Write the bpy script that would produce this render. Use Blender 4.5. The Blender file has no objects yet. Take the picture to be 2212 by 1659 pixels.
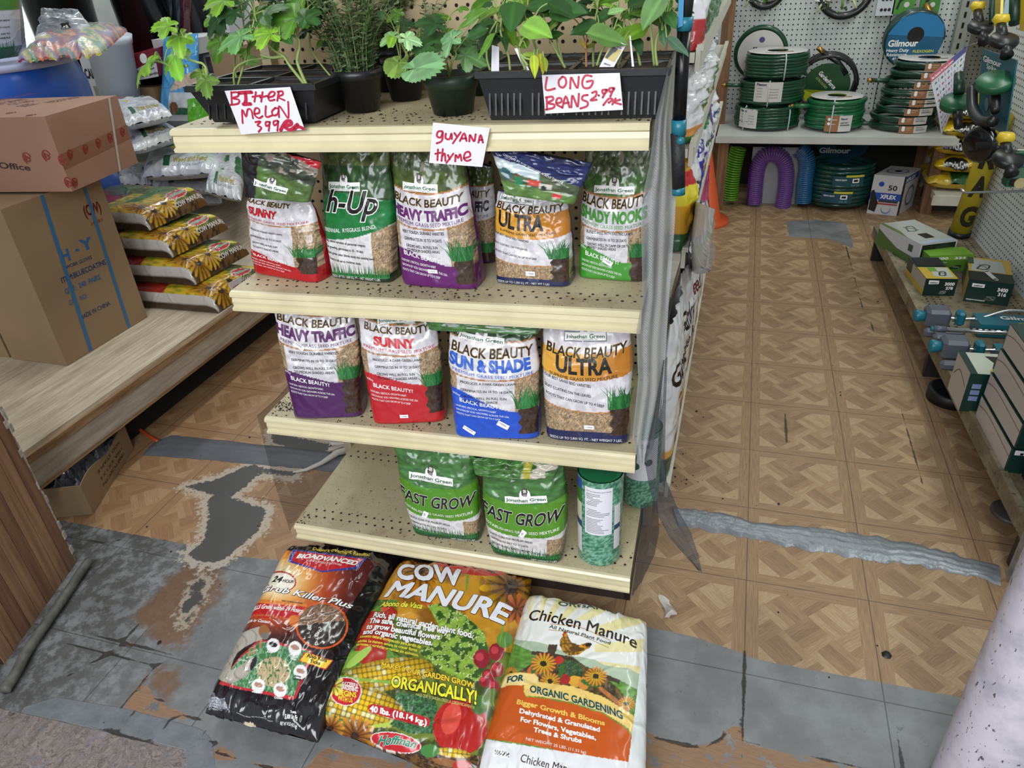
import bpy, bmesh, math, random
import numpy as np
from math import sin, cos, pi, radians
random.seed(7); rng = np.random.RandomState(11)
SC = bpy.context.scene
COLL = SC.collection
# ------------------------------------------------------------ camera
IW, IH = 2212, 1659
FPX, CH, CPITCH, CROLL, CYAW, CX, CY = 1556.2, 1.5032, .5419, -.0624, -.32, -.1375, -1.5056
_F = np.array([sin(CYAW)*cos(CPITCH), cos(CYAW)*cos(CPITCH), -sin(CPITCH)])
_R = np.array([cos(CYAW), -sin(CYAW), 0.]); _U = np.cross(_R, _F)
R2 = _R*cos(CROLL)+_U*sin(CROLL); U2 = -_R*sin(CROLL)+_U*cos(CROLL)
CAMP = np.array([CX, CY, CH])
from mathutils import Matrix, Vector
cam_d = bpy.data.cameras.new('camera'); cam = bpy.data.objects.new('camera', cam_d); COLL.objects.link(cam)
cam_d.sensor_fit = 'HORIZONTAL'; cam_d.sensor_width = 36.0; cam_d.lens = 36.0*FPX/IW; cam_d.clip_start = .02
m = Matrix.Identity(4)
for i in range(3):
    m[i][0] = R2[i]; m[i][1] = U2[i]; m[i][2] = -_F[i]; m[i][3] = CAMP[i]
cam.matrix_world = m
SC.camera = cam
# ------------------------------------------------------------ world, lights, exposure
SC.view_settings.view_transform = 'Standard'; SC.view_settings.look = 'None'
SC.view_settings.exposure = 0.52; SC.view_settings.gamma = 1.0
SC.view_settings.use_curve_mapping = False
wd = bpy.data.worlds.new('daylight'); SC.world = wd; wd.use_nodes = True
_b = wd.node_tree.nodes['Background']; _b.inputs[0].default_value = (.90, .95, 1.0, 1); _b.inputs[1].default_value = .34
def area_light(name, loc, size, power, col, rot=(0, 0, 0)):
    l = bpy.data.lights.new(name, 'AREA'); l.shape = 'RECTANGLE'; l.size = size[0]; l.size_y = size[1]
    l.energy = power; l.color = col
    o = bpy.data.objects.new(name, l); COLL.objects.link(o); o.location = loc; o.rotation_euler = rot
    return o
# fluorescent ceiling fittings of the shop
area_light('ceiling_tube_light', (1.25, .9, 2.62), (.16, 2.4), 20, (.93, 1.0, .95))
area_light('ceiling_tube_light', (.35, 2.9, 2.62), (.16, 1.6), 10, (.93, 1.0, .95))
area_light('ceiling_tube_light', (-1.9, 1.1, 2.62), (.16, 2.4), 14, (.95, 1.0, .97))
area_light('ceiling_tube_light', (-3.4, 2.6, 2.62), (.16, 2.4), 18, (.90, .97, 1.0))
# daylight through the open shop door behind the photographer
area_light('doorway_daylight', (-.5, -3.2, 2.5), (2.6, 1.8), 92, (.94, .97, 1.0), (radians(52), 0, radians(-4)))
# ------------------------------------------------------------ helpers
def bp(px, py, n, v):
    """point of the plane (axis n = v) seen at a position of the photograph"""
    d = _F+R2*(px-IW/2)/FPX-U2*(py-IH/2)/FPX
    return CAMP+(v-CAMP[n])/d[n]*d
def bpn(px, py, P0, nrm):
    d = _F+R2*(px-IW/2)/FPX-U2*(py-IH/2)/FPX
    P0 = np.asarray(P0, float); nrm = np.asarray(nrm, float)
    return CAMP+((P0-CAMP)@nrm)/(d@nrm)*d
def pix(P):
    d = np.asarray(P, float)-CAMP; z = d@_F
    return np.stack([IW/2+FPX*(d@R2)/z, IH/2-FPX*(d@U2)/z], -1)
def lin(c):
    c = np.asarray(c, float)
    return np.where(c <= .04045, c/12.92, ((c+.055)/1.055)**2.4)
def hx(h):
    return tuple(int(h[i:i+2], 16)/255 for i in (0, 2, 4))
_M = {}
def mat(name, col, rough=.5, metal=0., bump=0., bscale=60., spec=.5, var=0., vscale=8., coat=0., trans=0., alpha=1.):
    """simple procedural material: colour broken up by noise, optional bump"""
    if name in _M: return _M[name]
    if isinstance(col, str): col = hx(col)
    m = bpy.data.materials.new(name); m.use_nodes = True
    nt = m.node_tree; b = nt.nodes['Principled BSDF']
    c = lin(col)
    b.inputs['Base Color'].default_value = (*c, 1); b.inputs['Roughness'].default_value = rough
    b.inputs['Metallic'].default_value = metal; b.inputs['Specular IOR Level'].default_value = spec
    b.inputs['Coat Weight'].default_value = coat; b.inputs['Coat Roughness'].default_value = .1
    b.inputs['Alpha'].default_value = alpha
    tc = nt.nodes.new('ShaderNodeTexCoord')
    if var > 0:
        n = nt.nodes.new('ShaderNodeTexNoise'); n.inputs['Scale'].default_value = vscale; n.inputs['Detail'].default_value = 6
        r = nt.nodes.new('ShaderNodeMapRange'); r.inputs[1].default_value = .3; r.inputs[2].default_value = .7
        r.inputs[3].default_value = 1-var; r.inputs[4].default_value = 1+var*.6
        x = nt.nodes.new('ShaderNodeVectorMath'); x.operation = 'SCALE'; x.inputs[0].default_value = c
        nt.links.new(tc.outputs['Object'], n.inputs['Vector']); nt.links.new(n.outputs[0], r.inputs[0])
        nt.links.new(r.outputs[0], x.inputs['Scale']); nt.links.new(x.outputs[0], b.inputs['Base Color'])
    if bump > 0:
        n = nt.nodes.new('ShaderNodeTexNoise'); n.inputs['Scale'].default_value = bscale; n.inputs['Detail'].default_value = 4
        bb = nt.nodes.new('ShaderNodeBump'); bb.inputs['Strength'].default_value = bump; bb.inputs['Distance'].default_value = .004
        nt.links.new(tc.outputs['Object'], n.inputs['Vector']); nt.links.new(n.outputs[0], bb.inputs['Height'])
        nt.links.new(bb.outputs[0], b.inputs['Normal'])
    _M[name] = m
    return m
def mat_attr(name, rough=.3, bump=.25, bscale=30., coat=0., spec=.5, transl=0.):
    """printed surface: albedo from the mesh's colour attribute"""
    if name in _M: return _M[name]
    m = mat(name, (1, 1, 1), rough, bump=bump, bscale=bscale, coat=coat, spec=spec)
    nt = m.node_tree; a = nt.nodes.new('ShaderNodeAttribute'); a.attribute_name = 'Col'
    b = nt.nodes['Principled BSDF']; nt.links.new(a.outputs['Color'], b.inputs['Base Color'])
    if transl:
        t = nt.nodes.new('ShaderNodeBsdfTranslucent'); mx = nt.nodes.new('ShaderNodeMixShader'); mx.inputs[0].default_value = transl
        nt.links.new(a.outputs['Color'], t.inputs[0]); nt.links.new(b.outputs[0], mx.inputs[1]); nt.links.new(t.outputs[0], mx.inputs[2])
        nt.links.new(mx.outputs[0], nt.nodes['Material Output'].inputs[0])
    return m
def mat_film(name, col=(.9, .93, .95), a=.25, rough=.12, bump=.8, bscale=25.):
    """clear plastic film"""
    if name in _M: return _M[name]
    m = mat(name, col, rough, bump=bump, bscale=bscale, coat=.6)
    m.node_tree.nodes['Principled BSDF'].inputs['Alpha'].default_value = a
    return m
class NB:
    """tiny node expression builder"""
    def __init__(s, nt): s.nt = nt
    def val(s, x): return x
    def m(s, op, a, b=None, c=None, clamp=False):
        n = s.nt.nodes.new('ShaderNodeMath'); n.operation = op; n.use_clamp = clamp
        for i, x in enumerate((a, b, c)):
            if x is None: continue
            if isinstance(x, (int, float)): n.inputs[i].default_value = x
            else: s.nt.links.new(x, n.inputs[i])
        return n.outputs[0]
    def add(s, a, b): return s.m('ADD', a, b)
    def sub(s, a, b): return s.m('SUBTRACT', a, b)
    def mul(s, a, b): return s.m('MULTIPLY', a, b)
    def ss(s, x, e0, e1):
        n = s.nt.nodes.new('ShaderNodeMapRange'); n.interpolation_type = 'SMOOTHSTEP'
        s.nt.links.new(x, n.inputs[0]); n.inputs[1].default_value = e0; n.inputs[2].default_value = e1
        return n.outputs[0]
    def xyz(s, x, y, z=0.):
        n = s.nt.nodes.new('ShaderNodeCombineXYZ')
        for i, v in enumerate((x, y, z)):
            if isinstance(v, (int, float)): n.inputs[i].default_value = v
            else: s.nt.links.new(v, n.inputs[i])
        return n.outputs[0]
    def noise(s, vec, scale, detail=4, rough=.5):
        n = s.nt.nodes.new('ShaderNodeTexNoise'); n.inputs['Scale'].default_value = scale
        n.inputs['Detail'].default_value = detail; n.inputs['Roughness'].default_value = rough
        s.nt.links.new(vec, n.inputs['Vector']); return n.outputs[0]
    def white(s, vec):
        n = s.nt.nodes.new('ShaderNodeTexWhiteNoise'); n.noise_dimensions = '3D'; s.nt.links.new(vec, n.inputs['Vector']); return n.outputs[0]
    def mix(s, f, a, b):
        n = s.nt.nodes.new('ShaderNodeMix'); n.data_type = 'RGBA'
        for i, v in ((0, f), (6, a), (7, b)):
            if isinstance(v, (int, float)): n.inputs[i].default_value = v
            elif isinstance(v, tuple): n.inputs[i].default_value = (*lin(v), 1)
            else: s.nt.links.new(v, n.inputs[i])
        return n.outputs[2]
    def fmix(s, f, a, b): return s.add(s.mul(a, s.sub(1., f)), s.mul(b, f))
    def attr(s, name):
        n = s.nt.nodes.new('ShaderNodeAttribute'); n.attribute_name = name; return n.outputs['Fac']
def tagp(o, label=None, cat=None, group=None, kind=None):
    if label: o['label'] = label
    if cat: o['category'] = cat
    if group: o['group'] = group
    if kind: o['kind'] = kind
    return o
WLOC = {}
def thing(name, loc, label, cat, group=None, kind=None):
    o = bpy.data.objects.new(name, None); COLL.objects.link(o); o.empty_display_size = .05
    o.location = tuple(float(x) for x in loc); WLOC[o.name] = np.array(o.location)
    return tagp(o, label, cat, group, kind)
class MB:
    """mesh builder in world coordinates"""
    def __init__(s): s.v = []; s.f = []; s.mi = []; s.mats = []; s.c = []; s.n = 0; s.smooth = []
    def _mi(s, m):
        if m not in s.mats: s.mats.append(m)
        return s.mats.index(m)
    def raw(s, V, F, m, col=None, smooth=False):
        V = np.asarray(V, float).reshape(-1, 3)
        k = s._mi(m); off = s.n
        s.v.append(V); s.n += len(V)
        s.f += [tuple(int(i)+off for i in f) for f in F]
        s.mi += [k]*len(F); s.smooth += [smooth]*len(F)
        if col is None: C = np.ones((len(V), 3))
        else:
            C = np.asarray(col, float)
            if C.ndim == 1: C = np.tile(C, (len(V), 1))
        s.c.append(C); return s
    def box(s, c, d, m, rz=0., col=None, bev=0., rx=0., ry=0., M=None):
        c = np.array(c, float); d = np.array(d, float)/2
        if bev > 0 and min(d) > bev:
            e = bev; P = []
            for sx in (-1, 1):
                for sy in (-1, 1):
                    for sz in (-1, 1):
                        P += [(sx*d[0], sy*(d[1]-e), sz*(d[2]-e)), (sx*(d[0]-e), sy*d[1], sz*(d[2]-e)), (sx*(d[0]-e), sy*(d[1]-e), sz*d[2])]
            bm = bmesh.new()
            for p in P: bm.verts.new(p)
            r = bmesh.ops.convex_hull(bm, input=bm.verts); bm.verts.index_update()
            V = np.array([v.co[:] for v in bm.verts]); F = [tuple(v.index for v in f.verts) for f in bm.faces]; bm.free()
        else:
            V = np.array([(x*d[0], y*d[1], z*d[2]) for x in (-1, 1) for y in (-1, 1) for z in (-1, 1)])
            F = [(0, 1, 3, 2), (4, 6, 7, 5), (0, 4, 5, 1), (2, 3, 7, 6), (0, 2, 6, 4), (1, 5, 7, 3)]
        if M is None: M = rotm(rx, ry, rz)
        return s.raw(V@np.array(M).T+c, F, m, col)
    def hexa(s, P, m, col=None):
        """8 corners: bottom 4 (ccw) then top 4"""
        return s.raw(P, [(3, 2, 1, 0), (4, 5, 6, 7), (0, 1, 5, 4), (1, 2, 6, 5), (2, 3, 7, 6), (3, 0, 4, 7)], m, col)
    def tube(s, P, r, m, n=10, col=None, cap=True, closed=False):
        P = np.asarray(P, float); K = len(P)
        r = np.full(K, r) if np.isscalar(r) else np.asarray(r, float)
        T = np.gradient(P, axis=0)
        if closed: T = np.roll(P, -1, 0)-np.roll(P, 1, 0)
        T /= np.linalg.norm(T, axis=1, keepdims=True)+1e-12
        a = np.array([0, 0, 1.]) if abs(T[0][2]) < .9 else np.array([1., 0, 0])
        V = []
        N = np.cross(T[0], a); N /= np.linalg.norm(N)
        for k in range(K):
            N = N-T[k]*(N@T[k]); N /= np.linalg.norm(N)+1e-12
            B = np.cross(T[k], N)
            th = np.arange(n)*2*pi/n
            V.append(P[k]+r[k]*(np.outer(np.cos(th), N)+np.outer(np.sin(th), B)))
        F = []
        for k in range(K if closed else K-1):
            k2 = (k+1) % K
            for i in range(n):
                j = (i+1) % n; F.append((k*n+i, k*n+j, k2*n+j, k2*n+i))
        if cap and not closed:
            F.append(tuple(range(n))[::-1]); F.append(tuple(range((K-1)*n, K*n)))
        if col is not None: col = np.asarray(col, float)
        return s.raw(np.concatenate(V), F, m, col, True)
    def lathe(s, c, prof, m, n=32, M=None, col=None, smooth=True, squash=1.):
        """prof: list of (r, z)"""
        V = []; K = len(prof)
        for r, z in prof:
            for i in range(n):
                t = 2*pi*i/n; V.append((r*cos(t), r*sin(t)*squash, z))
        V = np.array(V)
        if M is not None: V = V@np.array(M).T
        V = V+np.array(c, float)
        F = []
        for k in range(K-1):
            for i in range(n):
                j = (i+1) % n; F.append((k*n+i, k*n+j, (k+1)*n+j, (k+1)*n+i))
        if prof[0][0] > 1e-5 and prof[0][0] is not None: pass
        return s.raw(V, F, m, col, smooth)
    def grid(s, P, m, col=None, smooth=True, flip=False, wrap=False):
        """P: (a, b, 3)"""
        a, b = P.shape[:2]; F = []
        idx = np.arange(a*b).reshape(a, b)
        if wrap: idx = np.concatenate([idx, idx[:, :1]], 1)
        q = np.stack([idx[:-1, :-1], idx[:-1, 1:], idx[1:, 1:], idx[1:, :-1]], -1).reshape(-1, 4)
        if flip: q = q[:, ::-1]
        return s.raw(P.reshape(-1, 3), q.tolist(), m, None if col is None else (np.asarray(col).reshape(-1, 3) if np.asarray(col).ndim > 1 else col), smooth)
    def quad(s, a, b, c, d, m, col=None): return s.raw([a, b, c, d], [(0, 1, 2, 3)], m, col)
    def build(s, name, parent=None, label=None, bevel=0.):
        me = bpy.data.meshes.new(name)
        V = np.concatenate(s.v) if s.v else np.zeros((0, 3))
        base = np.zeros(3)
        if parent is not None: base = WLOC[parent.name]
        me.from_pydata((V-base).tolist() if False else [tuple(x) for x in (V-base)], [], s.f)
        for m in s.mats: me.materials.append(m)
        me.polygons.foreach_set('material_index', s.mi)
        me.polygons.foreach_set('use_smooth', s.smooth)
        C = np.concatenate(s.c)
        if not np.all(C == 1):
            at = me.color_attributes.new('Col', 'FLOAT_COLOR', 'POINT')
            at.data.foreach_set('color', np.concatenate([lin(np.clip(C, 0, 1)), np.ones((len(C), 1))], 1).ravel())
        me.update()
        o = bpy.data.objects.new(name, me); COLL.objects.link(o)
        WLOC[o.name] = base.copy()
        if parent is not None: o.parent = parent
        if label: o['label'] = label
        return o
def rotm(rx=0., ry=0., rz=0.):
    from mathutils import Euler
    return np.array(Euler((rx, ry, rz), 'XYZ').to_matrix())
def one(name, fn, label, cat, group=None, kind=None, loc=None):
    """a thing that is one mesh; its origin is put at its base"""
    b = MB(); fn(b); V = np.concatenate(b.v)
    if kind != 'structure':
        c = (V.min(0)+V.max(0))/2; c[2] = V[:, 2].min()
        b.v = [v-c for v in b.v]
    o = b.build(name)
    if kind != 'structure': o.location = tuple(c)
    return tagp(o, label, cat, group, kind)
# ------------------------------------------------------------ noise and painting in numpy
def _h(ix, iy, seed):
    n = (ix.astype(np.int64)*374761393+iy.astype(np.int64)*668265263+seed*974711) & 0x7fffffff
    n = ((n ^ (n >> 13))*1274126177) & 0x7fffffff
    return ((n ^ (n >> 16)) & 0xffff)/65535.
def vnoise(x, y, seed=0):
    x = np.asarray(x, float); y = np.asarray(y, float)
    ix = np.floor(x); iy = np.floor(y); fx = x-ix; fy = y-iy
    fx = fx*fx*(3-2*fx); fy = fy*fy*(3-2*fy)
    a = _h(ix, iy, seed); b = _h(ix+1, iy, seed); c = _h(ix, iy+1, seed); d = _h(ix+1, iy+1, seed)
    return (a*(1-fx)+b*fx)*(1-fy)+(c*(1-fx)+d*fx)*fy
def fbm(x, y, seed=0, o=4):
    r = 0; a = .5; t = 0
    for k in range(o):
        r = r+a*vnoise(x*2**k, y*2**k, seed+k*17); t += a; a *= .5
    return r/t
def sstep(a, b, x):
    t = np.clip((x-a)/(b-a), 0, 1); return t*t*(3-2*t)
class Art:
    """albedo artwork on arrays s (right) and t (up), in units of the printed face's width w and height h (metres)"""
    def __init__(a, s, t, base, w=.2, h=.3):
        a.s = np.asarray(s, float); a.t = np.asarray(t, float); a.w = w; a.h = h
        if isinstance(base, str): base = hx(base)
        a.C = np.zeros(a.s.shape+(3,))+np.array(base)
        a.x = a.s*w; a.y = a.t*h
    def put(a, mask, col):
        if isinstance(col, str): col = hx(col)
        col = np.asarray(col, float)
        mk = np.clip(np.asarray(mask, float), 0, 1)[..., None]
        a.C = a.C*(1-mk)+col*mk
        return a
    def band(a, t0, t1, col): return a.put((a.t >= t0) & (a.t < t1), col)
    def rect(a, s0, t0, s1, t1, col): return a.put((a.s >= s0) & (a.s <= s1) & (a.t >= t0) & (a.t <= t1), col)
    def ell(a, s0, t0, rs, rt, col, rot=0.):
        X = (a.s-s0)*a.w; Y = (a.t-t0)*a.h; c, q = cos(rot), sin(rot)
        U = X*c+Y*q; Vv = -X*q+Y*c
        return a.put((U/(rs*a.w))**2+(Vv/(rt*a.h))**2 <= 1, col)
    def poly(a, pts, col):
        ins = np.zeros(a.s.shape, bool); n = len(pts)
        for i in range(n):
            x0, y0 = pts[i]; x1, y1 = pts[(i+1) % n]
            c = ((y0 > a.t) != (y1 > a.t)) & (a.s < (x1-x0)*(a.t-y0)/((y1-y0)+1e-12)+x0)
            ins ^= c
        return a.put(ins, col)
    def mottle(a, mask, c1, c2, sc, seed=0, sharp=.12):
        f = sstep(.5-sharp, .5+sharp, fbm(a.x*sc, a.y*sc, seed))[..., None]
        c1 = np.array(hx(c1) if isinstance(c1, str) else c1); c2 = np.array(hx(c2) if isinstance(c2, str) else c2)
        return a.put(mask, c1*(1-f)+c2*f)
    def flower(a, s0, t0, r, n, pet, tip, core, rc=.25, ph=0., sq=1.):
        X = (a.s-s0)*a.w; Y = (a.t-t0)*a.h/sq; R = np.hypot(X, Y)/r; th = np.arctan2(Y, X)+ph
        k = np.cos(th*n/2)**2
        lim = .62+.38*k**.5
        pet = np.array(hx(pet)); tip = np.array(hx(tip))
        f = np.clip(R*1.1-.1, 0, 1)[..., None]
        c = pet*(1-f)+tip*f
        c = c*(.55+.45*np.clip(k*1.6, 0, 1))[..., None]
        a.put((R < lim), c); a.put(R < rc, core); return a
# ------------------------------------------------------------ lettering and printed shapes laid on surfaces
_TX = {}
def text2d(s, bold=0., shear=0., sp=1.):
    k = (s, bold, shear, sp)
    if k in _TX: return _TX[k]
    if bold and ('M' in s or 'W' in s):
        V, T = text2d(s, 0., shear, sp); r = bold*.85; Vs = [V]; Ts = [T]
        for i in range(8 if bold > .02 else 4):
            a = 2*pi*i/(8 if bold > .02 else 4)+.39; Ts.append(T+len(V)*(i+1)); Vs.append(V+np.array([r*cos(a), r*sin(a)]))
        _TX[k] = (np.concatenate(Vs), np.concatenate(Ts)); return _TX[k]
    cu = bpy.data.curves.new('t', 'FONT'); cu.body = s; cu.size = 1; cu.offset = bold; cu.shear = shear
    cu.space_character = sp; cu.fill_mode = 'FRONT'; cu.resolution_u = 3
    o = bpy.data.objects.new('t', cu); COLL.objects.link(o)
    bpy.context.view_layer.update()
    me = o.evaluated_get(bpy.context.evaluated_depsgraph_get()).to_mesh()
    me.calc_loop_triangles()
    V = np.array([v.co[:2] for v in me.vertices]).reshape(-1, 2); T = np.array([t.vertices[:] for t in me.loop_triangles], int).reshape(-1, 3)
    o.to_mesh_clear(); bpy.data.objects.remove(o); bpy.data.curves.remove(cu)
    _TX[k] = (V, T); return V, T
CAPH = .72
def refine(V, T, sc, L, it=9):
    sc = np.asarray(sc, float)
    for _ in range(it):
        P = V[T]*sc
        e = np.stack([np.linalg.norm(P[:, 1]-P[:, 0], axis=1), np.linalg.norm(P[:, 2]-P[:, 1], axis=1), np.linalg.norm(P[:, 0]-P[:, 2], axis=1)], 1)
        k = e.argmax(1); big = e.max(1) > L
        if not big.any(): break
        keep = T[~big]; Tb = T[big]; kb = k[big]; r = np.arange(len(Tb))
        a = Tb[r, kb]; b = Tb[r, (kb+1) % 3]; c = Tb[r, (kb+2) % 3]
        M = (V[a]+V[b])/2; mi = len(V)+r; V = np.concatenate([V, M])
        T = np.concatenate([keep, np.stack([a, mi, c], 1), np.stack([mi, b, c], 1)])
    return V, T
def plane_surf(o, ex, ey):
    o, ex, ey = (np.asarray(q, float) for q in (o, ex, ey)); n = np.cross(ex, ey); n = n/np.linalg.norm(n)
    f = lambda s, t: (o+np.outer(s, ex)+np.outer(t, ey), np.tile(n, (len(np.atleast_1d(s)), 1)))
    f.w = np.linalg.norm(ex); f.h = np.linalg.norm(ey); f.flat = True; return f
def quad_surf(bl, br, tl, tr):
    bl, br, tl, tr = (np.asarray(q, float) for q in (bl, br, tl, tr))
    n = np.cross(br-bl, tl-bl); n = n/np.linalg.norm(n)
    def f(s, t):
        s = np.asarray(s, float)[:, None]; t = np.asarray(t, float)[:, None]
        return (bl*(1-s)+br*s)*(1-t)+(tl*(1-s)+tr*s)*t, np.tile(n, (len(s), 1))
    f.w = np.linalg.norm(br-bl); f.h = np.linalg.norm(tl-bl); f.flat = True; return f
def lay(mb, V, T, surf, m, lift=.0006, warp=None, L=.012):
    V = np.asarray(V, float); T = np.asarray(T, int)
    if len(T) == 0: return
    if not getattr(surf, 'flat', False): V, T = refine(V, T, (surf.w, surf.h), L)
    if warp: V = warp(V)
    P, N = surf(V[:, 0], V[:, 1]); P = P+N*lift
    c = P[T]; nn = np.cross(c[:, 1]-c[:, 0], c[:, 2]-c[:, 0]); fl = (nn*N[T[:, 0]]).sum(1) < 0
    T = T.copy(); T[fl] = T[fl][:, ::-1]
    mb.raw(P, T.tolist(), m)
def write(mb, s, surf, x0, y0, w, h, m, bold=0., shear=0., sp=1., lift=.0008, warp=None, outline=None, ow=.02, rot=0., L=.012, mirror=False):
    """text with its baseline start at (x0, y0) in face units, w wide, capitals h tall (face units)"""
    def put(b, mm, lf):
        V, T = text2d(s, b, shear, sp)
        if len(V) == 0: return
        V0, _ = text2d(s, 0., shear, sp)
        a = V0[:, 0].min(); W = V0[:, 0].max()-a
        V = np.stack([(V[:, 0]-a)/W*w, V[:, 1]/CAPH*h], 1)
        if mirror: V = np.stack([w-V[:, 0], V[:, 1]], 1)
        if rot:
            X = V[:, 0]*surf.w; Y = V[:, 1]*surf.h; V = np.stack([(X*cos(rot)-Y*sin(rot))/surf.w, (X*sin(rot)+Y*cos(rot))/surf.h], 1)
        V = V+np.array([x0, y0])
        lay(mb, V, T, surf, mm, lf, warp, L)
    if outline is not None: put(bold+ow, outline, lift)
    put(bold, m, lift+(.0006 if outline is not None else 0))
def shape(mb, pts, surf, m, lift=.0004, warp=None, L=.012):
    from mathutils.geometry import tessellate_polygon
    T = tessellate_polygon([[Vector((p[0], p[1], 0)) for p in pts]])
    lay(mb, pts, T, surf, m, lift, warp, L)
def disc(mb, s0, t0, rs, surf, m, lift=.0004, n=28, rt=None, a0=0., a1=2*pi, rot=0.):
    rt = rs*surf.w/surf.h if rt is None else rt
    V = [(s0, t0)]
    for i in range(n+1):
        a = a0+(a1-a0)*i/n; X = rs*surf.w*cos(a); Y = rt*surf.h*sin(a)
        V.append((s0+(X*cos(rot)-Y*sin(rot))/surf.w, t0+(X*sin(rot)+Y*cos(rot))/surf.h))
    lay(mb, V, [(0, i, i+1) for i in range(1, n+1)], surf, m, lift)
def rectd(mb, s0, t0, s1, t1, surf, m, lift=.0004): lay(mb, [(s0, t0), (s1, t0), (s1, t1), (s0, t1)], [(0, 1, 2), (0, 2, 3)], surf, m, lift)
def stroke(mb, pts, width, surf, m, lift=.0006):
    """marker stroke; pts in face units, width in metres"""
    P = np.asarray(pts, float)*np.array([surf.w, surf.h]); V = []; T = []
    # smooth
    if len(P) > 2:
        Q = [P[0]]
        for i in range(len(P)-1):
            p0 = P[max(i-1, 0)]; p1 = P[i]; p2 = P[i+1]; p3 = P[min(i+2, len(P)-1)]
            for k in range(1, 5):
                u = k/4; Q.append(.5*((2*p1)+(-p0+p2)*u+(2*p0-5*p1+4*p2-p3)*u*u+(-p0+3*p1-3*p2+p3)*u**3))
        P = np.array(Q)
    D = np.gradient(P, axis=0); D /= np.linalg.norm(D, axis=1, keepdims=True)+1e-9
    N = np.stack([-D[:, 1], D[:, 0]], 1)*width/2
    for i in range(len(P)): V += [P[i]+N[i], P[i]-N[i]]
    for i in range(len(P)-1): T += [(2*i, 2*i+1, 2*i+3), (2*i, 2*i+3, 2*i+2)]
    for e in (0, len(P)-1):
        c = len(V); V.append(P[e])
        for k in range(9): V.append(P[e]+width/2*np.array([cos(k*pi/4), sin(k*pi/4)]))
        T += [(c, c+1+k, c+2+k) for k in range(8)]
    V = np.array(V)/np.array([surf.w, surf.h])
    lay(mb, V, T, surf, m, lift)
WHITE = mat('white_print', 'f2f0ee', .4); INK = mat('black_print', '15110f', .4)
def ink(c, r=.38): return mat('print_'+c, c, r)
# ------------------------------------------------------------ bags
def nz(u, t, seed):
    return fbm(u*6+seed*3.1, t*7+seed*1.7, seed, 3)-.5
class Pouch:
    """filled film bag: silhouette corners, facing direction, depth profile; surf(u, t) is its front"""
    def __init__(s, BL, BR, TL, TR, front, depth, n=2.4, wr=.006, seed=1, wprof=((0, 1), (1, 1)), lean=None, bow=0.):
        s.BL, s.BR, s.TL, s.TR = (np.asarray(q, float) for q in (BL, BR, TL, TR))
        s.f = np.asarray(front, float)/np.linalg.norm(front); s.d = depth; s.n = n; s.wr = wr; s.seed = seed; s.wp = wprof; s.bow = bow
        s.w = np.linalg.norm(s.BR-s.BL); s.h = np.linalg.norm(s.TL-s.BL); s.flat = False
    def pos(s, u, t, side=1):
        u = np.asarray(u, float); t = np.asarray(t, float)
        wp = np.interp(t, [a for a, b in s.wp], [b for a, b in s.wp])
        b = np.interp(t, [a for a, _ in s.d], [b for _, b in s.d])
        rb = np.clip(t/.04, 0, 1); b = b*(.86+.14*np.sqrt(1-(1-rb)**2)); nn = s.n+2.6*np.clip(1-t*1.6, 0, 1)
        x = 2*u-1
        L = s.BL+(s.TL-s.BL)*t[..., None]; R = s.BR+(s.TR-s.BR)*t[..., None]
        C = (L+R)/2; E = (R-L)/2
        y = np.clip(1-np.abs(x)**nn, 0, 1)**(1/nn)
        d = b*y
        env = np.clip(1-np.abs(x)**6, 0, 1)
        wv = nz(u*1.0, t*1.3, s.seed)*s.wr*(.6+1.6*t)+ s.wr*.5*np.sin(9*u+5*t+s.seed+6*nz(u, t, s.seed+9))*np.clip(t*1.6-.5, 0, 1)
        wx = s.bow*np.sin(pi*t)
        edge = nz(t*0+x.round(), t*2.3, s.seed+5)*.02*np.abs(x)
        P = C+E*(x*(wp+edge*2)+wx)[..., None]+s.f*(side*d+wv*env*(1 if side > 0 else 0))[..., None]
        return P
    def __call__(s, u, t):
        u = np.asarray(u, float); t = np.asarray(t, float)
        P = s.pos(u, t); e = 2e-3
        N = np.cross(s.pos(u+e, t)-s.pos(u-e, t), s.pos(u, t+e)-s.pos(u, t-e))
        N /= np.linalg.norm(N, axis=-1, keepdims=True)+1e-12
        sg = np.sign((N*s.f).sum(-1, keepdims=True)); sg[sg == 0] = 1
        return P, N*sg
    def mesh(s, mb, m, art, backcol, nu=110, nt=130):
        q = np.linspace(0, 1, nu); u = .35*q+.65*(.5-.5*np.cos(pi*q)); t = np.linspace(0, 1, nt)
        U, T = np.meshgrid(u, t)
        mb.grid(s.pos(U, T), m, art(U, T) if callable(art) else art)
        q = np.linspace(0, 1, 25); u = .5-.5*np.cos(pi*q); t = np.linspace(0, 1, 30); U, T = np.meshgrid(u, t)
        bc = backcol(U, T) if callable(backcol) else np.tile(np.array(hx(backcol)), U.shape+(1,))
        mb.grid(s.pos(U, T, -1), m, bc, flip=True)
        F = s.pos(q, q*0, 1); B = s.pos(q, q*0, -1)
        mb.grid(np.stack([F, B]), m, bc[0, 0], flip=True)
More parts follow.
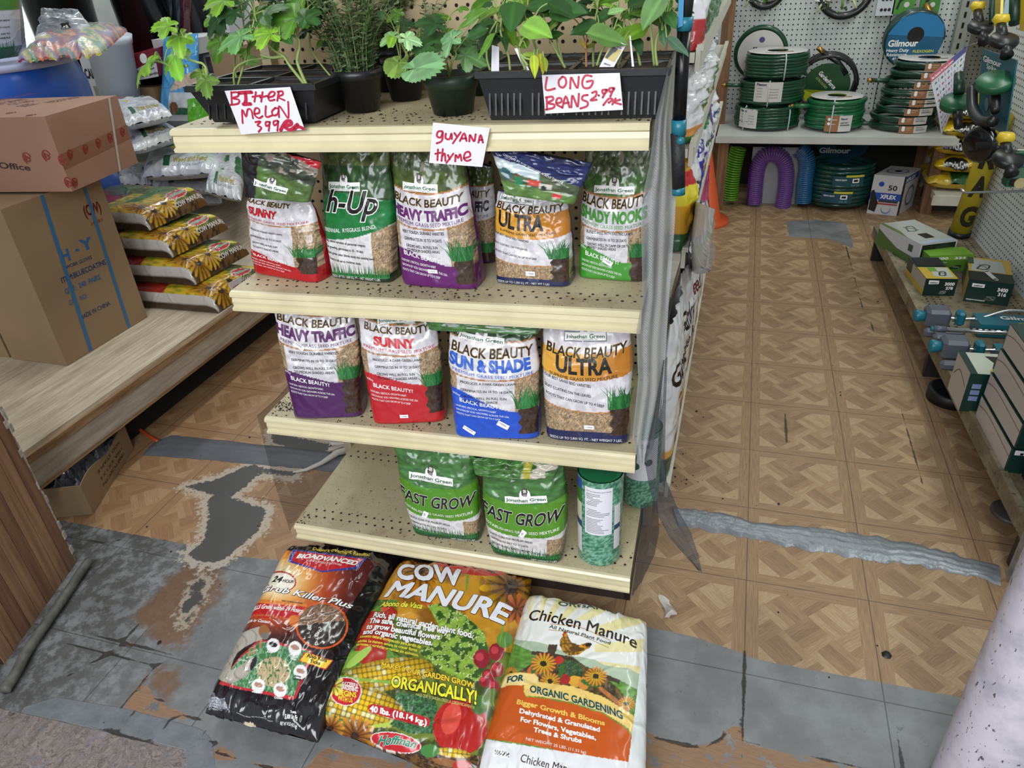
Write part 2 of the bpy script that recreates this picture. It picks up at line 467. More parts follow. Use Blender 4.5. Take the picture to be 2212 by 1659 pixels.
class Pillow(Pouch):
    """bag lying on something: four corners of its outline, thickness above; flat seams at both short ends"""
    def __init__(s, BL, BR, TL, TR, up, thick, wr=.004, seed=1, pu=3.2, pt=4.5, under=.15, cr=.0):
        super().__init__(BL, BR, TL, TR, up, ((0, thick), (1, thick)), wr=wr, seed=seed)
        s.th = thick; s.pu = pu; s.pt = pt; s.under = under; s.cr = cr
    def pos(s, u, t, side=1):
        u = np.asarray(u, float); t = np.asarray(t, float)
        x = 2*u-1; y = 2*t-1
        L = s.BL+(s.TL-s.BL)*t[..., None]; R = s.BR+(s.TR-s.BR)*t[..., None]
        C = (L+R)/2; E = (R-L)/2
        H = np.clip(1-np.abs(x)**s.pu, 0, 1)**(1/2.2)*np.clip(1-np.abs(y)**s.pt, 0, 1)**(1/2.0)
        pinch = 1-.03*np.abs(y)**8+.0*x
        env = np.clip(1-np.abs(x)**8, 0, 1)
        wv = (nz(u, t, s.seed)*s.wr*2+s.wr*.9*np.sin(26*u+9*nz(u*2, t, s.seed+3))*np.abs(y)**3+s.wr*.6*np.sin(14*t+8*nz(u, t, s.seed+7))*np.abs(x)**3)*env
        ev = (nz(x.round(), t*1.7, s.seed+5)*.03)*np.abs(x)
        h = s.th*H*(1 if side > 0 else -s.under)+(wv if side > 0 else 0)
        return C+E*(x*pinch+ev)[..., None]+s.f*h[..., None]
# ---- artwork of the grass seed pouches (s right, t up)
def seeds(a, mask, seed=3):
    f = vnoise(a.x*900, a.y*420, seed)[..., None]; g = vnoise(a.x*300, a.y*300, seed+2)[..., None]
    c = np.array(hx('b59a78'))*(.55+.6*f)*(.85+.3*g); return a.put(mask, c)
def tuft(mb, surf, s0, t0, w, h, seed, m1, m2, lift=.0007):
    r = random.Random(seed)
    for k in range(34):
        x = s0+w*r.random(); hh = h*(.6+.5*r.random()); lean = w*(r.random()-.5)*.9
        if k < 3: lean = -w*.8
        b = w*.035
        shape(mb, [(x-b, t0), (x+b, t0), (x+lean*.4+b*.7, t0+hh*.6), (x+lean, t0+hh), (x+lean*.4-b*.7, t0+hh*.6)], surf, m1 if k % 3 else m2, lift+.0001*(k % 4))
def grass_edge(mb, surf, s0, s1, t0, h, n, seed, m1, m2):
    r = random.Random(seed)
    for k in range(n):
        x = s0+(s1-s0)*k/n; hh = h*(.4+.7*r.random()); lean = (r.random()-.5)*.05; b = .006
        shape(mb, [(x-b, t0), (x+b, t0), (x+lean, t0+hh)], surf, m1 if k % 3 else m2, .0006+.0001*(k % 3))
def portrait_logo(mb, surf, cx, cy, w, h, panel=True, border=None, tx='Jonathan Green', rot=0.):
    """white name plate with an arched portrait medallion above it"""
    g = ink('0d5c3a'); R = rot
    def W(V):
        X = (V[:, 0]-cx)*surf.w; Y = (V[:, 1]-cy)*surf.h
        return np.stack([cx+(X*cos(R)-Y*sin(R))/surf.w, cy+(X*sin(R)+Y*cos(R))/surf.h], 1)
    q = lambda a, b, c, d, mm, lf: lay(mb, [(a, b), (c, b), (c, d), (a, d)], [(0, 1, 2), (0, 2, 3)], surf, mm, lf, W)
    if border: q(cx-w/2-.012, cy-h*.5-.01, cx+w/2+.012, cy+h*.5+.01, border, .0006)
    q(cx-w/2, cy-h*.5, cx+w/2, cy+h*.5, WHITE, .0009)
    r = w*.13; rt = r*surf.w/surf.h*1.25
    pts = [(cx-r, cy+h*.4), (cx+r, cy+h*.4)]+[(cx+r*cos(a), cy+h*.7+rt*sin(a)) for a in np.linspace(0, pi, 12)]
    shape(mb, pts, surf, WHITE, .0010, W)
    hd = cy+h*.62
    shape(mb, [(cx-r*.55, hd+rt*.1), (cx+r*.2, hd), (cx+r*.55, hd+rt*.5), (cx+r*.5, hd+rt*1.05), (cx, hd+rt*1.35), (cx-r*.5, hd+rt*1.1), (cx-r*.6, hd+rt*.6)], surf, ink('4a4644'), .0013, W)
    shape(mb, [(cx-r*.25, hd+rt*.45), (cx+r*.3, hd+rt*.5), (cx+r*.3, hd+rt*.95), (cx-r*.2, hd+rt*1.05)], surf, ink('c9c2bb'), .0016, W)
    shape(mb, [(cx-r*.4, hd-rt*.05), (cx+r*.3, hd-rt*.15), (cx+r*.45, hd+rt*.2), (cx-r*.1, hd+rt*.3)], surf, ink('8a8480'), .0015, W)
    write(mb, tx, surf, cx-w*.47, cy-h*.22, w*.94, h*.45, g, bold=.022, warp=W, lift=.0014)
    write(mb, 'QUALITY LAWNS SINCE 1881', surf, cx-w*.3, cy-h*.42, w*.6, h*.12, ink('40403e'), warp=W, lift=.0014)
def sticker(mb, surf, s, t, w, h, rot=0., txt='19888'):
    pts = []
    for a, b in ((0, 0), (1, 0), (1, 1), (0, 1)):
        X = a*w; Y = b*h; pts.append((s+(X*cos(rot)-Y*sin(rot))/surf.w, t+(X*sin(rot)+Y*cos(rot))/surf.h))
    lay(mb, pts, [(0, 1, 2), (0, 2, 3)], surf, ink('f4f2f4'), .0022)
    write(mb, txt, surf, s+.15*w/surf.w, t+.3*h/surf.h, .7*w/surf.w, .4*h/surf.h, ink('8a86a0'), rot=rot, lift=.0027)
PF = mat_attr('printed_film', .27, .18, 10., coat=.4, spec=.5)
def crease(m, k=.35, sc=7.):
    nt = m.node_tree; n = NB(nt); tc = nt.nodes.new('ShaderNodeTexCoord').outputs['Object']; ds = nt.nodes.new('ShaderNodeTexNoise'); ds.inputs['Scale'].default_value = 6; nt.links.new(tc, ds.inputs['Vector'])
    av = nt.nodes.new('ShaderNodeVectorMath'); av.operation = 'MULTIPLY_ADD'; nt.links.new(ds.outputs['Color'], av.inputs[0]); av.inputs[1].default_value = (.22, .22, .22); nt.links.new(tc, av.inputs[2])
    v = nt.nodes.new('ShaderNodeTexVoronoi'); v.feature = 'DISTANCE_TO_EDGE'; v.inputs['Scale'].default_value = sc; nt.links.new(av.outputs[0], v.inputs['Vector'])
    h = n.mul(n.ss(v.outputs['Distance'], .0, .10), -1.); b1 = [q for q in nt.nodes if q.type == 'BUMP'][0]; b2 = nt.nodes.new('ShaderNodeBump'); b2.inputs['Strength'].default_value = k; b2.inputs['Distance'].default_value = .006
    nt.links.new(h, b2.inputs['Height']); nt.links.new(b1.outputs[0], b2.inputs['Normal']); nt.links.new(b2.outputs[0], nt.nodes['Principled BSDF'].inputs['Normal']); nt.links.new(b2.outputs[0], nt.nodes['Principled BSDF'].inputs['Coat Normal'])
crease(PF)
YO = ink('c89a2c'); GR1 = ink('2f7a3c'); GR2 = ink('1d5a2c')
def beauty_art(acc, k, seedside=True, top='4b5c2a', topband=None, photo=True, ultra=False, h=.3, w=.2, right=True):
    """k: dict of heights: base, acc (left), accr (right), mid (line under the name), title (line above), band"""
    def f(s, t):
        a = Art(s, t, 'd5d2d6', w, h)
        a.mottle(np.ones_like(a.s), 'd8d5d9', 'c5c1c7', 90, 2)
        mid = k['mid']+.055*(2*a.s-1)**2; ti = k['title']+.05*(2*a.s-1)**2+k.get('tilt', 0)*(a.s-.5)
        if ultra:
            seeds(a, a.t < k['acc']+.06*(2*a.s-1)**2-.02*a.s)
            a.put(np.abs(a.t-(k['acc']+.06*(2*a.s-1)**2-.02*a.s)) < .005, 'b87a2c')
            g0 = k['g0']+.05*(2*a.s-1)**2; g1 = k['g1']+.05*(2*a.s-1)**2
            G = (a.t > g0) & (a.t < g1); f1 = np.clip(a.s*1.2, 0, 1)[..., None]
            a.put(G, np.array(hx('dca43c'))*(1-f1)+np.array(hx('b9782a'))*f1)
            a.band(0, k['base'], '1c2350')
        else:
            sd = (a.s < .1) | (a.s > .74)
            seeds(a, sd & (a.t < mid) & (a.t > 0.1))
            ac = k['acc']+(k['accr']-k['acc'])*sstep(0, .75, a.s)
            a.put(a.t < ac, acc)
            a.put(np.abs(a.t-mid) < .006, 'a5703c')
        # sod block
        if right:
            soil = (a.s > .79+.02*np.sin(a.t*60)) & (a.s < .99) & (a.t < k['tuft']) & (a.t > k.get('soil0', .04))
            n = fbm(a.x*260, a.y*160, 8)[..., None]
            a.put(soil, np.array(hx('3a2a20'))*(.5+1.1*n))
            a.put((a.s > .79) & (a.s < .99) & (a.t >= k['tuft']-.01) & (a.t < k['tuft']+.09), '2c6a34')
        T = a.t > ti
        n = fbm(a.x*70, a.y*90, 4)[..., None]; c = np.array(hx(top))
        a.put(T, c*(.65+.7*n))
        if photo:
            ph = T & (a.t > ti+.14)
            n2 = fbm(a.x*190, a.y*190, 14)[..., None]
            a.put(ph, np.array(hx('59684a'))*(.3+1.2*n2))
            a.put(ph & (fbm(a.x*120, a.y*70, 24) > .66), '8f9080')
        a.put(np.abs(a.t-ti) < .006, 'b0713a')
        if topband: a.put(a.t > k.get('tb', .94)+k.get('tbt', 0)*(a.s-.5), topband)
        return a.C
    return f
def arc(c, k, x0=.5):
    """bend lettering so that it follows the curved bands"""
    return lambda V: np.stack([V[:, 0], V[:, 1]+k*(2*V[:, 0]-2*x0)**2+c*(V[:, 0]-x0)], 1)
def seed_pouch(name_lines, col, P, K, label, ultra=False, acc=None, lines=(), logo=(.5, .7, .55, .07, 0.), title=None, sub='PREMIUM GRASS SEED MIXTURE', stick=None, side=None, top='4b5c2a', topband=None, toptext=None, group=None, nm=(.06, .88), seed=1, flap=None, photo=True, bb=(.04, .92), ccol=None):
    b0 = np.minimum(P.BL, P.BR); base = (P.BL+P.BR)/2
    th = thing('seed_bag', base, label, 'bag', group)
    mb = MB(); tq = np.linspace(0, 1, 60); yq = pix(P.pos(tq*0+.5, tq))[:, 1]; y0, y1 = K['y0'], K['y1']
    ft = lambda v: float(np.interp(-(y0-v*(y0-y1)), -yq, tq))
    K = dict(K); hs = {'bbh': ('bb', .055), 'nh': ('name', .07), 'tufth': ('tuft', .16)}
    for k_, (r_, d_) in hs.items(): K[k_] = ft(K[r_]+K.get(k_, d_))-ft(K[r_])
    for k_ in list(K):
        if k_ not in ('bbh', 'nh', 'tufth', 'tilt', 'ltilt', 'tbt', 'y0', 'y1'): K[k_] = ft(K[k_]) if K[k_] < 1 else 1.2
    lines = [(a_, b_, c_, ft(d_)) for a_, b_, c_, d_ in lines]
    if logo: logo = (logo[0], ft(logo[1]), logo[2], ft(logo[1]+logo[3]/2)-ft(logo[1]-logo[3]/2), logo[4])
    art = beauty_art(acc or col, K, top=top, topband=topband, ultra=ultra, h=P.h, w=P.w, photo=photo)
    P.mesh(mb, PF, art, side or (acc or col))
    pr = mb
    wp = arc(K.get('tilt', 0), .05)
    write(pr, 'BLACK BEAUTY', P, bb[0], K['bb'], bb[1], K.get('bbh', .055), INK, bold=.012, shear=.12, warp=wp, outline=YO, ow=.022)
    if ultra:
        write(pr, name_lines, P, nm[0], K['name'], nm[1], K.get('nh', .075), INK, bold=.035, warp=wp)
        write(pr, sub, P, .1, K['sub'], .75, .024, INK, bold=.004, warp=wp)
    else:
        write(pr, name_lines, P, nm[0], K['name'], nm[1], K.get('nh', .07), ink(ccol or col), bold=.055, warp=wp)
        write(pr, sub, P, .06, K['sub'], .88, .026, ink(ccol or col), warp=wp, sp=1.1)
        write(pr, 'BLACK BEAUTY?', P, .12, K['why'], .5, .034, WHITE, bold=.012, warp=arc(-.12, 0))
        write(pr, 'Why', P, .04, K['why']+.045, .09, .022, WHITE, warp=arc(-.12, 0))
        for i, tx in enumerate(('UNIFORM, VERTICAL GROWTH HABIT', 'GROWN BY SOD GROWERS ACROSS THE USA', 'ROOTS THAT CAN GROW UP TO 4\' DEEP')):
            write(pr, tx, P, .07, K['why']-.045-.036*i, (.46, .6, .5)[i], .018, WHITE, warp=arc(-.1, 0))
    for i, (tx, x, w_, y) in enumerate(lines):
        write(pr, tx, P, x, y, w_, .022, INK, bold=.012, warp=arc(K.get('ltilt', 0.), .02))
    tuft(pr, P, .76, K['tuft']-.01, .22, K.get('tufth', .16), seed, GR1, GR2)
    if logo: portrait_logo(pr, P, logo[0], logo[1], logo[2], logo[3], rot=logo[4], border=ink('7a7f88') if ultra else None)
    for st in (stick or ()): sticker(pr, P, *st)
    for tt in (toptext or ()): write(pr, tt[0], P, *tt[1:5], WHITE, bold=.004, warp=arc(tt[5] if len(tt) > 5 else 0, 0))
    pr.build('pouch', th)
    return th
# ------------------------------------------------------------ floor
def seg_dist(X, Y, pts, closed=False):
    d = np.full(X.shape, 9.); n = len(pts)
    for i in range(n if closed else n-1):
        a = np.array(pts[i]); b = np.array(pts[(i+1) % n]); ab = b-a
        t = np.clip(((X-a[0])*ab[0]+(Y-a[1])*ab[1])/(ab@ab+1e-12), 0, 1)
        d = np.minimum(d, np.hypot(X-a[0]-t*ab[0], Y-a[1]-t*ab[1]))
    return d
def inside(X, Y, pts):
    ins = np.zeros(X.shape, bool); n = len(pts)
    for i in range(n):
        x0, y0 = pts[i]; x1, y1 = pts[(i+1) % n]
        ins ^= ((y0 > Y) != (y1 > Y)) & (X < (x1-x0)*(Y-y0)/((y1-y0)+1e-12)+x0)
    return ins
def sdf(X, Y, pts): return np.where(inside(X, Y, pts), 1, -1)*seg_dist(X, Y, pts, True)
def fl(*p): return [tuple(bp(a, b, 2, 0.)[:2]) for a, b in p]
def floor_build():
    xs = np.arange(-4.6, 2.4, .02); ys = np.arange(-1.5, 4.1, .02)
    X, Y = np.meshgrid(xs, ys)
    me = MB(); P = np.stack([X, Y, X*0], -1)
    m = bpy.data.materials.new('parquet_vinyl'); m.use_nodes = True
    me.grid(P, m, flip=False); o = me.build('floor')
    tagp(o, kind='structure')
    grey = fl((60, 1118), (140, 1126), (281, 1153), (394, 1173), (492, 1201), (610, 1210), (900, 1262), (1200, 1318), (1411, 1356), (1500, 1376), (1583, 1404), (1635, 1424), (1730, 1443), (1932, 1479), (2060, 1503), (2300, 1545))
    grey += [(1.6, -1.4), (-3, -1.4), (-3, -.2)]
    lo = fl((1100, 1625), (1300, 1600), (1400, 1582), (1440, 1602), (1510, 1612), (1552, 1604), (1572, 1570), (1607, 1568), (1607, 1604), (1700, 1628), (1800, 1645), (1960, 1690))+[(1, -1.2), (-1, -1.2)]+fl((700, 1612), (760, 1630), (900, 1650), (1000, 1640))
    tri = fl((263, 1525), (328, 1444), (322, 1462), (314, 1475), (332, 1498), (357, 1521), (400, 1540), (431, 1555), (437, 1574), (270, 1531))
    wood2 = fl((455, 1610), (470, 1600), (520, 1640), (590, 1655), (700, 1662), (700, 1700), (460, 1640))
    wood3 = fl((140, 1390), (290, 1372), (372, 1415), (372, 1425), (325, 1432), (240, 1408), (160, 1394))
    osb = fl((-120, 1500), (24, 1535), (110, 1553), (189, 1572), (243, 1583), (330, 1603), (401, 1620), (405, 1660), (405, 1760), (-200, 1760))
    cob = fl((24, 1535), (120, 1505), (263, 1528), (437, 1574), (460, 1600), (470, 1690), (405, 1690), (401, 1620), (243, 1583), (110, 1553))
    torn = [fl((448, 1078), (475, 1066), (520, 1082), (575, 1100), (570, 1120), (556, 1150), (530, 1170), (492, 1203), (470, 1216), (430, 1213), (405, 1197), (440, 1168), (450, 1120)),
            fl((400, 1050), (470, 1035), (520, 1012), (560, 1000), (560, 1022), (530, 1052), (500, 1072), (460, 1070)),
            fl((585, 930), (640, 945), (720, 960), (700, 980), (640, 975), (590, 955)),
            fl((560, 1010), (640, 1020), (636, 1030), (560, 1022)),
            ]
    patch = fl((1698, 478), (1760, 474), (1825, 482), (1840, 515), (1846, 545), (1830, 530), (1790, 516), (1705, 512))
    brown = [fl((398, 1225), (440, 1218), (480, 1230), (490, 1255), (470, 1300), (440, 1330), (415, 1370), (395, 1405), (350, 1395), (300, 1350), (285, 1320), (320, 1300), (350, 1270), (370, 1240)),
             fl((320, 1462), (350, 1435), (390, 1450), (385, 1500), (360, 1520), (330, 1490))]
    fuzz = fl((435, 1225), (465, 1240), (455, 1290), (430, 1320), (400, 1375), (370, 1350), (385, 1300), (405, 1260))
    cracks = [fl((1820, 514), (1840, 572), (1857, 634), (1864, 664), (1894, 726), (1921, 805), (1937, 865), (1957, 926), (1977, 993), (1998, 1077)),
              fl((162, 1355), (240, 1380), (281, 1390), (372, 1418), (330, 1442)), fl((137, 1390), (240, 1415), (330, 1440), (262, 1527)),
              fl((314, 1467), (330, 1500), (357, 1521), (431, 1555), (440, 1580), (480, 1620)),
              fl((1400, 1582), (1440, 1602), (1510, 1612), (1552, 1604), (1572, 1570), (1607, 1568), (1607, 1604), (1700, 1628), (1800, 1645), (1960, 1690)),
              fl((150, 1162), (220, 1172), (262, 1165), (281, 1150)), fl((24, 1535), (110, 1553), (189, 1572), (243, 1583), (401, 1620)), fl((0, 1555), (28, 1520)),
              fl((245, 1580), (290, 1535)), fl((325, 1603), (365, 1556)), fl((415, 1615), (437, 1580)), fl((455, 1600), (465, 1620), (520, 1650), (590, 1659)),
              fl((1693, 882), (1695, 905), (1700, 956)), fl((1607, 1405), (1608, 1600)), fl((140, 1462), (260, 1400), (300, 1345)), fl((1930, 1490), (1945, 1600), (1955, 1700)), fl((1925, 1582), (1965, 1560), (1990, 1535))]
    def at(nm, A):
        a = o.data.attributes.new(nm, 'FLOAT', 'POINT'); a.data.foreach_set('value', np.asarray(A, float).ravel())
    at('grey', np.maximum(np.minimum(sdf(X, Y, grey), -sdf(X, Y, lo)), sdf(X, Y, patch)))
    at('bare', np.maximum(np.maximum(np.maximum(sdf(X, Y, lo), sdf(X, Y, tri)), sdf(X, Y, wood2)), sdf(X, Y, wood3)-.02))
    at('osb', sdf(X, Y, osb)); at('cob', sdf(X, Y, cob))
    at('torn', np.max([sdf(X, Y, p) for p in torn], 0)); at('brown', np.max([sdf(X, Y, p) for p in brown], 0)); at('fuzz', sdf(X, Y, fuzz))
    at('crack', np.min([seg_dist(X, Y, p) for p in cracks], 0))
    # nodes
    nt = m.node_tree; n = NB(nt); b = nt.nodes['Principled BSDF']
    geo = nt.nodes.new('ShaderNodeNewGeometry'); pos = geo.outputs['Position']
    sp = nt.nodes.new('ShaderNodeSeparateXYZ'); nt.links.new(pos, sp.inputs[0]); x, y = sp.outputs[0], sp.outputs[1]
    T = .3048
    tx = n.m('DIVIDE', x, T); ty = n.m('DIVIDE', y, T)
    fx = n.m('FRACT', tx); fy = n.m('FRACT', ty)
    cellx = n.m('FLOOR', tx); celly = n.m('FLOOR', ty)
    dx = n.m('MINIMUM', fx, n.sub(1., fx)); dy = n.m('MINIMUM', fy, n.sub(1., fy))
    bw = .105
    border = n.m('MAXIMUM', n.m('LESS_THAN', dx, bw), n.m('LESS_THAN', dy, bw))
    bx = n.m('LESS_THAN', dx, bw)
    # rotated coordinates for the woven centre
    c45 = .70711
    p = n.mul(n.add(n.sub(fx, .5), n.sub(fy, .5)), c45); q = n.mul(n.sub(n.sub(fy, .5), n.sub(fx, .5)), c45)
    S = .281
    pp = n.m('DIVIDE', n.add(p, S/2+S*4), S); qq = n.m('DIVIDE', n.add(q, S/2+S*4), S)
    ip = n.m('FLOOR', pp); iq = n.m('FLOOR', qq)
    par = n.m('MODULO', n.add(ip, iq), 2.)
    fp = n.m('FRACT', pp); fq = n.m('FRACT', qq)
    along = n.fmix(par, fp, fq); finger = n.m('FLOOR', n.mul(n.fmix(par, fq, fp), 4.))
    hid = n.white(n.xyz(n.add(n.mul(ip, 3.1), n.mul(cellx, 0.)), n.add(iq, n.mul(celly, 0.)), n.add(finger, n.mul(par, 7.))))
    # grain stretched along each strip direction
    gp = n.xyz(n.mul(p, 5.), n.mul(q, 75.)); gq = n.xyz(n.mul(q, 5.), n.mul(p, 75.))
    gpn = n.noise(gp, 1.6, 5, .6); gqn = n.noise(gq, 1.6, 5, .6)
    gxn = n.noise(n.xyz(n.mul(x, 260.), n.mul(y, 16.)), 1., 5, .6); gyn = n.noise(n.xyz(n.mul(x, 16.), n.mul(y, 260.)), 1., 5, .6)
    grain = n.fmix(border, n.fmix(par, gpn, gqn), n.fmix(bx, gyn, gxn))
    # triangles in the corners: pale
    cd = n.add(n.m('ABSOLUTE', n.sub(fx, .5)), n.m('ABSOLUTE', n.sub(fy, .5)))
    corner = n.m('GREATER_THAN', cd, .60)
    tone = n.fmix(border, n.fmix(corner, n.mul(hid, .9), .85), .28)
    tone = n.add(n.add(n.mul(tone, .62), .16), n.mul(n.sub(grain, .5), 1.25))
    cr = nt.nodes.new('ShaderNodeValToRGB'); e = cr.color_ramp.elements
    e[0].position = 0.; e[0].color = (*lin(hx('7c6047')), 1); e[1].position = 1.; e[1].color = (*lin(hx('bca583')), 1)
    k = e.new(.5); k.color = (*lin(hx('9d8161')), 1)
    nt.links.new(tone, cr.inputs[0])
    # left part a little warmer
    warm = n.ss(x, -1.0, -1.3)
    base = n.mix(n.mul(warm, .32), cr.outputs[0], (.60, .42, .26))
    seam = n.m('LESS_THAN', n.m('MINIMUM', dx, dy), .0045)
    base = n.mix(n.mul(seam, .62), base, (.17, .12, .09))
    nA = n.noise(pos, 7., 7, .65); nB = n.noise(pos, 60., 6, .7); nC = n.noise(pos, 1.7, 3, .5)
    nD = n.noise(pos, 22., 6, .7)
    # scuffs and dirt worn into the vinyl
    base = n.mix(n.mul(n.ss(nC, .52, .72), .28), base, (.30, .24, .19))
    base = n.mix(n.mul(n.ss(nB, .66, .74), .45), base, (.22, .17, .13))
    scr = n.noise(n.xyz(n.mul(x, 14.), n.mul(y, 90.)), 1., 6, .75)
    base = n.mix(n.mul(n.ss(scr, .70, .76), .5), base, (.80, .76, .70))
    # grime close to the left platform and the doorway
    # brown exposed areas
    brn = n.ss(n.add(n.attr('brown'), n.mul(n.sub(nD, .5), .10)), -.012, .02)
    trn = n.ss(n.add(n.attr('torn'), n.mul(n.sub(nB, .5), .05)), -.002, .002)
    fz = n.ss(n.add(n.attr('torn'), n.mul(n.sub(nB, .45), .16)), -.024, -.012)
    greyc = n.mix(n.ss(nA, .35, .7), (.42, .425, .43), (.51, .52, .525))
    greyc = n.mix(n.mul(n.ss(nB, .60, .72), .55), greyc, (.24, .24, .24))
    leftdirt = n.mul(n.ss(x, -1.1, -1.75), n.ss(nD, .40, .56))
    greyc = n.mix(n.mul(leftdirt, .65), greyc, (.20, .185, .17))
    greyc = n.mix(n.mul(seam, .55), greyc, (.12, .11, .10))
    gm = n.ss(n.add(n.attr('grey'), n.mul(n.sub(nD, .5), .012)), -.0012, .0012)
    base = n.mix(gm, base, greyc)
    base = n.mix(n.mul(brn, .8), base, n.mix(nB, (.36, .25, .16), (.50, .38, .27)))
    fz2 = n.ss(n.add(n.attr('fuzz'), n.mul(n.sub(nB, .5), .16)), .0, .014)
    base = n.mix(n.mul(fz2, .75), base, (.66, .62, .56))
    fz3 = n.ss(n.add(n.attr('fuzz'), n.mul(n.sub(nD, .5), .14)), .018, .028)
    base = n.mix(fz3, base, (.27, .26, .25))
    base = n.mix(n.mul(fz, .8), base, (.72, .68, .62))
    base = n.mix(trn, base, n.mix(nA, (.27, .26, .255), (.33, .325, .32)))
    wg = n.noise(n.xyz(n.mul(x, 30.), n.mul(y, 300.)), 1., 5, .6)
    bare = n.mix(wg, (.43, .32, .24), (.62, .50, .39))
    bare = n.mix(n.ss(nD, .55, .6), bare, greyc)
    base = n.mix(n.ss(n.add(n.attr('bare'), n.mul(n.sub(nD, .5), .02)), 0., .002), base, bare)
    cobc = n.mix(nD, (.28, .29, .30), (.52, .54, .56))
    base = n.mix(n.ss(n.attr('cob'), 0., .002), base, cobc)
    og = n.noise(n.xyz(n.mul(x, 45.), n.mul(n.add(y, n.mul(nA, .3)), 120.)), 1., 6, .75)
    osbc = n.mix(n.ss(og, .3, .7), (.30, .28, .27), (.60, .55, .53))
    osbc = n.mix(n.mul(n.ss(nD, .5, .7), .6), osbc, (.46, .48, .54))
    base = n.mix(n.ss(n.attr('osb'), 0., .002), base, osbc)
    ck = n.ss(n.add(n.attr('crack'), n.mul(n.sub(nD, .5), .014)), .0056, .0030)
    base = n.mix(n.mul(ck, .85), base, (.12, .10, .09))
    nt.links.new(base, b.inputs['Base Color'])
    rgh = n.add(.34, n.mul(nA, .35)); nt.links.new(rgh, b.inputs['Roughness'])
    b.inputs['Specular IOR Level'].default_value = .42
    hgt = n.add(n.add(n.mul(nB, .35), n.mul(n.ss(n.attr('osb'), 0., .002), n.mul(og, 3.))), n.add(n.mul(ck, -3.), n.mul(seam, -.8)))
    hgt = n.add(hgt, n.mul(n.ss(n.attr('cob'), 0., .002), n.mul(nD, 2.)))
    bb = nt.nodes.new('ShaderNodeBump'); bb.inputs['Strength'].default_value = .35; bb.inputs['Distance'].default_value = .004
    nt.links.new(hgt, bb.inputs['Height']); nt.links.new(bb.outputs[0], b.inputs['Normal'])
floor_build()
# ------------------------------------------------------------ room shell
WALLM = mat('pale_wall', 'b9bcb8', .7, var=.08)
PEGW = mat('white_pegboard', 'd3d8d6', .55, var=.05, vscale=3.)
HOLE = mat('dark_hole', '0d0c0b', .9)
def peg(mb, o, ex, ey, nx, ny, step, r, nrm, m=HOLE, skip=None):
    """rows of dark holes on a board"""
    o = np.array(o, float); ex = np.array(ex, float)/np.linalg.norm(ex); ey = np.array(ey, float)/np.linalg.norm(ey); nrm = np.array(nrm, float)
    V = []; F = []; a = np.arange(7)*2*pi/7
    for i in range(nx):
        for j in range(ny):
            c = o+ex*step*i+ey*step*j
            if skip and skip(c): continue
            k = len(V)
            for t in a: V.append(c+r*(ex*cos(t)+ey*sin(t))+nrm*.0008)
            F.append(tuple(range(k, k+7)))
    V = np.array(V)
    nn = np.cross(ex, ey)
    if nn@nrm < 0: F = [f[::-1] for f in F]
    mb.raw(V, F, m)
YB = 3.86
w = MB(); w.box((-.9, YB+.05, 1.35), (7.4, .1, 2.7), PEGW)
peg(w, (-.28, YB, .50), (1, 0, 0), (0, 0, 1), 48, 40, .0295, .0046, (0, -1, 0))
w.box((.66, YB-.001, 1.2), (.004, .003, 1.6), HOLE)
tagp(w.build('wall_back'), kind='structure')
w = MB(); w.box((-4.65, 1.3, 1.35), (.1, 5.0, 2.7), WALLM); tagp(w.build('wall_left'), kind='structure')
w = MB(); w.box((2.4, 1.3, 1.35), (.1, 5.0, 2.7), WALLM); tagp(w.build('wall_right'), kind='structure')
w = MB(); w.box((-1.1, 1.5, 2.75), (7.2, 4.6, .1), mat('ceiling_white', 'd8d8d4', .8, var=.03)); tagp(w.build('ceiling'), kind='structure')
# ------------------------------------------------------------ island shelving (end unit facing the door)
GO = np.array([-1.215, -.251]); GA = .038
GX = np.array([cos(GA), sin(GA), 0]); GY = np.array([-sin(GA), cos(GA), 0]); GW = .927
def G(gx, gy, z): return np.array([GO[0], GO[1], 0])+GX*gx+GY*gy+np.array([0, 0, z])
def atg(px, py, gy): return bpn(px, py, G(0, gy, 0), GY)
def atx(px, py, gx): return bpn(px, py, G(gx, 0, 0), GX)
CREAM = mat('cream_enamel', 'd6cca8', .32, bump=.12, bscale=14., coat=.3, var=.10, vscale=14.)
def deck_mat():
    m = mat('worn_beige_deck', 'b3a68a', .5, bump=.1)
    nt = m.node_tree; n = NB(nt); b = nt.nodes['Principled BSDF']
    tc = nt.nodes.new('ShaderNodeTexCoord'); v = tc.outputs['Object']
    a = n.noise(v, 9., 6, .6); d = n.noise(v, 150., 5, .7); e = n.noise(v, 3., 4)
    c = n.mix(n.ss(e, .35, .65), (.66, .62, .50), (.76, .71, .58))
    c = n.mix(n.mul(n.ss(a, .5, .75), .55), c, (.50, .40, .29))
    c = n.mix(n.mul(n.ss(d, .60, .66), .75), c, (.16, .11, .08))
    nt.links.new(c, b.inputs['Base Color']); return m
DECKM = deck_mat(); DARKM = mat('dark_metal', '2a2624', .5, var=.2)
SHELF_Z = {0: .16, 1: .531, 2: .878, 3: 1.235}
TILT = {0: (.010, -.008), 1: (-.002, .002), 2: (-.005, .005), 3: (-.006, .004)}
def shelf_z(k, gx): a, b = TILT[k]; return SHELF_Z[k]+a+(b-a)*gx/GW
unit = thing('gondola_shelf_unit', G(GW/2, .2, 0), 'cream metal end-of-aisle shelving unit with four shelves of seed bags and plants on top', 'shelf unit')
bb = MB()
bb.hexa([G(0, .40, .1), G(GW, .40, .1), G(GW, .42, .1), G(0, .42, .1), G(0, .40, 1.9), G(GW, .40, 1.9), G(GW, .42, 1.9), G(0, .42, 1.9)], mat('tan_pegboard', 'b5a27e', .6, var=.08, vscale=5.))
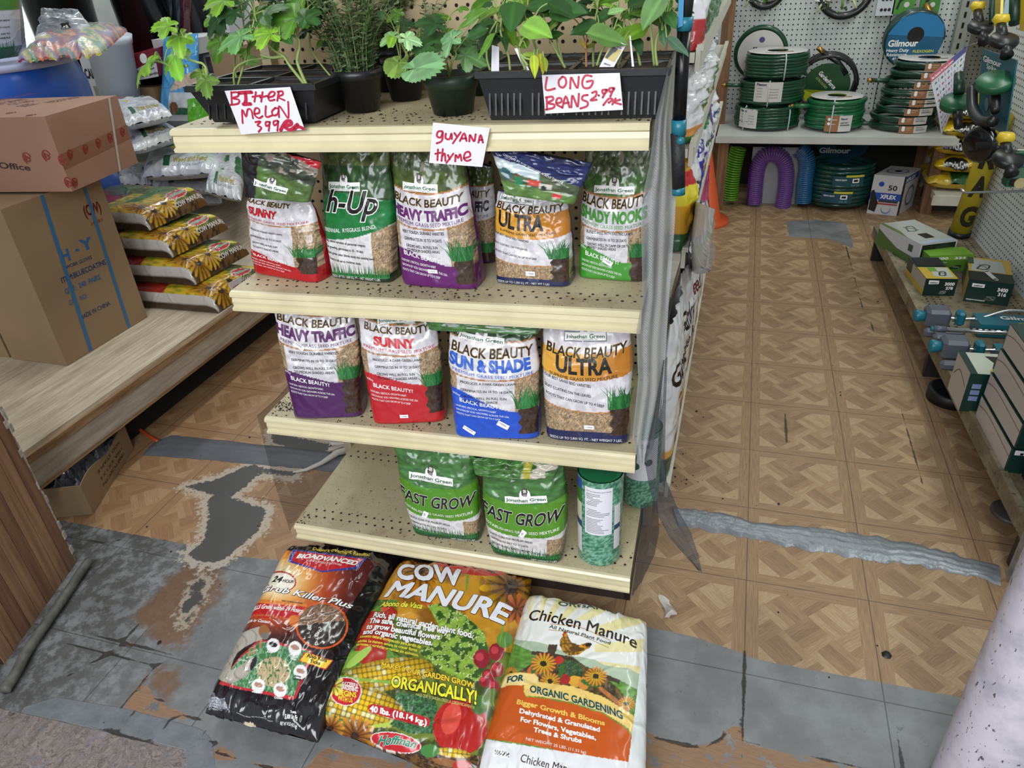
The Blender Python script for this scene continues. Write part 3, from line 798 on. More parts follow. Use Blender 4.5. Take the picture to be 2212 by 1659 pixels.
peg(bb, G(.02, .40, .2), GX, (0, 0, 1), 35, 66, .0262, .0042, -GY)
bb.build('pegboard_back', unit)
for gx in (-.012, GW+.012):
    u = MB(); u.hexa([G(gx-.012, .37, 0), G(gx+.012, .37, 0), G(gx+.012, .43, 0), G(gx-.012, .43, 0), G(gx-.012, .37, 1.95), G(gx+.012, .37, 1.95), G(gx+.012, .43, 1.95), G(gx-.012, .43, 1.95)], mat('cream_upright', 'a99d80', .5, var=.1)); u.build('upright', unit)
k = MB(); k.hexa([G(.03, .07, 0), G(GW-.005, .07, 0), G(GW-.005, .10, 0), G(.03, .10, 0), G(.03, .07, .13), G(GW-.005, .07, .13), G(GW-.005, .10, .13), G(.03, .10, .13)], mat('dark_kick_board', '3a2f29', .5, var=.3, vscale=12.))
k.hexa([G(GW-.02, .07, 0), G(GW-.004, .07, 0), G(GW-.004, .40, 0), G(GW-.02, .40, 0), G(GW-.02, .07, .12), G(GW-.004, .07, .12), G(GW-.004, .40, .12), G(GW-.02, .40, .12)], DARKM)
k.build('kick_plate', unit)
def lip_profile(): return [(.010, 0), (.002, -.001), (-.003, -.006), (-.003, -.012), (.003, -.016), (.001, -.026), (.003, -.036), (-.005, -.040), (-.004, -.046), (.004, -.046)]
for kz in (3, 2, 1, 0):
    s = MB(); x0, x1 = (-.034, GW+.0) if kz == 3 else (0., GW); back = .395
    pr = lip_profile(); xs = np.linspace(x0, x1, 24)
    s.grid(np.array([[G(gx, a, shelf_z(kz, gx)+b) for gx in xs] for a, b in pr]), CREAM, flip=True, smooth=False)
    s.grid(np.array([[G(gx, a+.0015, shelf_z(kz, gx)+b) for gx in (x0, x1)] for a, b in pr]), CREAM, smooth=False)
    lip = s
    s = MB(); t = .018
    s.hexa([G(x0, .009, shelf_z(kz, x0)-t), G(x1, .009, shelf_z(kz, x1)-t), G(x1, back, shelf_z(kz, x1)-t), G(x0, back, shelf_z(kz, x0)-t),
            G(x0, .009, shelf_z(kz, x0)), G(x1, .009, shelf_z(kz, x1)), G(x1, back, shelf_z(kz, x1)), G(x0, back, shelf_z(kz, x0))], DECKM)
    ex = G(x1, 0, shelf_z(kz, x1))-G(x0, 0, shelf_z(kz, x0)); nn = np.array([0, 0, 1.])
    for j, (gy, of) in enumerate(((.045, 0), (.072, .012), (.325, 0), (.352, .012))):
        peg(s, G(x0+.02+of, gy, shelf_z(kz, x0)+.0004), ex, GY, 36 if kz != 3 else 37, 1, .0254, .0034, nn)
    # side flanges of the deck
    for gx in (x0, x1):
        s.quad(G(gx, .0, shelf_z(kz, gx)-.045), G(gx, back, shelf_z(kz, gx)-.045), G(gx, back, shelf_z(kz, gx)), G(gx, .0, shelf_z(kz, gx)), mat('deck_flange', '6d6455', .6, var=.3))
    d = s.build('shelf_deck', unit); lip.build('price_rail', d)
# soil spilled on the shelves
SOIL = mat('dry_soil', '2c211a', .95, var=.5, vscale=60.)
def crumbs(mb, pos, n, spread, smin, smax, r):
    for _ in range(n):
        a, b = r.gauss(0, 1), r.gauss(0, 1); g = smin+(smax-smin)*r.random()**3
        c = pos(a*spread[0], b*spread[1])
        if c is None: continue
        V = np.array([(r.uniform(.6, 1)*x, r.uniform(.6, 1)*y, r.uniform(.5, 1)*z) for x, y, z in ((1, 0, 0), (-1, 0, 0), (0, 1, 0), (0, -1, 0), (0, 0, .8), (0, 0, -.3))])*g/2
        mb.raw(V+c+np.array([0, 0, g*.15]), [(0, 2, 4), (2, 1, 4), (1, 3, 4), (3, 0, 4), (2, 0, 5), (1, 2, 5), (3, 1, 5), (0, 3, 5)], SOIL)
r = random.Random(5)
for kz, spots, lab in ((3, ((.22, .03, 60, .07), (.35, .1, 160, .10), (.55, .12, 120, .12), (.9, .03, 30, .03)), 'loose dark soil scattered around the pots on the top shelf'),
                  (2, ((.38, .03, 70, .04), (.52, .04, 60, .03), (.25, .03, 20, .08), (.75, .02, 24, .10)), 'dry soil crumbs along the front of the second shelf'),
                  (1, ((.03, .06, 260, .022), (.40, .035, 90, .03), (.66, .03, 60, .05), (.2, .03, 40, .06)), 'heap and crumbs of dark soil on the third shelf from the top'),
                  (0, ((.02, .03, 60, .02), (.38, .05, 70, .03), (.62, .04, 50, .06), (.85, .1, 90, .04), (.3, .12, 90, .12)), 'soil crumbs on the bottom shelf deck')):
    def fn(mb, kz=kz, spots=spots):
        for gx, gy, cnt, sx in spots:
            def pos(a, b, gx=gx, gy=gy):
                X = min(max(gx+a, .004), GW-.004); Y = min(max(gy+b, .012), .3); return G(X, Y, shelf_z(kz, X))
            crumbs(mb, pos, cnt, (sx, .02 if sx < .08 else .05), .0015, .008, r)
    one('soil_crumbs', fn, lab, 'soil', kind='stuff')
# netting hung on the right end of the unit
def net_mat(name, col, a):
    m = mat(name, col, .6); nt = m.node_tree; n = NB(nt); b = nt.nodes['Principled BSDF']
    at_ = nt.nodes.new('ShaderNodeTexCoord'); w1 = nt.nodes.new('ShaderNodeTexWave'); w1.inputs['Scale'].default_value = 110; w1.bands_direction = 'DIAGONAL'
    w2 = nt.nodes.new('ShaderNodeTexWave'); w2.inputs['Scale'].default_value = 140; w2.bands_direction = 'Z'
    for q in (w1, w2): nt.links.new(at_.outputs['Object'], q.inputs['Vector'])
    al = n.add(n.mul(n.add(w1.outputs['Fac'], w2.outputs['Fac']), .25), a-.25); nt.links.new(al, b.inputs['Alpha']); return m
NETM = net_mat('grey_netting', 'a2a5a6', .64); NETD = net_mat('dark_netting', '2b3038', .66); NETL = net_mat('black_netting', '1b1d20', .40)
def curtain(mb, rows, m, nx=18, nz_=70, amp=.004, seed=1):
    """rows of (left point, right point); folds run down the cloth"""
    L = np.array([a for a, b in rows]); R = np.array([b for a, b in rows]); k = np.linspace(0, 1, len(rows)); t = np.linspace(0, 1, nz_)
    L = np.stack([np.interp(t, k, L[:, i]) for i in range(3)], 1); R = np.stack([np.interp(t, k, R[:, i]) for i in range(3)], 1)
    u = np.linspace(0, 1, nx); P = L[:, None]*(1-u[None, :, None])+R[:, None]*u[None, :, None]
    f = amp*np.sin(u*19+seed)[None, :]+amp*1.5*(fbm(u[None, :]*5+0*t[:, None], t[:, None]*3, seed)-.5)
    P = P-GY*f[..., None]; mb.grid(P, m)
def rows(*q): return [(atg(a, b, g1), atg(c, d, g2)) for a, b, g1, c, d, g2 in q]
def fn(mb):
    curtain(mb, rows((1440, 160, -.008, 1464, 100, .10), (1416, 255, -.014, 1452, 245, .06), (1411, 300, -.016, 1450, 300, .05), (1402, 360, -.016, 1458, 360, .05), (1389, 420, -.016, 1460, 420, .05),
                     (1385, 480, -.018, 1458, 480, .04), (1387, 560, -.018, 1452, 560, .04), (1388, 640, -.018, 1445, 650, .03), (1375, 716, -.018, 1438, 760, .03),
                     (1379, 817, -.018, 1432, 868, .03), (1366, 944, -.018, 1412, 960, .02), (1380, 1000, -.018, 1396, 1000, .0)), NETM)
    curtain(mb, rows((1432, 780, .02, 1442, 770, .05), (1412, 900, .01, 1438, 890, .04), (1392, 990, -.01, 1436, 990, .02), (1402, 1050, -.02, 1440, 1040, .0), (1420, 1110, -.03, 1466, 1105, -.01),
                     (1446, 1160, -.05, 1492, 1150, -.03), (1480, 1200, -.06, 1508, 1196, -.05), (1508, 1232, -.07, 1516, 1234, -.07)), NETD, nx=10, seed=3)
    curtain(mb, rows((1384, 1090, .02, 1420, 1080, .1), (1378, 1180, .02, 1424, 1150, .1), (1372, 1240, .0, 1414, 1200, .08), (1364, 1290, -.01, 1390, 1250, .04)), NETD, nx=8, nz_=24, seed=5)
one('shade_netting', fn, 'grey woven netting hanging off the right end of the seed shelves, trailing to the floor', 'netting')
def fn(mb):
    t = np.linspace(0, 1, 30)
    P = np.array([[G(-.022-.006*sin(8*a+3*b), .005+.38*a, .14+b*.39) for a in t] for b in t]); mb.grid(P, NETL)
    if 0: pass
one('shade_netting', fn, 'dark see-through netting closing the left end of the seed shelves', 'netting')
# ------------------------------------------------------------ tape stuck across the floor
DUCT = mat('silver_duct_tape', '84898f', .35, metal=.35, bump=.6, bscale=45., var=.15, vscale=20.)
DUCT2 = mat('grey_cloth_tape', '575a60', .45, bump=.3, bscale=30., var=.15, vscale=12.)
def tape(mb, top, bot, m, z=.0022, n=60, ragged=.004, seed=1):
    a = np.array([bp(x, y, 2, 0.) for x, y in top]); b = np.array([bp(x, y, 2, 0.) for x, y in bot])
    t = np.linspace(0, 1, n); A = np.stack([np.interp(t, np.linspace(0, 1, len(a)), a[:, i]) for i in range(3)], 1); B = np.stack([np.interp(t, np.linspace(0, 1, len(b)), b[:, i]) for i in range(3)], 1)
    rr = (vnoise(t*60, t*0, seed)-.5)*ragged*2; A[:, 1] += rr; B[:, 1] += (vnoise(t*70, t*0+3, seed)-.5)*ragged*2
    u = np.linspace(0, 1, 14); P = A[:, None]*(1-u[None, :, None])+B[:, None]*u[None, :, None]
    h = z+.0035*np.sin(pi*u)[None, :]*(.5+fbm(t[:, None]*9, u[None, :]*3, seed))+.0022*np.abs(np.sin(u[None, :]*12+4*fbm(t[:, None]*7, u[None, :], seed+2)))
    P[..., 2] = h; P[:, 0, 2] = .0006; P[:, -1, 2] = .0006
    mb.grid(P, m)
one('duct_tape_strip', lambda mb: tape(mb, ((1452, 1094), (1530, 1105), (1640, 1128), (1760, 1140), (1900, 1160), (2040, 1190), (2158, 1224)), ((1466, 1136), (1540, 1148), (1640, 1168), (1750, 1190), (1880, 1210), (2020, 1228), (2160, 1262)), DUCT, ragged=.008),
    'wrinkled silver duct tape strip stuck across the right-hand aisle floor', 'tape')
one('duct_tape_strip', lambda mb: tape(mb, ((340, 952), (372, 940), (450, 948), (560, 960), (652, 969), (800, 985)), ((309, 984), (345, 986), (450, 994), (560, 1004), (652, 1012), (800, 1030)), DUCT2, ragged=.003, seed=4),
    'flat dark grey tape strip on the floor left of the seed shelves', 'tape')
# ------------------------------------------------------------ odds and ends on the floor
def fn(mb):
    p = bp(1440, 1322, 2, 0.); t = np.linspace(0, 1, 12); P = np.array([[p+np.array([.030*(a-.5)+.012*sin(5*b), .085*(b-.4)*(1-.3*a), .006+.012*sin(pi*a)*(.5+.5*sin(6*b))]) for a in t] for b in t])
    P[:3, :, 0] = P[:3, :, 0]*.5+p[0]*.5; mb.grid(P, mat_film('scrap_film', (.8, .78, .76), .75))
one('plastic_scrap', fn, 'small crumpled clear plastic scrap on the floor right of the seed shelves', 'scrap')
def fn(mb):
    r2 = random.Random(3)
    for px, py, c, s in ((1475, 1045, 9, .03), (1500, 1000, 6, .05), (1468, 990, 5, .04), (1520, 880, 4, .08), (1660, 1240, 6, .2), (1915, 1415, 1, .0), (1700, 1150, 8, .3), (1300, 1500, 2, .1), (300, 1300, 14, .3), (1560, 1100, 6, .1), (1800, 700, 12, .5), (560, 960, 12, .2)):
        p = bp(px, py, 2, 0.); crumbs(mb, lambda a, b: p+np.array([a, b, 0]), c, (s, s), .004, .016, r2)
one('soil_crumbs', fn, 'dark soil crumbs scattered over the parquet floor beside the seed shelves', 'soil', kind='stuff')
def fn(mb):
    p = bp(720, 985, 2, 0.); pts = [p+np.array(q) for q in ((-.09, -.12, .004), (-.05, -.10, .006), (-.01, -.06, .012), (.02, 0, .018), (.05, .03, .012), (.02, .06, .008), (-.04, .05, .01), (-.02, .01, .02), (.06, .09, .01))]
    mb.tube(pts, [.003, .006, .008, .012, .014, .012, .010, .008, .003], mat('torn_paper', 'cfc9c2', .8, bump=.5), n=6)
one('paper_scrap', fn, 'torn white paper strip on the floor behind the left netting', 'scrap')
# ------------------------------------------------------------ seed pouches on the shelves
def KT(y0, y1, **k):
    """heights along the face measured from the picture of the pouch: y0 bottom, y1 top"""
    o = {}
    for a, v in k.items():
        if a in ('bbh', 'nh', 'tufth'): o[a] = v/(y0-y1)
        elif a in ('tilt', 'ltilt', 'tbt'): o[a] = v
        else: o[a] = (y0-v)/(y0-y1)
    o['y0'] = y0; o['y1'] = y1
    return o
def spouch(k, FL, FR, TL, TR, b=.045, bt=.006, lean=.02, n=2.8, seed=1, wprof=((0, 1), (1, 1)), wr=.005, dmid=None):
    a = bp(FL[0], FL[1], 2, SHELF_Z[k]+.001); c = bp(FR[0], FR[1], 2, SHELF_Z[k]+.001)
    gya = (a-G(0, 0, 0))@GY; gyc = (c-G(0, 0, 0))@GY
    BL = a+GY*b*.75-GX*.004; BR = c+GY*b*.75+GX*.004
    zL = shelf_z(k, (a-G(0, 0, 0))@GX)+.001; zR = shelf_z(k, (c-G(0, 0, 0))@GX)+.001; BL[2] = zL; BR[2] = zR
    TLw = atg(TL[0], TL[1], gya+b*.75+lean); TRw = atg(TR[0], TR[1], gyc+b*.75+lean)
    ex = BR-BL; fr = np.cross(ex/np.linalg.norm(ex), [0, 0, 1.]); 
    if fr@GY > 0: fr = -fr
    dp = dmid or ((0, b), (.35, b*1.02), (.62, b*.8), (.85, b*.45), (1, bt))
    return Pouch(BL, BR, TLw, TRw, fr, dp, n=n, seed=seed, wprof=wprof, wr=wr)
def flap(th, name, BL, BR, TL, TR, gy, art, txts=(), d=.008, seed=1, gyt=None, wr=.008, logo=None):
    gt = gy if gyt is None else gyt
    P = Pouch(atg(*BL, gy), atg(*BR, gy), atg(*TL, gt), atg(*TR, gt), -GY, ((0, d), (1, d*.6)), n=3, seed=seed, wr=wr)
    mb = MB(); P.mesh(mb, PF, lambda s, t: art(Art(s, t, '222222', P.w, P.h)).C, '1d1d1d', nu=60, nt=50)
    for tx in txts: write(mb, tx[0], P, *tx[1:5], tx[5] if len(tx) > 5 else WHITE, rot=tx[6] if len(tx) > 6 else 0, bold=.004)
    if logo: portrait_logo(mb, P, *logo[:4], rot=logo[4])
    mb.build(name, th); return P
AREAS = lambda a, b, y, x0=.14, w1=.48, dl=(0, 17, 33, 43), y0=0, y1=1: None
def L4(K, ys, xs, tx, ws):
    return [(t, x, w, (K['y0']-y)/(K['y0']-K['y1'])) for t, x, w, y in zip(tx, xs, ws, ys)]
# --- upper row (second shelf)
K = KT(597, 418, bb=449, bbh=11, name=473, nh=16, sub=485, mid=489, title=427, acc=546, accr=572, why=567, tuft=549, tufth=28, base=600, ltilt=-.04, soil0=585)
P = spouch(2, (556, 584), (690, 609), (530, 415), (676, 428), b=.042, lean=.01, seed=3, wprof=((0, 1), (.5, 1.03), (.85, 1.0), (1, .9)))
t1 = seed_pouch('SUNNY', 'b01522', P, K, 'small sunny grass seed pouch with red base, leftmost on the upper bag shelf', lines=L4(K, (507, 522, 536, 545), (.12, .12, .14, .14), ('PRODUCES A DARK-GREEN LAWN', 'GERMINATES IN 10 TO 14 DAYS', 'GROWS WELL IN FULL SUN', 'TO LIGHTLY SHADED AREAS'), (.48, .46, .38, .4)), logo=None, seed=3, nm=(.1, .42), bb=(.02, .72), side='a81420', group=None)
def art(a):
    n = fbm(a.x*80, a.y*80, 3)[..., None]
    a.put(np.ones_like(a.s), np.array(hx('4f6b33'))*(.6+.7*n))
    a.put(a.t > .55-.3*(a.s-.5), np.array(hx('3a4234'))*(.4+1.1*n)); a.put((a.t > .6-.3*(a.s-.5)) & (fbm(a.x*50, a.y*50, 8) > .57), '8a7f74')
    a.put(a.s < .18+.1*a.t, '17181a'); a.put(a.t > 1.25-.42*a.s, 'a81523'); return a
Q = flap(t1, 'folded_top', (531, 424), (668, 436), (517, 300), (694, 350), .035, art, (('SEEDS UP TO 1,650 SQ. FT. - NET WEIGHT 3 LBS.', .42, .97, .5, .05, WHITE, -.38),), seed=2, logo=(.42, .26, .5, .13, -.16))
K = KT(603, 303, tuft=600, base=600)
P = spouch(2, (722, 596), (845, 610), (686, 303), (842, 303), b=.042, lean=.015, seed=5, wprof=((0, 1), (.3, 1.04), (.55, 1.04), (.8, .96), (1, 1.)))
th = thing('seed_bag', (P.BL+P.BR)/2, 'green perennial ryegrass seed pouch with script lettering on the upper bag shelf', 'bag')
def art(s, t):
    a = Art(s, t, 'd9d6d6', P.w, P.h); n = fbm(a.x*80, a.y*80, 3)[..., None]
    a.mottle(np.ones_like(a.s), 'dcdada', 'cbc8c8', 90); seeds(a, (a.s > .76) & (a.t < .42))
    cur = .36+.06*np.cos((a.s-.1)*2.4+2.6)+.07*a.s
    a.put(a.t > cur, np.array(hx('157036'))*(.85+.3*n)); a.put(a.t > .66-.1*np.abs(a.s-.4), np.array(hx('35532f'))*(.5+.9*n))
    a.put((a.t > .84), np.array(hx('5c6a3d'))*(.35+1.2*n)); a.put(a.t < .05+.02*a.s, '17301e'); return a.C
mb = MB(); P.mesh(mb, PF, art, '245a2f'); pr = mb
write(pr, 'h-Up', P, .12, .52, .74, .16, INK, bold=.02, shear=.35, outline=WHITE, ow=.03)
write(pr, 'PERENNIAL  RYEGRASS BLEND', P, .02, .385, .8, .03, WHITE, warp=arc(.07, .02))
for i, (tx, w_) in enumerate((('Elite, native varieties of perennial ryegrass', .62), ('Fast growing, germinates in 10 - 14 days', .58), ('Dark-green color blends nicely into existing lawns', .74), ('Grows in full sun to moderate shade', .52))):
    write(pr, tx, P, .05, .28-.048*i, w_, .02, INK, bold=.014, warp=arc(-.03, .01))
grass_edge(pr, P, .02, .98, .035, .10, 110, 4, GR1, GR2); write(pr, 'FEEDS UP TO 1,500 SQ. FT. - NET WEIGHT 3 LBS.', P, .06, .018, .8, .02, WHITE)
portrait_logo(pr, P, .4, .70, .48, .06, rot=.02); pr.build('pouch', th)
K = KT(620, 303, bb=448, bbh=17, name=478, nh=22, sub=491, mid=497, title=420, acc=538, accr=574, why=566, tuft=558, tufth=44, base=620, tb=318, tbt=-.05, soil0=612)
P = spouch(2, (874, 613), (1028, 626), (842, 303), (998, 303), b=.045, lean=.02, seed=8, wprof=((0, 1), (.5, 1.02), (.8, 1), (1, .96)))
t3 = seed_pouch('HEAVY TRAFFIC', '5f1a63', P, K, 'purple based heavy traffic grass seed pouch on the upper bag shelf, under the thyme sign', lines=L4(K, (508, 523, 538, 547), (.14, .16, .17, .17), ('VERY TOUGH, DURABLE VARIETIES', 'GERMINATES IN 10 TO 14 DAYS', 'GROWS WELL IN FULL SUN', 'TO MEDIUM SHADED AREAS'), (.56, .5, .42, .44)), logo=(.42, .675, .48, .058, -.05), topband='4a1a55', seed=5, nm=(.01, .97), stick=((.42, .12, .022, .008, -.05),), toptext=(('SEEDS UP TO 1,200', .3, .965, .4, .02, -.05),))
K = KT(613, 418, bb=463, bbh=18, name=499, nh=34, sub=510, mid=400, title=380, acc=573, g1=463, g0=518, tuft=556, tufth=40, base=602, ltilt=-.09, tilt=.0, soil0=606)
P = spouch(2, (1076, 611), (1228, 622), (1070, 412), (1228, 418), b=.045, lean=.015, seed=13, wprof=((0, 1), (.5, 1.03), (.85, 1.0), (1, .92)))
t4 = seed_pouch('ULTRA', '1c2350', P, K, 'ultra grass seed pouch with gold band and navy folded top on the upper bag shelf', ultra=True, lines=L4(K, (524, 543, 560), (.02, .02, .04), ('OUR BEST GRASS SEED VARIETIES', 'SILKY COATING ON THE LEAVES', 'ROOTS THAT CAN GROW UP TO 4\' DEEP'), (.48, .46, .56)), logo=(.3, .93, .48, .085, -.08), seed=7, nm=(.08, .6), sub='SUPREME GRASS SEED MIXTURE', stick=((.45, .13, .02, .010, 0.),), side='26336a', toptext=(('SEEDS UP TO 1,200 SQ. FT. - NET WT 3 LBS', .05, .025, .7, .025),))
def art(a):
    n = fbm(a.x*90, a.y*90, 3)[..., None]
    a.put(np.ones_like(a.s), np.array(hx('587a3a'))*(.6+.7*n)); a.put(a.t > .3-.1*(a.s), np.array(hx('4d5a3c'))*(.45+1.*n)); a.put((a.t > .55-.25*a.s) & (a.s < .5), 'b9c6cc')
    a.put(a.t > .80-.38*a.s, '1b2558'); a.put(a.t > .98-.1*a.s, '141b40')
    a.rect(.36, .3, .52, .42, 'c4443a'); a.rect(.5, .26, .66, .38, 'c9c5bd'); a.ell(.56, .27, .04, .06, '2b2b2b'); a.rect(.68, .1, .8, .2, 'c23b36'); a.ell(.24, .34, .05, .12, '1f7a4c'); a.ell(.24, .48, .03, .05, '6d4a38'); a.ell(.1, .46, .07, .12, '2e5a60'); return a
flap(t4, 'folded_top', (1092, 418), (1240, 440), (1058, 312), (1280, 352), .03, art, (('GROWN BY SOD GROWERS ACROSS THE U.S.A.', .12, .84, .72, .045, WHITE, -.42),), seed=4)
K = KT(607, 303, bb=451, bbh=22, name=482, nh=24, sub=495, mid=501, title=427, acc=532, accr=567, why=567, tuft=550, tufth=40, base=620, tb=308, soil0=610)
P = spouch(2, (1256, 601), (1392, 613), (1264, 303), (1412, 303), b=.045, lean=.02, seed=17, wprof=((0, 1), (.5, 1.03), (.8, 1), (1, .96)))
t5 = seed_pouch('SHADY NOOKS', '3f8a2e', P, K, 'shady nooks grass seed pouch with green base, right end of the upper bag shelf', acc='3f8f2c', lines=L4(K, (508, 522, 534, 541), (.14, .14, .15, .15), ('BLENDS WELL WITH EXISTING LAWN', 'GERMINATES IN 10 TO 20 DAYS', 'GROWS WELL IN DAMP OR DRY', 'HEAVILY SHADED AREAS'), (.66, .58, .58, .42)), logo=(.5, .645, .58, .055, .0), topband='2a6a2c', top='43662f', seed=9, nm=(.04, .92), stick=((.38, .155, .022, .010, -.5),), toptext=(('SEEDS UP TO 2,250', .1, .985, .4, .015),), side='2c5f24')
P = spouch(2, (960, 560), (1066, 570), (955, 330), (1064, 360), b=.04, lean=.01, seed=21)
K = KT(565, 345, bb=425, bbh=16, name=455, nh=22, sub=470, mid=478, title=400, acc=520, accr=540, why=540, tuft=540, tufth=30, base=560)
seed_pouch('HEAVY TRAFFIC', '3b2b3d', P, K, 'dim purple grass seed pouch standing behind the heavy traffic pouch, half hidden', logo=None, seed=4, acc='3a2140')
# --- middle row (third shelf)
K = KT(898, 645, bb=708, bbh=18, name=738, nh=22, sub=751, mid=757, title=683, acc=802, accr=826, why=832, tuft=818, tufth=42, base=900, tb=640, soil0=895)
P = spouch(1, (630, 901), (776, 897), (588, 648), (762, 655), b=.045, lean=.025, seed=23, wprof=((0, .98), (.3, 1.0), (.6, 1.05), (1, .98)))
seed_pouch('HEAVY TRAFFIC', '56265c', P, K, 'large heavy traffic grass seed pouch with purple base, leftmost on the lower bag shelf', lines=L4(K, (767, 783, 799, 808), (.15, .17, .18, .18), ('VERY TOUGH, DURABLE VARIETIES', 'GERMINATES IN 10 TO 20 DAYS', 'GROWS WELL IN FULL SUN', 'TO MEDIUM SHADED AREAS'), (.62, .58, .5, .52)), logo=(.5, .92, .56, .06, .02), seed=11, nm=(.02, .96), acc='4b1f57', stick=((.22, .67, .026, .012, -.6),))
K = KT(910, 655, bb=722, bbh=16, name=752, nh=20, sub=763, mid=769, title=702, acc=806, accr=832, why=846, tuft=834, tufth=40, base=920, tilt=-.02, soil0=895)
P = spouch(1, (802, 914), (952, 907), (770, 662), (936, 664), b=.048, lean=.025, seed=29, wprof=((0, 1.), (.3, 1.03), (.6, 1.07), (.8, 1.02), (1, .95)))
seed_pouch('SUNNY', 'c01a24', P, K, 'large sunny grass seed pouch with red base on the lower bag shelf', lines=L4(K, (781, 796, 812, 821), (.17, .18, .19, .19), ('PRODUCES A DARK-GREEN LAWN', 'GERMINATES IN 10 TO 20 DAYS', 'GROWS WELL IN FULL SUN', 'TO LIGHTLY SHADED AREAS'), (.6, .57, .48, .5)), logo=(.5, .86, .48, .055, .1), seed=13, nm=(.2, .5), acc='b81d27', bb=(.08, .84), stick=((.4, .07, .02, .009, 0),), top='38522c')
K = KT(943, 698, bb=775, bbh=22, name=805, nh=26, sub=818, mid=823, title=742, acc=843, accr=890, why=882, tuft=880, tufth=48, base=950, soil0=935, tilt=-.02)
P = spouch(1, (983, 941), (1156, 946), (967, 700), (1158, 706), b=.05, lean=.02, seed=31, wprof=((0, 1), (.3, 1.03), (.7, 1.05), (.9, .98), (1, .9)))
t8 = seed_pouch('SUN & SHADE', '2358b8', P, K, 'sun and shade grass seed pouch with bright blue base on the lower bag shelf', lines=L4(K, (833, 849, 864, 872), (.14, .14, .15, .15), ('PRODUCES A DARK-GREEN LAWN', 'GERMINATES IN 10 TO 14 DAYS', 'GROWS WELL IN FULL SUN', 'AND PARTIAL SHADE'), (.62, .58, .5, .4)), logo=(.38, .86, .54, .07, -.14), seed=15, nm=(.03, .88), acc='1d4fc0', stick=((.52, .16, .028, .013, -.5), (.12, .11, .03, .010, -.6)), top='2f4d2a')
def art(a):
    n = fbm(a.x*90, a.y*90, 3)[..., None]; a.put(np.ones_like(a.s), np.array(hx('3f6a34'))*(.5+.9*n)); a.put((a.t > .25) & (fbm(a.x*60, a.y*60, 9) > .55), '9aa39c'); a.put(a.t > .58-.1*np.abs(a.s-.5), '1c4fc4'); return a
flap(t8, 'folded_top', (930, 706), (1165, 716), (903, 664), (1176, 676), .03, art, (('SEEDS UP TO 5,250 SQ. FT. - NET', .22, .68, .44, .14, WHITE, 0.),), seed=6, d=.02)
K = KT(953, 668, bb=775, bbh=24, name=810, nh=35, sub=823, mid=600, title=708, acc=888, g1=765, g0=824, tuft=880, tufth=48, base=932, ltilt=-.09, soil0=938)
P = spouch(1, (1182, 946), (1352, 958), (1172, 670), (1362, 672), b=.05, lean=.02, seed=37, wprof=((0, 1), (.3, 1.04), (.6, 1.06), (.85, 1.0), (1, .95)))
seed_pouch('ULTRA', '1c2350', P, K, 'large ultra grass seed pouch with gold band, right end of the lower bag shelf', ultra=True, lines=L4(K, (836, 857, 873), (.04, .04, .05), ('OUR BEST GRASS SEED VARIETIES', 'SILKY COATING ON THE LEAVES', 'ROOTS THAT CAN GROW UP TO 4\' DEEP'), (.52, .52, .66)), logo=(.5, .795, .46, .065, 0.), seed=17, nm=(.18, .6), sub='SUPREME GRASS SEED MIXTURE', stick=((.48, .13, .022, .010, 0.),), photo=False, toptext=(('SEEDS UP TO 2,800 SQ. FT. - NET WEIGHT 7 LBS.', .06, .028, .86, .022),), side='1c2350', bb=(.06, .9))
# --- bottom row
def fast(P, y0, y1, tl, lab, seed, crump=False):
    t_ = lambda y: (y0-y)/(y0-y1); off = tl
    th = thing('seed_bag', (P.BL+P.BR)/2, lab, 'bag')
    g0, g1, gm, ba = [t_(y+off) for y in (1110, 1040, 0, 1150)][:2]+[0, t_(1148+off)]
    def art(s, t):
        a = Art(s, t, 'dddadb', P.w, P.h); n = fbm(a.x*60, a.y*140, 3)[..., None]
        a.mottle(np.ones_like(a.s), 'dedcdc', 'c9c6c8', 90); seeds(a, (a.s > .80) & (a.t < g0)); c = .07*(2*a.s-1)**2
        a.put(a.t > g0+c, '4f8a1f'); a.put(a.t > g1+c, np.array(hx('44773a'))*(.6+.7*n)); a.put(a.t < .07+c*.6, '1d4a2a'); return a.C
    mb = MB(); P.mesh(mb, PF, art, '3a6b2a'); pr = mb; wp = arc(0, .07)
    write(pr, 'FAST GROW', P, .0, t_(1082+off), .98, .12, INK, bold=.03, shear=.25, outline=WHITE, ow=.025, warp=wp)
    write(pr, 'ESTABLISHING GRASS SEED MIXTURE', P, .04, t_(1101+off), .9, .028, WHITE, bold=.006, warp=wp)
    for i, (tx, w_) in enumerate((('QUICK CURE FOR PROBLEM AREAS', .56), ('GERMINATES IN 7 TO 10 DAYS', .5), ('GROWS IN FULL SUN TO MEDIUM SHADED AREAS', .78))):
        write(pr, tx, P, .06, t_(1122+off+12*i), w_, .024, INK, bold=.012, warp=arc(-.06, .02))
    grass_edge(pr, P, .02, .98, .06, .11, 80, seed, GR1, GR2); write(pr, 'NET WEIGHT 7 LBS', P, .6, .02, .34, .02, WHITE)
    if not crump: portrait_logo(pr, P, .46, t_(1021+off), .56, .075, rot=-.08)
    else: portrait_logo(pr, P, .55, t_(1030+off), .5, .06, rot=.1)
    sticker(pr, P, .25 if not crump else .45, t_(1106+off), .012, .022, -.5, '19'); pr.build('pouch', th); return th
P = spouch(0, (896, 1153), (1032, 1168), (850, 958), (1018, 972), b=.048, lean=.025, seed=41, wprof=((0, 1), (.3, 1.05), (.6, 1.08), (.85, 1.0), (1, 1.02)))
fast(P, 1161, 962, 0, 'fast grow grass seed pouch, green and white, left of two on the bottom shelf', 3)
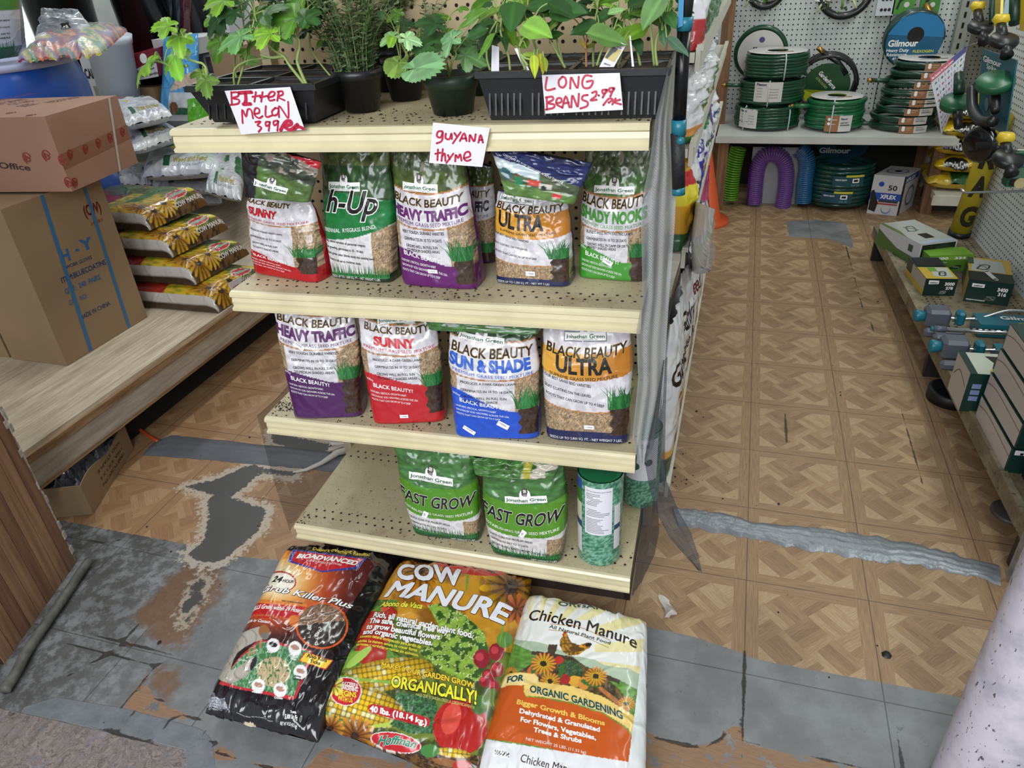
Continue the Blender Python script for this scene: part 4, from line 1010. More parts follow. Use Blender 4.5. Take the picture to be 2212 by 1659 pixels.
P = spouch(0, (1064, 1192), (1208, 1212), (1038, 985), (1222, 990), b=.052, lean=.02, seed=43, wprof=((0, 1), (.3, 1.06), (.6, 1.07), (.85, .98), (1, .95)))
tc = fast(P, 1202, 990, 34, 'fast grow grass seed pouch with crumpled top, right of two on the bottom shelf', 5, True)
def art(a):
    n = fbm(a.x*90, a.y*160, 3)[..., None]; a.put(np.ones_like(a.s), np.array(hx('4a7a3c'))*(.4+1.*n)); a.put((a.s > .6) & (fbm(a.x*60, a.y*60, 9) > .5), 'b9b3a2'); a.put((a.s > .62) & (a.s < .7), 'a8a13a'); return a
flap(tc, 'crumpled_top', (1030, 1018), (1200, 1026), (1012, 978), (1216, 985), .035, art, seed=8, d=.022, wr=.02)
# green mulch canisters
def canister(cx, cy, r, zt, lab, labelw, rot, txt=True):
    c = bp(cx, cy, 2, SHELF_Z[0]-.004); z0 = c[2]
    th = thing('seed_mulch_jar', c, lab, 'jar', 'jars of green seed mulch on the bottom shelf')
    n = 72; A = np.linspace(0, 2*pi, n+1)[:-1]; Z = np.linspace(0, 1, 60)
    prof = np.array([(r*.93 if z < .005 else r*min(1, .93+z*4) , z*zt) for z in Z])
    Pg = np.array([[c+np.array([p[0]*cos(a), p[0]*sin(a), p[1]]) for a in A] for p in prof])
    S, T = np.meshgrid(A*r*100, Z*zt*100); f = fbm(S*2.2, T*2.2, 6, 4)[..., None]
    C = np.array(hx('2f6f58'))*(1-sstep(.35, .65, f))+np.array(hx('7fb39a'))*sstep(.35, .65, f)
    mb = MB(); mb.grid(Pg, PF, C, wrap=True); mb.lathe(c, [(r*.94, zt), (.001, zt+.002)], mat('jar_lid', '1f6b45', .35), n=48); mb.lathe(c, [(.001, .0005), (r*.93, 0.)], PF, n=48); mb.build('jar_body', th)
    def cyl(u0, u1, z0_, z1_):
        f = lambda s, t: ((lambda a: (np.stack([c[0]+r*np.cos(a), c[1]+r*np.sin(a), c[2]+zt*(z0_+(z1_-z0_)*np.asarray(t))], 1), np.stack([np.cos(a), np.sin(a), 0*a], 1)))(u0+(u1-u0)*np.asarray(s, float)))
        f.w = abs(u1-u0)*r; f.h = zt*(z1_-z0_); f.flat = False; return f
    lb = MB(); V = [(0, 0), (1, 0), (1, 1), (0, 1)]
    S = cyl(rot-labelw, rot+labelw, .40, .94); rectd(lb, 0, 0, 1, 1, S, ink('e4e4ee'), .0008)
    r_ = random.Random(2)
    if txt:
        write(lb, 'JONATHAN GREEN BLACK BEAUTY MIXTURE', S, .06, .92, .88, .02, INK, lift=.0014)
        for i in range(26):
            if i in (8, 9, 15): continue
            x = .06+(.2*r_.random() if i in (3, 4, 5, 10, 11) else 0); y = .87-.033*i
            rectd(lb, x, y, x+(.4+.45*r_.random())*(1 if i > 11 else .6), y+.010, S, ink('6b6a72'), .0013)
        S2 = cyl(rot-labelw-1.0, rot-labelw-.12, .12, .99)
        rectd(lb, 0, 0, .9, .35, S2, ink('d9d6d4'), .0006); rectd(lb, 0, .35, .9, .44, S2, ink('33466f'), .0006); rectd(lb, 0, .44, .9, .68, S2, ink('cfcbb8'), .0006); rectd(lb, 0, .68, .9, .86, S2, ink('44702f'), .0006); rectd(lb, 0, .86, .9, .98, S2, ink('2a4f9c'), .0006)
        S3 = cyl(rot+labelw+.12, rot+labelw+.5, .2, .72); rectd(lb, 0, 0, 1, 1, S3, ink('dcdadf'), .0006); rectd(lb, 0, .45, 1, .56, S3, ink('33466f'), .0009)
    else:
        disc(lb, .3, .35, .14, S, ink('3c5a52'), .0012); disc(lb, .7, .45, .12, S, ink('3c4a52'), .0012); write(lb, 'MIXED IN', S, .2, .8, .5, .1, INK, bold=.02, lift=.0014)
    lb.build('jar_label', th)
canister(1295, 1192, .0555, .27, 'clear jar of green seed mulch with long white label, right of the fast grow pouches', .62, -pi/2+.10)
canister(1383, 1075, .050, .25, 'jar of green seed mulch behind the netting at the right end of the bottom shelf', .9, -pi/2+.1, False)
# ------------------------------------------------------------ big bags lying in front of the shelves
class Chart:
    """finds the place (s, t) on a curved print that corresponds to a spot of the printed picture"""
    def __init__(s, surf, ox, oy, sc, lo=-.0, hi=1.):
        s.surf = surf; s.o = (ox, oy, sc); q = np.linspace(lo, hi, 121); U, T = np.meshgrid(q, q)
        s.U = U.ravel(); s.T = T.ravel(); s.P = s.chart(surf.pos(U, T) if hasattr(surf, 'pos') else surf(s.U, s.T)[0].reshape(U.shape+(3,))).reshape(-1, 2)
    def chart(s, P): return (pix(P)-np.array(s.o[:2]))*s.o[2]
    def uv(s, x, y):
        k = ((s.P-np.array([x, y]))**2).sum(1).argmin(); u, t = s.U[k], s.T[k]; p = np.array([u, t])
        f = lambda p: s.chart(s.surf(np.array([p[0]]), np.array([p[1]]))[0])[0]
        for _ in range(3):
            r = f(p)-np.array([x, y]); e = 1e-3
            J = np.stack([(f(p+[e, 0])-f(p-[e, 0]))/(2*e), (f(p+[0, e])-f(p-[0, e]))/(2*e)], 1)
            try: dp = -np.linalg.solve(J, r)
            except Exception: break
            if np.abs(dp).max() > .05: break
            p = p+dp
        return np.clip(p, .004, .996)
    def write(s, mb, tx, a, b, c, m, bow=0., **kw):
        """a baseline start, b baseline end, c top of the first capital"""
        A, B, C = s.uv(*a), s.uv(*b), s.uv(*c)
        def W(V): return A+np.outer(V[:, 0]*1, B-A)+np.outer(V[:, 1]+bow*4*V[:, 0]*(1-V[:, 0]), C-A)
        sf = s.surf; w = lambda q, t: None
        class S2:
            flat = False; w = np.linalg.norm((B-A)*[sf.w, sf.h]); h = np.linalg.norm((C-A)*[sf.w, sf.h])
            def __call__(z, u, t): return sf(u, t)
        write(mb, tx, S2(), 0, 0, 1, 1, m, warp=W, **kw)
    def shape(s, mb, pts, m, lift=.0005): shape(mb, [tuple(s.uv(*p)) for p in pts], s.surf, m, lift)
def art_px(ch, U, T, base):
    C = ch.chart(ch.surf.pos(U, T)); return Art(C[..., 0], C[..., 1], base, 1., 1.)
def bag3(BL, BR, TL, TR, z0, z1, th, seed, **kw):
    c = [bp(BL[0], BL[1], 2, z0), bp(BR[0], BR[1], 2, z0), bp(TL[0], TL[1], 2, z1), bp(TR[0], TR[1], 2, z1)]
    ex = c[1]-c[0]; ey = c[2]-c[0]; n = np.cross(ex, ey); n /= np.linalg.norm(n)
    if n[2] < 0: n = -n
    return Pillow(*c, n, th, seed=seed, **kw)
def bagmesh(th, P, artf, back, nu=250, nt=300, mname=None):
    mb = MB(); q = np.linspace(0, 1, nu); u = .5*q+.5*(.5-.5*np.cos(pi*q)); t = np.linspace(0, 1, nt); t = .6*t+.4*(.5-.5*np.cos(pi*t)); U, T = np.meshgrid(u, t)
    mb.grid(P.pos(U, T), mname or PF, artf(U, T)); q = np.linspace(0, 1, 30); U, T = np.meshgrid(q, q)
    mb.grid(P.pos(U, T, -1), mname or PF, np.array(hx(back)), flip=True); return mb
PFG = mat_attr('glossy_film', .18, .3, 9., coat=.7); crease(PFG, .4, 6.)
# grub bag
P = bag3((440, 1540), (692, 1606), (624, 1184), (868, 1198), .055, .075, .05, 3, under=.8, wr=.005, pu=5., pt=9.)
th = thing('lawn_treatment_bag', (P.BL+P.BR)/2*np.array([1, 1, 0]), 'black and orange grub killer bag lying on the floor, leftmost of the three big bags', 'bag')
ch = Chart(P, 430, 1160, 3.607)
def art(U, T):
    a = art_px(ch, U, T, '131115'); X, Y = a.s, a.t
    face = (U < .86+.03*np.sin(T*9)) & (T < .95)
    d = np.hypot((X-600)/1.25, (Y-330)*1.05)
    stops = [0, 110, 200, 330, 470, 700, 1400]; cs = np.array([hx(c) for c in ('f6ead0', 'f0d9a8', 'e29a4a', 'b5471f', '5e2523', '3f1a1f', '1c1216')])
    col = np.stack([np.interp(d, stops, cs[:, i]) for i in range(3)], -1); fade = sstep(640, 1000, Y)[..., None]
    col = col*(1-fade)+np.array(hx('16141b'))*fade; a.put(face, col)
    a.poly([(420, 478), (840, 520), (840, 560), (405, 520)], 'dd8238'); a.poly([(395, 508), (850, 545), (830, 620), (790, 640), (325, 622)], 'bd1822')
    a.poly([(640, 50), (1600, 110), (1560, 215), (1420, 190), (640, 98)], '151316')
    a.poly([(728, 100), (760, 98), (1305, 168), (1232, 247), (960, 275), (692, 192)], '2a3f9a'); a.poly([(752, 108), (1284, 172), (1214, 232), (955, 264), (722, 186)], 'c0212a')
    for cx, cy in ((1,1),): a.ell(640, 345, 118, 80, 'b5302a', .1); a.ell(640, 348, 106, 70, 'f6eedd', .1)
    pan = [(470, 800), (560, 800), (880, 880), (860, 960), (745, 1255), (700, 1262), (300, 1175), (160, 1140), (330, 920)]
    a.poly([(x+(8 if x > 500 else -8), y+6) for x, y in pan], 'b8323a'); a.poly([(480, 812), (868, 892), (738, 1240), (310, 1165), (170, 1120), (330, 935)], '3f7a4a')
    M = np.zeros(X.shape, bool); b = Art(X, Y, '000000', 1, 1); b.poly([(480, 812), (868, 892), (738, 1240), (310, 1165), (170, 1120), (330, 935)], 'ffffff'); M = b.C[..., 0] > .5
    f = vnoise(X*.12, Y*.05, 3); a.put(M & (f > .55), '79a37e'); a.put(M & (np.hypot(X-580, (Y-1050)*1.1) < 130) & (f > .3), 'c4ad88')
    R = np.hypot(X-957, (Y-690)*1.12)
    a.put(R < 205, 'dd5f2a'); a.put(R < 190, '2c221f'); tp = (R < 190) & (Y < 660-.12*(X-957)+18*vnoise(X*.05, Y*0, 4)); a.put(tp, np.array(hx('8a6a55'))*(.55+.8*vnoise(X*.16, Y*.16, 5))[..., None])
    r_ = random.Random(4)
    for i in range(16):
        x = 790+r_.random()*310; y = 700+r_.random()*140
        if np.hypot(x-957, (y-690)*1.12) > 178: continue
        k = np.hypot(X-x, Y-y); a.put((k < 12) & (k > 6) & (X-x+(Y-y)*r_.choice((-1, 1)) > -6), 'ddd6cf')
    pts = [(475, 748), (400, 775), (320, 815), (250, 870), (215, 940), (195, 1010), (190, 1070), (250, 1090), (320, 1060), (385, 1010), (425, 960)]
    for i in range(len(pts)-1):
        for k in range(6):
            u = k/6; x = pts[i][0]*(1-u)+pts[i+1][0]*u; y = pts[i][1]*(1-u)+pts[i+1][1]*u; j = i+u; r = 58-2.2*abs(j-3) if j < 8 else 50-9*(j-8)
            dd = np.hypot(X-x, Y-y); tone = (.72+.22*np.clip(1-dd/r, 0, 1)-(.12 if k == 0 else 0))[..., None]; a.put(dd < r, np.array(hx('ece3d3'))*tone)
    a.ell(425, 985, 20, 60, '26242a', .35); a.ell(505, 735, 42, 52, '9a6238'); a.ell(512, 770, 30, 30, '74706a')
    for x, y in ((390, 900), (430, 880), (480, 830)): a.ell(x, y, 10, 38, 'b3845f', .2)
    for x, y in ((578, 845), (748, 868), (790, 1052), (462, 1160), (632, 1192)): a.ell(x, y, 52, 56, 'f1eeee'); a.ell(x, y-8, 34, 20, ('26241f' if x < 600 and y < 900 else 'b48a76'), .3)
    a.poly([(825, 893), (1046, 962), (990, 1034), (776, 966)], 'c8302c'); a.poly([(831, 900), (1036, 965), (986, 1026), (786, 964)], 'f4cf3e')
    a.ell(738, 652, 42, 44, 'dd7a34'); a.poly([(305, 700), (342, 706), (330, 738), (298, 730)], 'e6e6ee')
    a.poly([(120, 1415), (210, 1425), (310, 1468), (170, 1445)], 'b5222c'); a.ell(395, 1465, 50, 20, 'e8d8b8', .3)
    return a.C
mb = bagmesh(th, P, art, '121014', mname=PFG)
W_ = ch.write; SH = ink('1a1512'); YL = ink('f0d848')
W_(mb, 'Delivers Overnight Results!', (885, 103), (1330, 152), (890, 78), YL, shear=.2, bold=.01)
W_(mb, 'BIOADVANCED', (760, 165), (1228, 222), (775, 130), WHITE, shear=.25, bold=.045); W_(mb, 'SCIENCE-BASED SOLUTIONS', (835, 190), (1110, 226), (838, 177), WHITE)
W_(mb, '24', (568, 352), (640, 358), (585, 308), INK, bold=.03, shear=.3); W_(mb, 'HOUR', (650, 352), (735, 362), (655, 328), INK, bold=.02, shear=.2)
W_(mb, 'Grub Killer Plus', (468, 440), (1180, 562), (490, 380), WHITE, bold=.02, shear=.15, outline=SH, ow=.04)
W_(mb, 'KILLS Grubs within 24 Hours', (385, 578), (800, 592), (392, 545), WHITE, bold=.025, shear=.1)
W_(mb, 'READY-TO-SPREAD GRANULES', (645, 502), (805, 524), (647, 492), INK, bold=.02)
W_(mb, 'Mata los gusanos dentro de las 24 horas', (350, 630), (690, 650), (354, 606), ink('e0863c')); W_(mb, '- Kills by Contact', (322, 668), (548, 674), (328, 644), WHITE, bold=.02, shear=.1)
W_(mb, 'Grubs', (305, 965), (372, 972), (307, 948), WHITE)
for tx, x, y, w in (('Ants', 528, 900, 45), ('Chinch', 705, 936, 62), ('Bugs', 715, 955, 40), ('Army', 742, 1090, 52), ('worms', 735, 1112, 60), ('Sod', 445, 1194, 38), ('webworms', 412, 1212, 84), ('Mole', 602, 1236, 44), ('Crickets', 586, 1258, 66)): W_(mb, tx, (x, y), (x+w, y+7), (x+1, y-15), WHITE if x < 720 else INK, bold=.03)
W_(mb, 'Also Kills', (838, 938), (992, 978), (846, 908), ink('3a1a12'), bold=.02); W_(mb, 'Ticks', (862, 980), (940, 998), (868, 952), ink('3a1a12'), bold=.02)
W_(mb, 'Treats', (712, 1372), (756, 1378), (714, 1350), WHITE, bold=.03); W_(mb, '5,000 Sq Ft', (668, 1414), (764, 1430), (672, 1378), WHITE, bold=.03); W_(mb, 'NET WT 10 LB (4.5 kg)', (632, 1462), (762, 1490), (636, 1434), WHITE, bold=.02)
for i in range(7): W_(mb, 'FOR RESIDENTIAL USE ONLY'[:10+2*i], (70+4*(7-i), 1215+22*i), (110+22*i, 1222+23*i), (71+4*(7-i), 1204+22*i), ink('b9bcc6'))
W_(mb, 'Treatment effective, keep out of reach of children', (292, 1372), (575, 1438), (293, 1362), ink('c5c5cc'))
mb.build('bag_body', th)
# hidden black bag
P2 = bag3((640, 1560), (742, 1585), (760, 1235), (898, 1252), .03, .04, .025, 8, under=.9)
th = thing('lawn_treatment_bag', (P2.BL+P2.BR)/2*np.array([1, 1, 0]), 'second black bag lying half hidden between the grub killer bag and the cow manure bag', 'bag')
mb = bagmesh(th, P2, lambda U, T: art_px(Chart(P2, 430, 1160, 3.607), U, T, '17141a').C, '17141a', 60, 60, PFG)
c2 = Chart(P2, 430, 1160, 3.607); c2.write(mb, 's', (1395, 480), (1425, 490), (1400, 445), ink('8a8a94'), bold=.03); mb.build('bag_body', th)
# cow manure bag
P = bag3((676, 1560), (1045, 1712), (864, 1214), (1152, 1252), .05, .085, .055, 12, under=.8, wr=.005, pu=4., pt=8.)
th = thing('manure_bag', (P.BL+P.BR)/2*np.array([1, 1, 0]), 'big colourful cow manure bag lying on the floor, middle one of the three', 'bag')
ch = Chart(P, 680, 1180, 3.4625)
def corn(a, cx, cy, rx, ry, rot):
    X = a.s-cx; Y = a.t-cy; U = (X*cos(rot)+Y*sin(rot)); V = (-X*sin(rot)+Y*cos(rot)); k = (U/rx)**2+(V/ry)**2
    gu = np.abs(np.sin(U/11.5)); gv = np.abs(np.sin(V*1.0/13+.0*U)); ker = np.clip(gu*gv*2.2+.25, .6, 1)
    h = _h(np.floor(U/36.1), np.floor(V/40.8), 7); c = np.array(hx('e8c22e'))*(1-h[..., None]**4*.0)+np.array(hx('f3e9a8'))*0
    c = np.where(h[..., None] > .8, np.array(hx('f0e6a0')), np.array(hx('e2b822')))*ker[..., None]
    a.put(k < 1, c*(.75+.3*np.clip(1-k, 0, 1))[..., None]+.0)
def cow_art(a, full=True):
    X, Y = a.s, a.t
    a.mottle(np.ones_like(X), '3d4a1e', '6b7a2c', .012, 3); a.mottle(Y < 600+.3*(X-800), '8a5a16', 'c78f28', .006, 5)
    a.flower(790, 170, 190, 14, '7a4a10', 'd88a1c', '2a1a10', .2); a.mottle((Y > 400) & (X < 620) & (Y < 900), '3f5a20', '5f8a30', .03, 8)
    for x, y, r in ((430, 620, 170), (420, 800, 120), (560, 500, 60)): a.ell(x, y, r, r*.8, 'a8281a'); a.ell(x-40, y-30, r*.4, r*.3, 'c94a34')
    for i in range(5): a.ell(880+45*i, 450+24*i, 150, 24, ('c46a24', 'b85a1e')[i % 2], .45)
    L = Art(X, Y, '000000', 1, 1); L.poly([(840, 440), (980, 420), (1130, 520), (1270, 650), (1300, 800), (1270, 1010), (1100, 1000), (960, 930), (840, 850), (780, 790), (880, 700), (930, 600)], 'ffffff')
    f = fbm(X*.03, Y*.03, 8, 5); a.put(L.C[..., 0] > .5, np.where((f > .5)[..., None], np.array(hx('8fb544')), np.array(hx('4a7a2c')))*(.7+.7*(f-.3))[..., None])
    a.put((L.C[..., 0] > .5) & (np.abs(f-.5) < .02), 'c9d98a')
    a.ell(230, 860, 130, 45, '7fae3c', -.55); a.ell(330, 830, 120, 30, 'a5c95a', -.7)
    corn(a, 540, 960, 350, 118, -.16); a.ell(150, 1010, 140, 36, '6d9a34', -.2); corn(a, 330, 1180, 365, 150, .30); a.ell(480, 1010, 300, 12, '8fb544', .1); a.ell(560, 1330, 160, 16, 'a8c04a', -.15)
    B = Art(X, Y, '000000', 1, 1); B.poly([(620, 1090), (900, 1130), (930, 1260), (880, 1400), (700, 1400), (560, 1330), (680, 1230), (600, 1140)], 'ffffff')
    a.put(B.C[..., 0] > .5, np.array(hx('35603a'))*(.45+1.1*vnoise(X*.12, Y*.12, 3))[..., None])
    a.ell(1090, 1350, 205, 215, 'b01f1c', .2); a.ell(1020, 1290, 70, 120, 'd24a3c', .3); a.ell(1230, 1190, 60, 70, '3f6a2c', .2)
    for x, y, r in ((1360, 790, 58), (1248, 842, 62), (1362, 922, 50), (1298, 972, 48), (1340, 1046, 42), (1270, 1010, 40)): a.ell(x, y, r, r*1.15, '8f1f2c'); a.ell(x-14, y-14, r*.5, r*.5, 'c23c48')
    a.ell(1420, 700, 60, 60, '5a8a3c'); a.ell(1300, 1140, 90, 40, '5f7a3a', -1.0); a.ell(1400, 640, 9, 90, '7a9a3a', .2); a.ell(1140, 260, 8, 90, '6a9a3a', .1)
    a.flower(1470, 300, 240, 13, '5a2a08', 'e0b01c', '2a1508', .22, .3); a.flower(1510, 470, 120, 9, '8a3a10', 'c46a1c', '4a2008', .1)
    a.put((Y > 1290+.22*X) & (X < 1000), '4a3018'); a.mottle(Y > 1370+.16*X, '2a1c12', '6a4a26', .05, 9)
    a.flower(300, 1420, 160, 15, '6a3208', 'd8912c', '2a1508', .2); a.flower(120, 1360, 105, 13, '6a3208', 'dca030', '2a1508', .2)
    corn(a, 1030, 1545, 140, 36, .12); a.ell(860, 1530, 70, 50, '3f7a34'); a.ell(1000, 1620, 120, 30, '8a5a2c', .2); a.ell(1100, 1640, 70, 40, 'a8281a')
    a.put((Y > 1545+.285*X), 'dedcd8')
    a.ell(1170, 160, 265, 52, 'b51e26', .13)
    a.ell(606, 1468, 192, 74, 'f0e9e4', .2); a.ell(606, 1468, 186, 68, 'c0202a', .2)
    a.ell(233, 1086, 118, 108, 'f2eeee'); a.ell(233, 1086, 112, 102, 'c0202a'); a.flower(142, 1040, 82, 10, 'e8d23a', 'f2ea7a', 'c8362c', .2)
    a.ell(440, 1215, 42, 36, 'b8202a', .2); a.poly([(440, 1178), (830, 1276), (820, 1352), (430, 1250)], 'b8202a'); a.ell(824, 1314, 38, 38, 'b8202a')
    return a
mb = bagmesh(th, P, lambda U, T: cow_art(art_px(ch, U, T, '4a4a1c')).C, 'd9d6d2')
W_ = ch.write; DR = ink('5a1612'); GY2 = ink('e4e6ec')
W_(mb, 'COW', (625, 250), (1105, 305), (632, 150), GY2, bold=.05, shear=.1, outline=DR, ow=.03, bow=.12)
W_(mb, 'MANURE', (525, 378), (1420, 590), (600, 262), GY2, bold=.045, shear=.1, outline=DR, ow=.025, bow=.10)
W_(mb, 'Abono de Vaca', (490, 455), (800, 470), (505, 420), ink('e8e04a'), bold=.03, shear=.25, outline=INK, ow=.03)
for i, (tx, x, y, x1, y1) in enumerate((('Rich, all natural garden plant food.', 440, 532, 1180, 690), ('The safe, chemical free way', 412, 578, 1000, 660), ('to grow beautiful flowers', 388, 622, 936, 702), ('and organic vegetables.', 362, 662, 878, 745))):
    W_(mb, tx, (x, y), (x1, y1), (x+8, y-36), WHITE, bold=.035, shear=.2, outline=INK, ow=.03)
for tx, x, y, x1, y1 in (('Alimento natural enriquecido para jardin de', 335, 690, 792, 765), ('plantas. La manera segura de crecer flores', 322, 722, 765, 790), ('hermosas y verduras organicas sin quimicos.', 310, 748, 775, 826)): W_(mb, tx, (x, y), (x1, y1), (x+4, y-18), ink('ece04a'), bold=.02, shear=.15)
W_(mb, 'MAKES YOUR GARDEN GROW', (498, 905), (1190, 1068), (506, 870), ink('f0d23a'), bold=.04, outline=ink('8a1c16'), ow=.03)
W_(mb, 'ORGANICALLY!', (568, 1048), (1205, 1185), (585, 965), ink('ece43a'), bold=.03, outline=INK, ow=.035)
W_(mb, 'HACE QUE SU JARDIN CREZCA ¡ORGANICAMENTE!', (755, 1118), (1195, 1222), (758, 1098), ink('d8cf7a'))
for tx, x, y, w, h, m_ in (('SUCCESSFUL', 205, 1040, 122, 26, WHITE), ('GARDENING', 196, 1066, 126, 26, WHITE), ('BEGINS', 178, 1108, 132, 38, ink('f0e03a')), ('WITH US', 172, 1146, 110, 36, ink('f0e03a'))): W_(mb, tx, (x, y), (x+w, y+24), (x+2, y-h), m_, bold=.03)
W_(mb, '40 lbs. (18.14 kg.)', (412, 1232), (835, 1340), (418, 1190), WHITE, bold=.04)
W_(mb, 'Hoffman', (475, 1478), (750, 1510), (490, 1412), ink('1f7a5a'), bold=.03, shear=.2, outline=WHITE, ow=.03)
W_(mb, 'COW MANURE', (335, 1505), (900, 1645), (345, 1470), WHITE, bold=.02); W_(mb, 'an', (1280, 180), (1350, 196), (1290, 130), ink('2f7a4a'), bold=.05, shear=.3)
mb.build('bag_body', th)
# chicken manure bag
P = bag3((1018, 1700), (1392, 1795), (1140, 1288), (1400, 1346), .055, .085, .055, 19, under=.8, wr=.004, pu=4., pt=8.)
th = thing('manure_bag', (P.BL+P.BR)/2*np.array([1, 1, 0]), 'white and orange chicken manure bag lying on the floor, rightmost of the three big bags', 'bag')
ch = Chart(P, 1020, 1260, 4.157)
def art(U, T):
    a = art_px(ch, U, T, 'e6e6e2'); X, Y = a.s, a.t
    th_ = np.arctan2(-(Y-620), X-500); ray_ = (np.sin(th_*26) > .1) & ((X > 1100) | (Y < 330)) & (Y < 900) & (X < 1560)
    a.put(ray_, 'e6dca4'); a.put((Y < 330) & (X < 640) & ray_, 'efe6c0')
    face = X < 1545-.125*(Y-470)
    sky = face & (Y > 520+.28*(X-400)-60*vnoise(X*.01, Y*0, 3)) & (Y > 480)
    a.put(sky, 'aebfa6'); hill = face & (Y > 600+.35*(X-400)-90*vnoise(X*.006+2, Y*0, 5)); a.put(hill, np.array(hx('5f8f3c'))*(.7+.6*fbm(X*.02, Y*.05, 3))[..., None])
    a.poly([(690, 548), (768, 552), (735, 665), (668, 640)], '4a3a30'); a.poly([(535, 605), (700, 625), (900, 660), (1010, 740), (1330, 870), (1320, 905), (980, 790), (850, 690), (530, 640)], '463830')
    h = Art(X, Y, '000000', 1, 1); h.poly([(420, 790), (540, 720), (760, 660), (980, 730), (1180, 830), (1330, 960), (1420, 1100), (1420, 1190), (1200, 1060), (900, 930), (600, 880), (450, 850)], 'ffffff')
    a.put(h.C[..., 0] > .5, np.array(hx('5a4a2c'))*(.5+.9*vnoise(X*.04, Y*.04, 3))[..., None])
    a.ell(880, 770, 110, 80, '2f4a2c', .2); a.put((np.hypot((X-880)/110, (Y-770)/80) < 1) & (vnoise(X*.15, Y*.15, 2) > .6), '4f6a44')
    a.ell(560, 775, 70, 45, 'c4682c', -.4); a.ell(930, 880, 70, 50, 'd9a03c', .2); a.ell(1000, 900, 50, 60, 'cf8a3c'); a.ell(780, 690, 42, 34, 'b8322a'); a.ell(830, 860, 50, 45, 'a82c2a')
    for i in range(5): a.ell(1180+34*i, 970+26*i, 110, 16, ('a8683a', 'c07a44')[i % 2], .75)
    for p in ((560, 760, 28, 60), (640, 800, 70, 22), (800, 790, 22, 70), (1060, 900, 90, 26)): a.ell(*p, '3f6a2c', .3)
    for x, y, r in ((640, 722, 118), (1110, 835, 105), (700, 880, 95), (350, 800, 60), (1385, 1080, 80)): a.flower(x, y, r, 17, 'e2c62c', 'd97a34', '33291c', .26, 0, .85)
    a.poly([(290, 838), (330, 812), (440, 800), (560, 812), (598, 850), (592, 886), (900, 925), (1180, 1020), (1440, 1180), (1525, 1300), (1520, 1490), (1480, 1440), (1400, 1300), (1180, 1160), (900, 1070), (640, 1020), (480, 1010), (462, 975), (470, 915), (230, 950), (190, 1000), (240, 910)], 'e9c871')
    a.poly([(300, 830), (440, 806), (555, 818), (588, 850), (582, 890), (500, 900), (470, 912), (250, 945)], 'efd58c')
    a.poly([(180, 1010), (230, 950), (330, 915), (462, 915), (460, 980), (480, 1018), (640, 1032), (900, 1082), (1180, 1172), (1390, 1310), (1480, 1450), (1510, 1500), (1490, 1660), (1330, 1640), (1000, 1560), (700, 1485), (400, 1430), (60, 1385), (100, 1250)], 'c4571c')
    a.put((Y > 1395+.16*(X-95)), 'dfe0e4')
    a.poly([(195, 1490), (340, 1515), (330, 1575), (190, 1545)], 'f2f2f4'); a.put((Y > 1492+.17*(X-200)) & (Y < 1540+.17*(X-200)) & (X > 205) & (X < 335) & (np.sin(X*.9)+np.sin(X*.37) > .1), '222222')
    # hen
    hen = [(820, 440), (850, 450), (868, 490), (890, 530), (960, 555), (1040, 530), (1075, 545), (1060, 575), (1000, 610), (950, 645), (880, 650), (820, 620), (785, 560), (788, 510), (810, 480)]
    hh = Art(X, Y, '000000', 1, 1); hh.poly(hen, 'ffffff'); a.put(hh.C[..., 0] > .5, np.array(hx('a8792c'))*(.45+.9*vnoise(X*.07, Y*.07, 6))[..., None])
    a.ell(930, 590, 60, 26, '5f4420', .1); a.ell(1045, 552, 30, 16, '2c241c', -.2); a.ell(832, 440, 16, 10, 'b82a22'); a.ell(820, 462, 10, 10, 'b82a22'); a.poly([(855, 645), (865, 645), (858, 668)], 'a8792c'); a.poly([(888, 648), (898, 648), (893, 670)], 'a8792c')
    a.put(X > 1545-.125*(Y-470), 'e2e6e6'); a.put((X > 1545) & (Y < 330), 'b85020')
    a.poly([(1560, 905), (1600, 885), (1610, 1000), (1575, 1070)], '24583c')
    return a.C
mb = bagmesh(th, P, art, 'dfe0e0')
W_ = ch.write; BK = ink('2c1a16')
W_(mb, 'ORGANIC', (772, 198), (1310, 268), (778, 160), ink('2f4a38'), bold=.02, bow=.1)
W_(mb, 'Chicken Manure', (505, 335), (1475, 592), (530, 235), BK, bold=.016, shear=.1, bow=.12)
W_(mb, 'All Natural Plant Food', (690, 400), (1240, 552), (698, 370), ink('2a4038'), bold=.012, shear=.05, bow=.10)
for (a_, b_) in (((700, 358), (950, 378)), ((950, 378), (1240, 505)), ((685, 410), (900, 430)), ((900, 430), (1225, 572))): W_(mb, '_', a_, b_, (a_[0], a_[1]-60), ink('b08a4a'))
W_(mb, 'FOR', (315, 898), (455, 876), (325, 842), ink('1f4a38'), bold=.04, outline=WHITE, ow=.02)
W_(mb, 'ORGANIC GARDENING', (518, 980), (1350, 1225), (524, 918), ink('1f4a38'), bold=.03, outline=WHITE, ow=.02, bow=.25)
for i, (tx, a_, b_, mm) in enumerate((('Bigger Growth & Blooms', (402, 1085), (1190, 1278), ink('ecc25a')), ('Dehydrated & Granulated', (425, 1165), (1145, 1335), WHITE), ('For Flowers, Vegetables,', (435, 1240), (1110, 1408), WHITE), ('Trees & Shrubs', (552, 1335), (980, 1435), WHITE))):
    W_(mb, tx, a_, b_, (a_[0]+6, a_[1]-42), mm, bold=.035)
W_(mb, 'NET WEIGHT 25 LBS. (11.33 kg)', (482, 1408), (1022, 1535), (486, 1382), WHITE); W_(mb, 'Chicken Manure', (432, 1602), (960, 1730), (445, 1530), BK, shear=.1)
W_(mb, 'Espoma', (950, 148), (1140, 172), (958, 130), WHITE, shear=.3)
mb.build('bag_body', th)
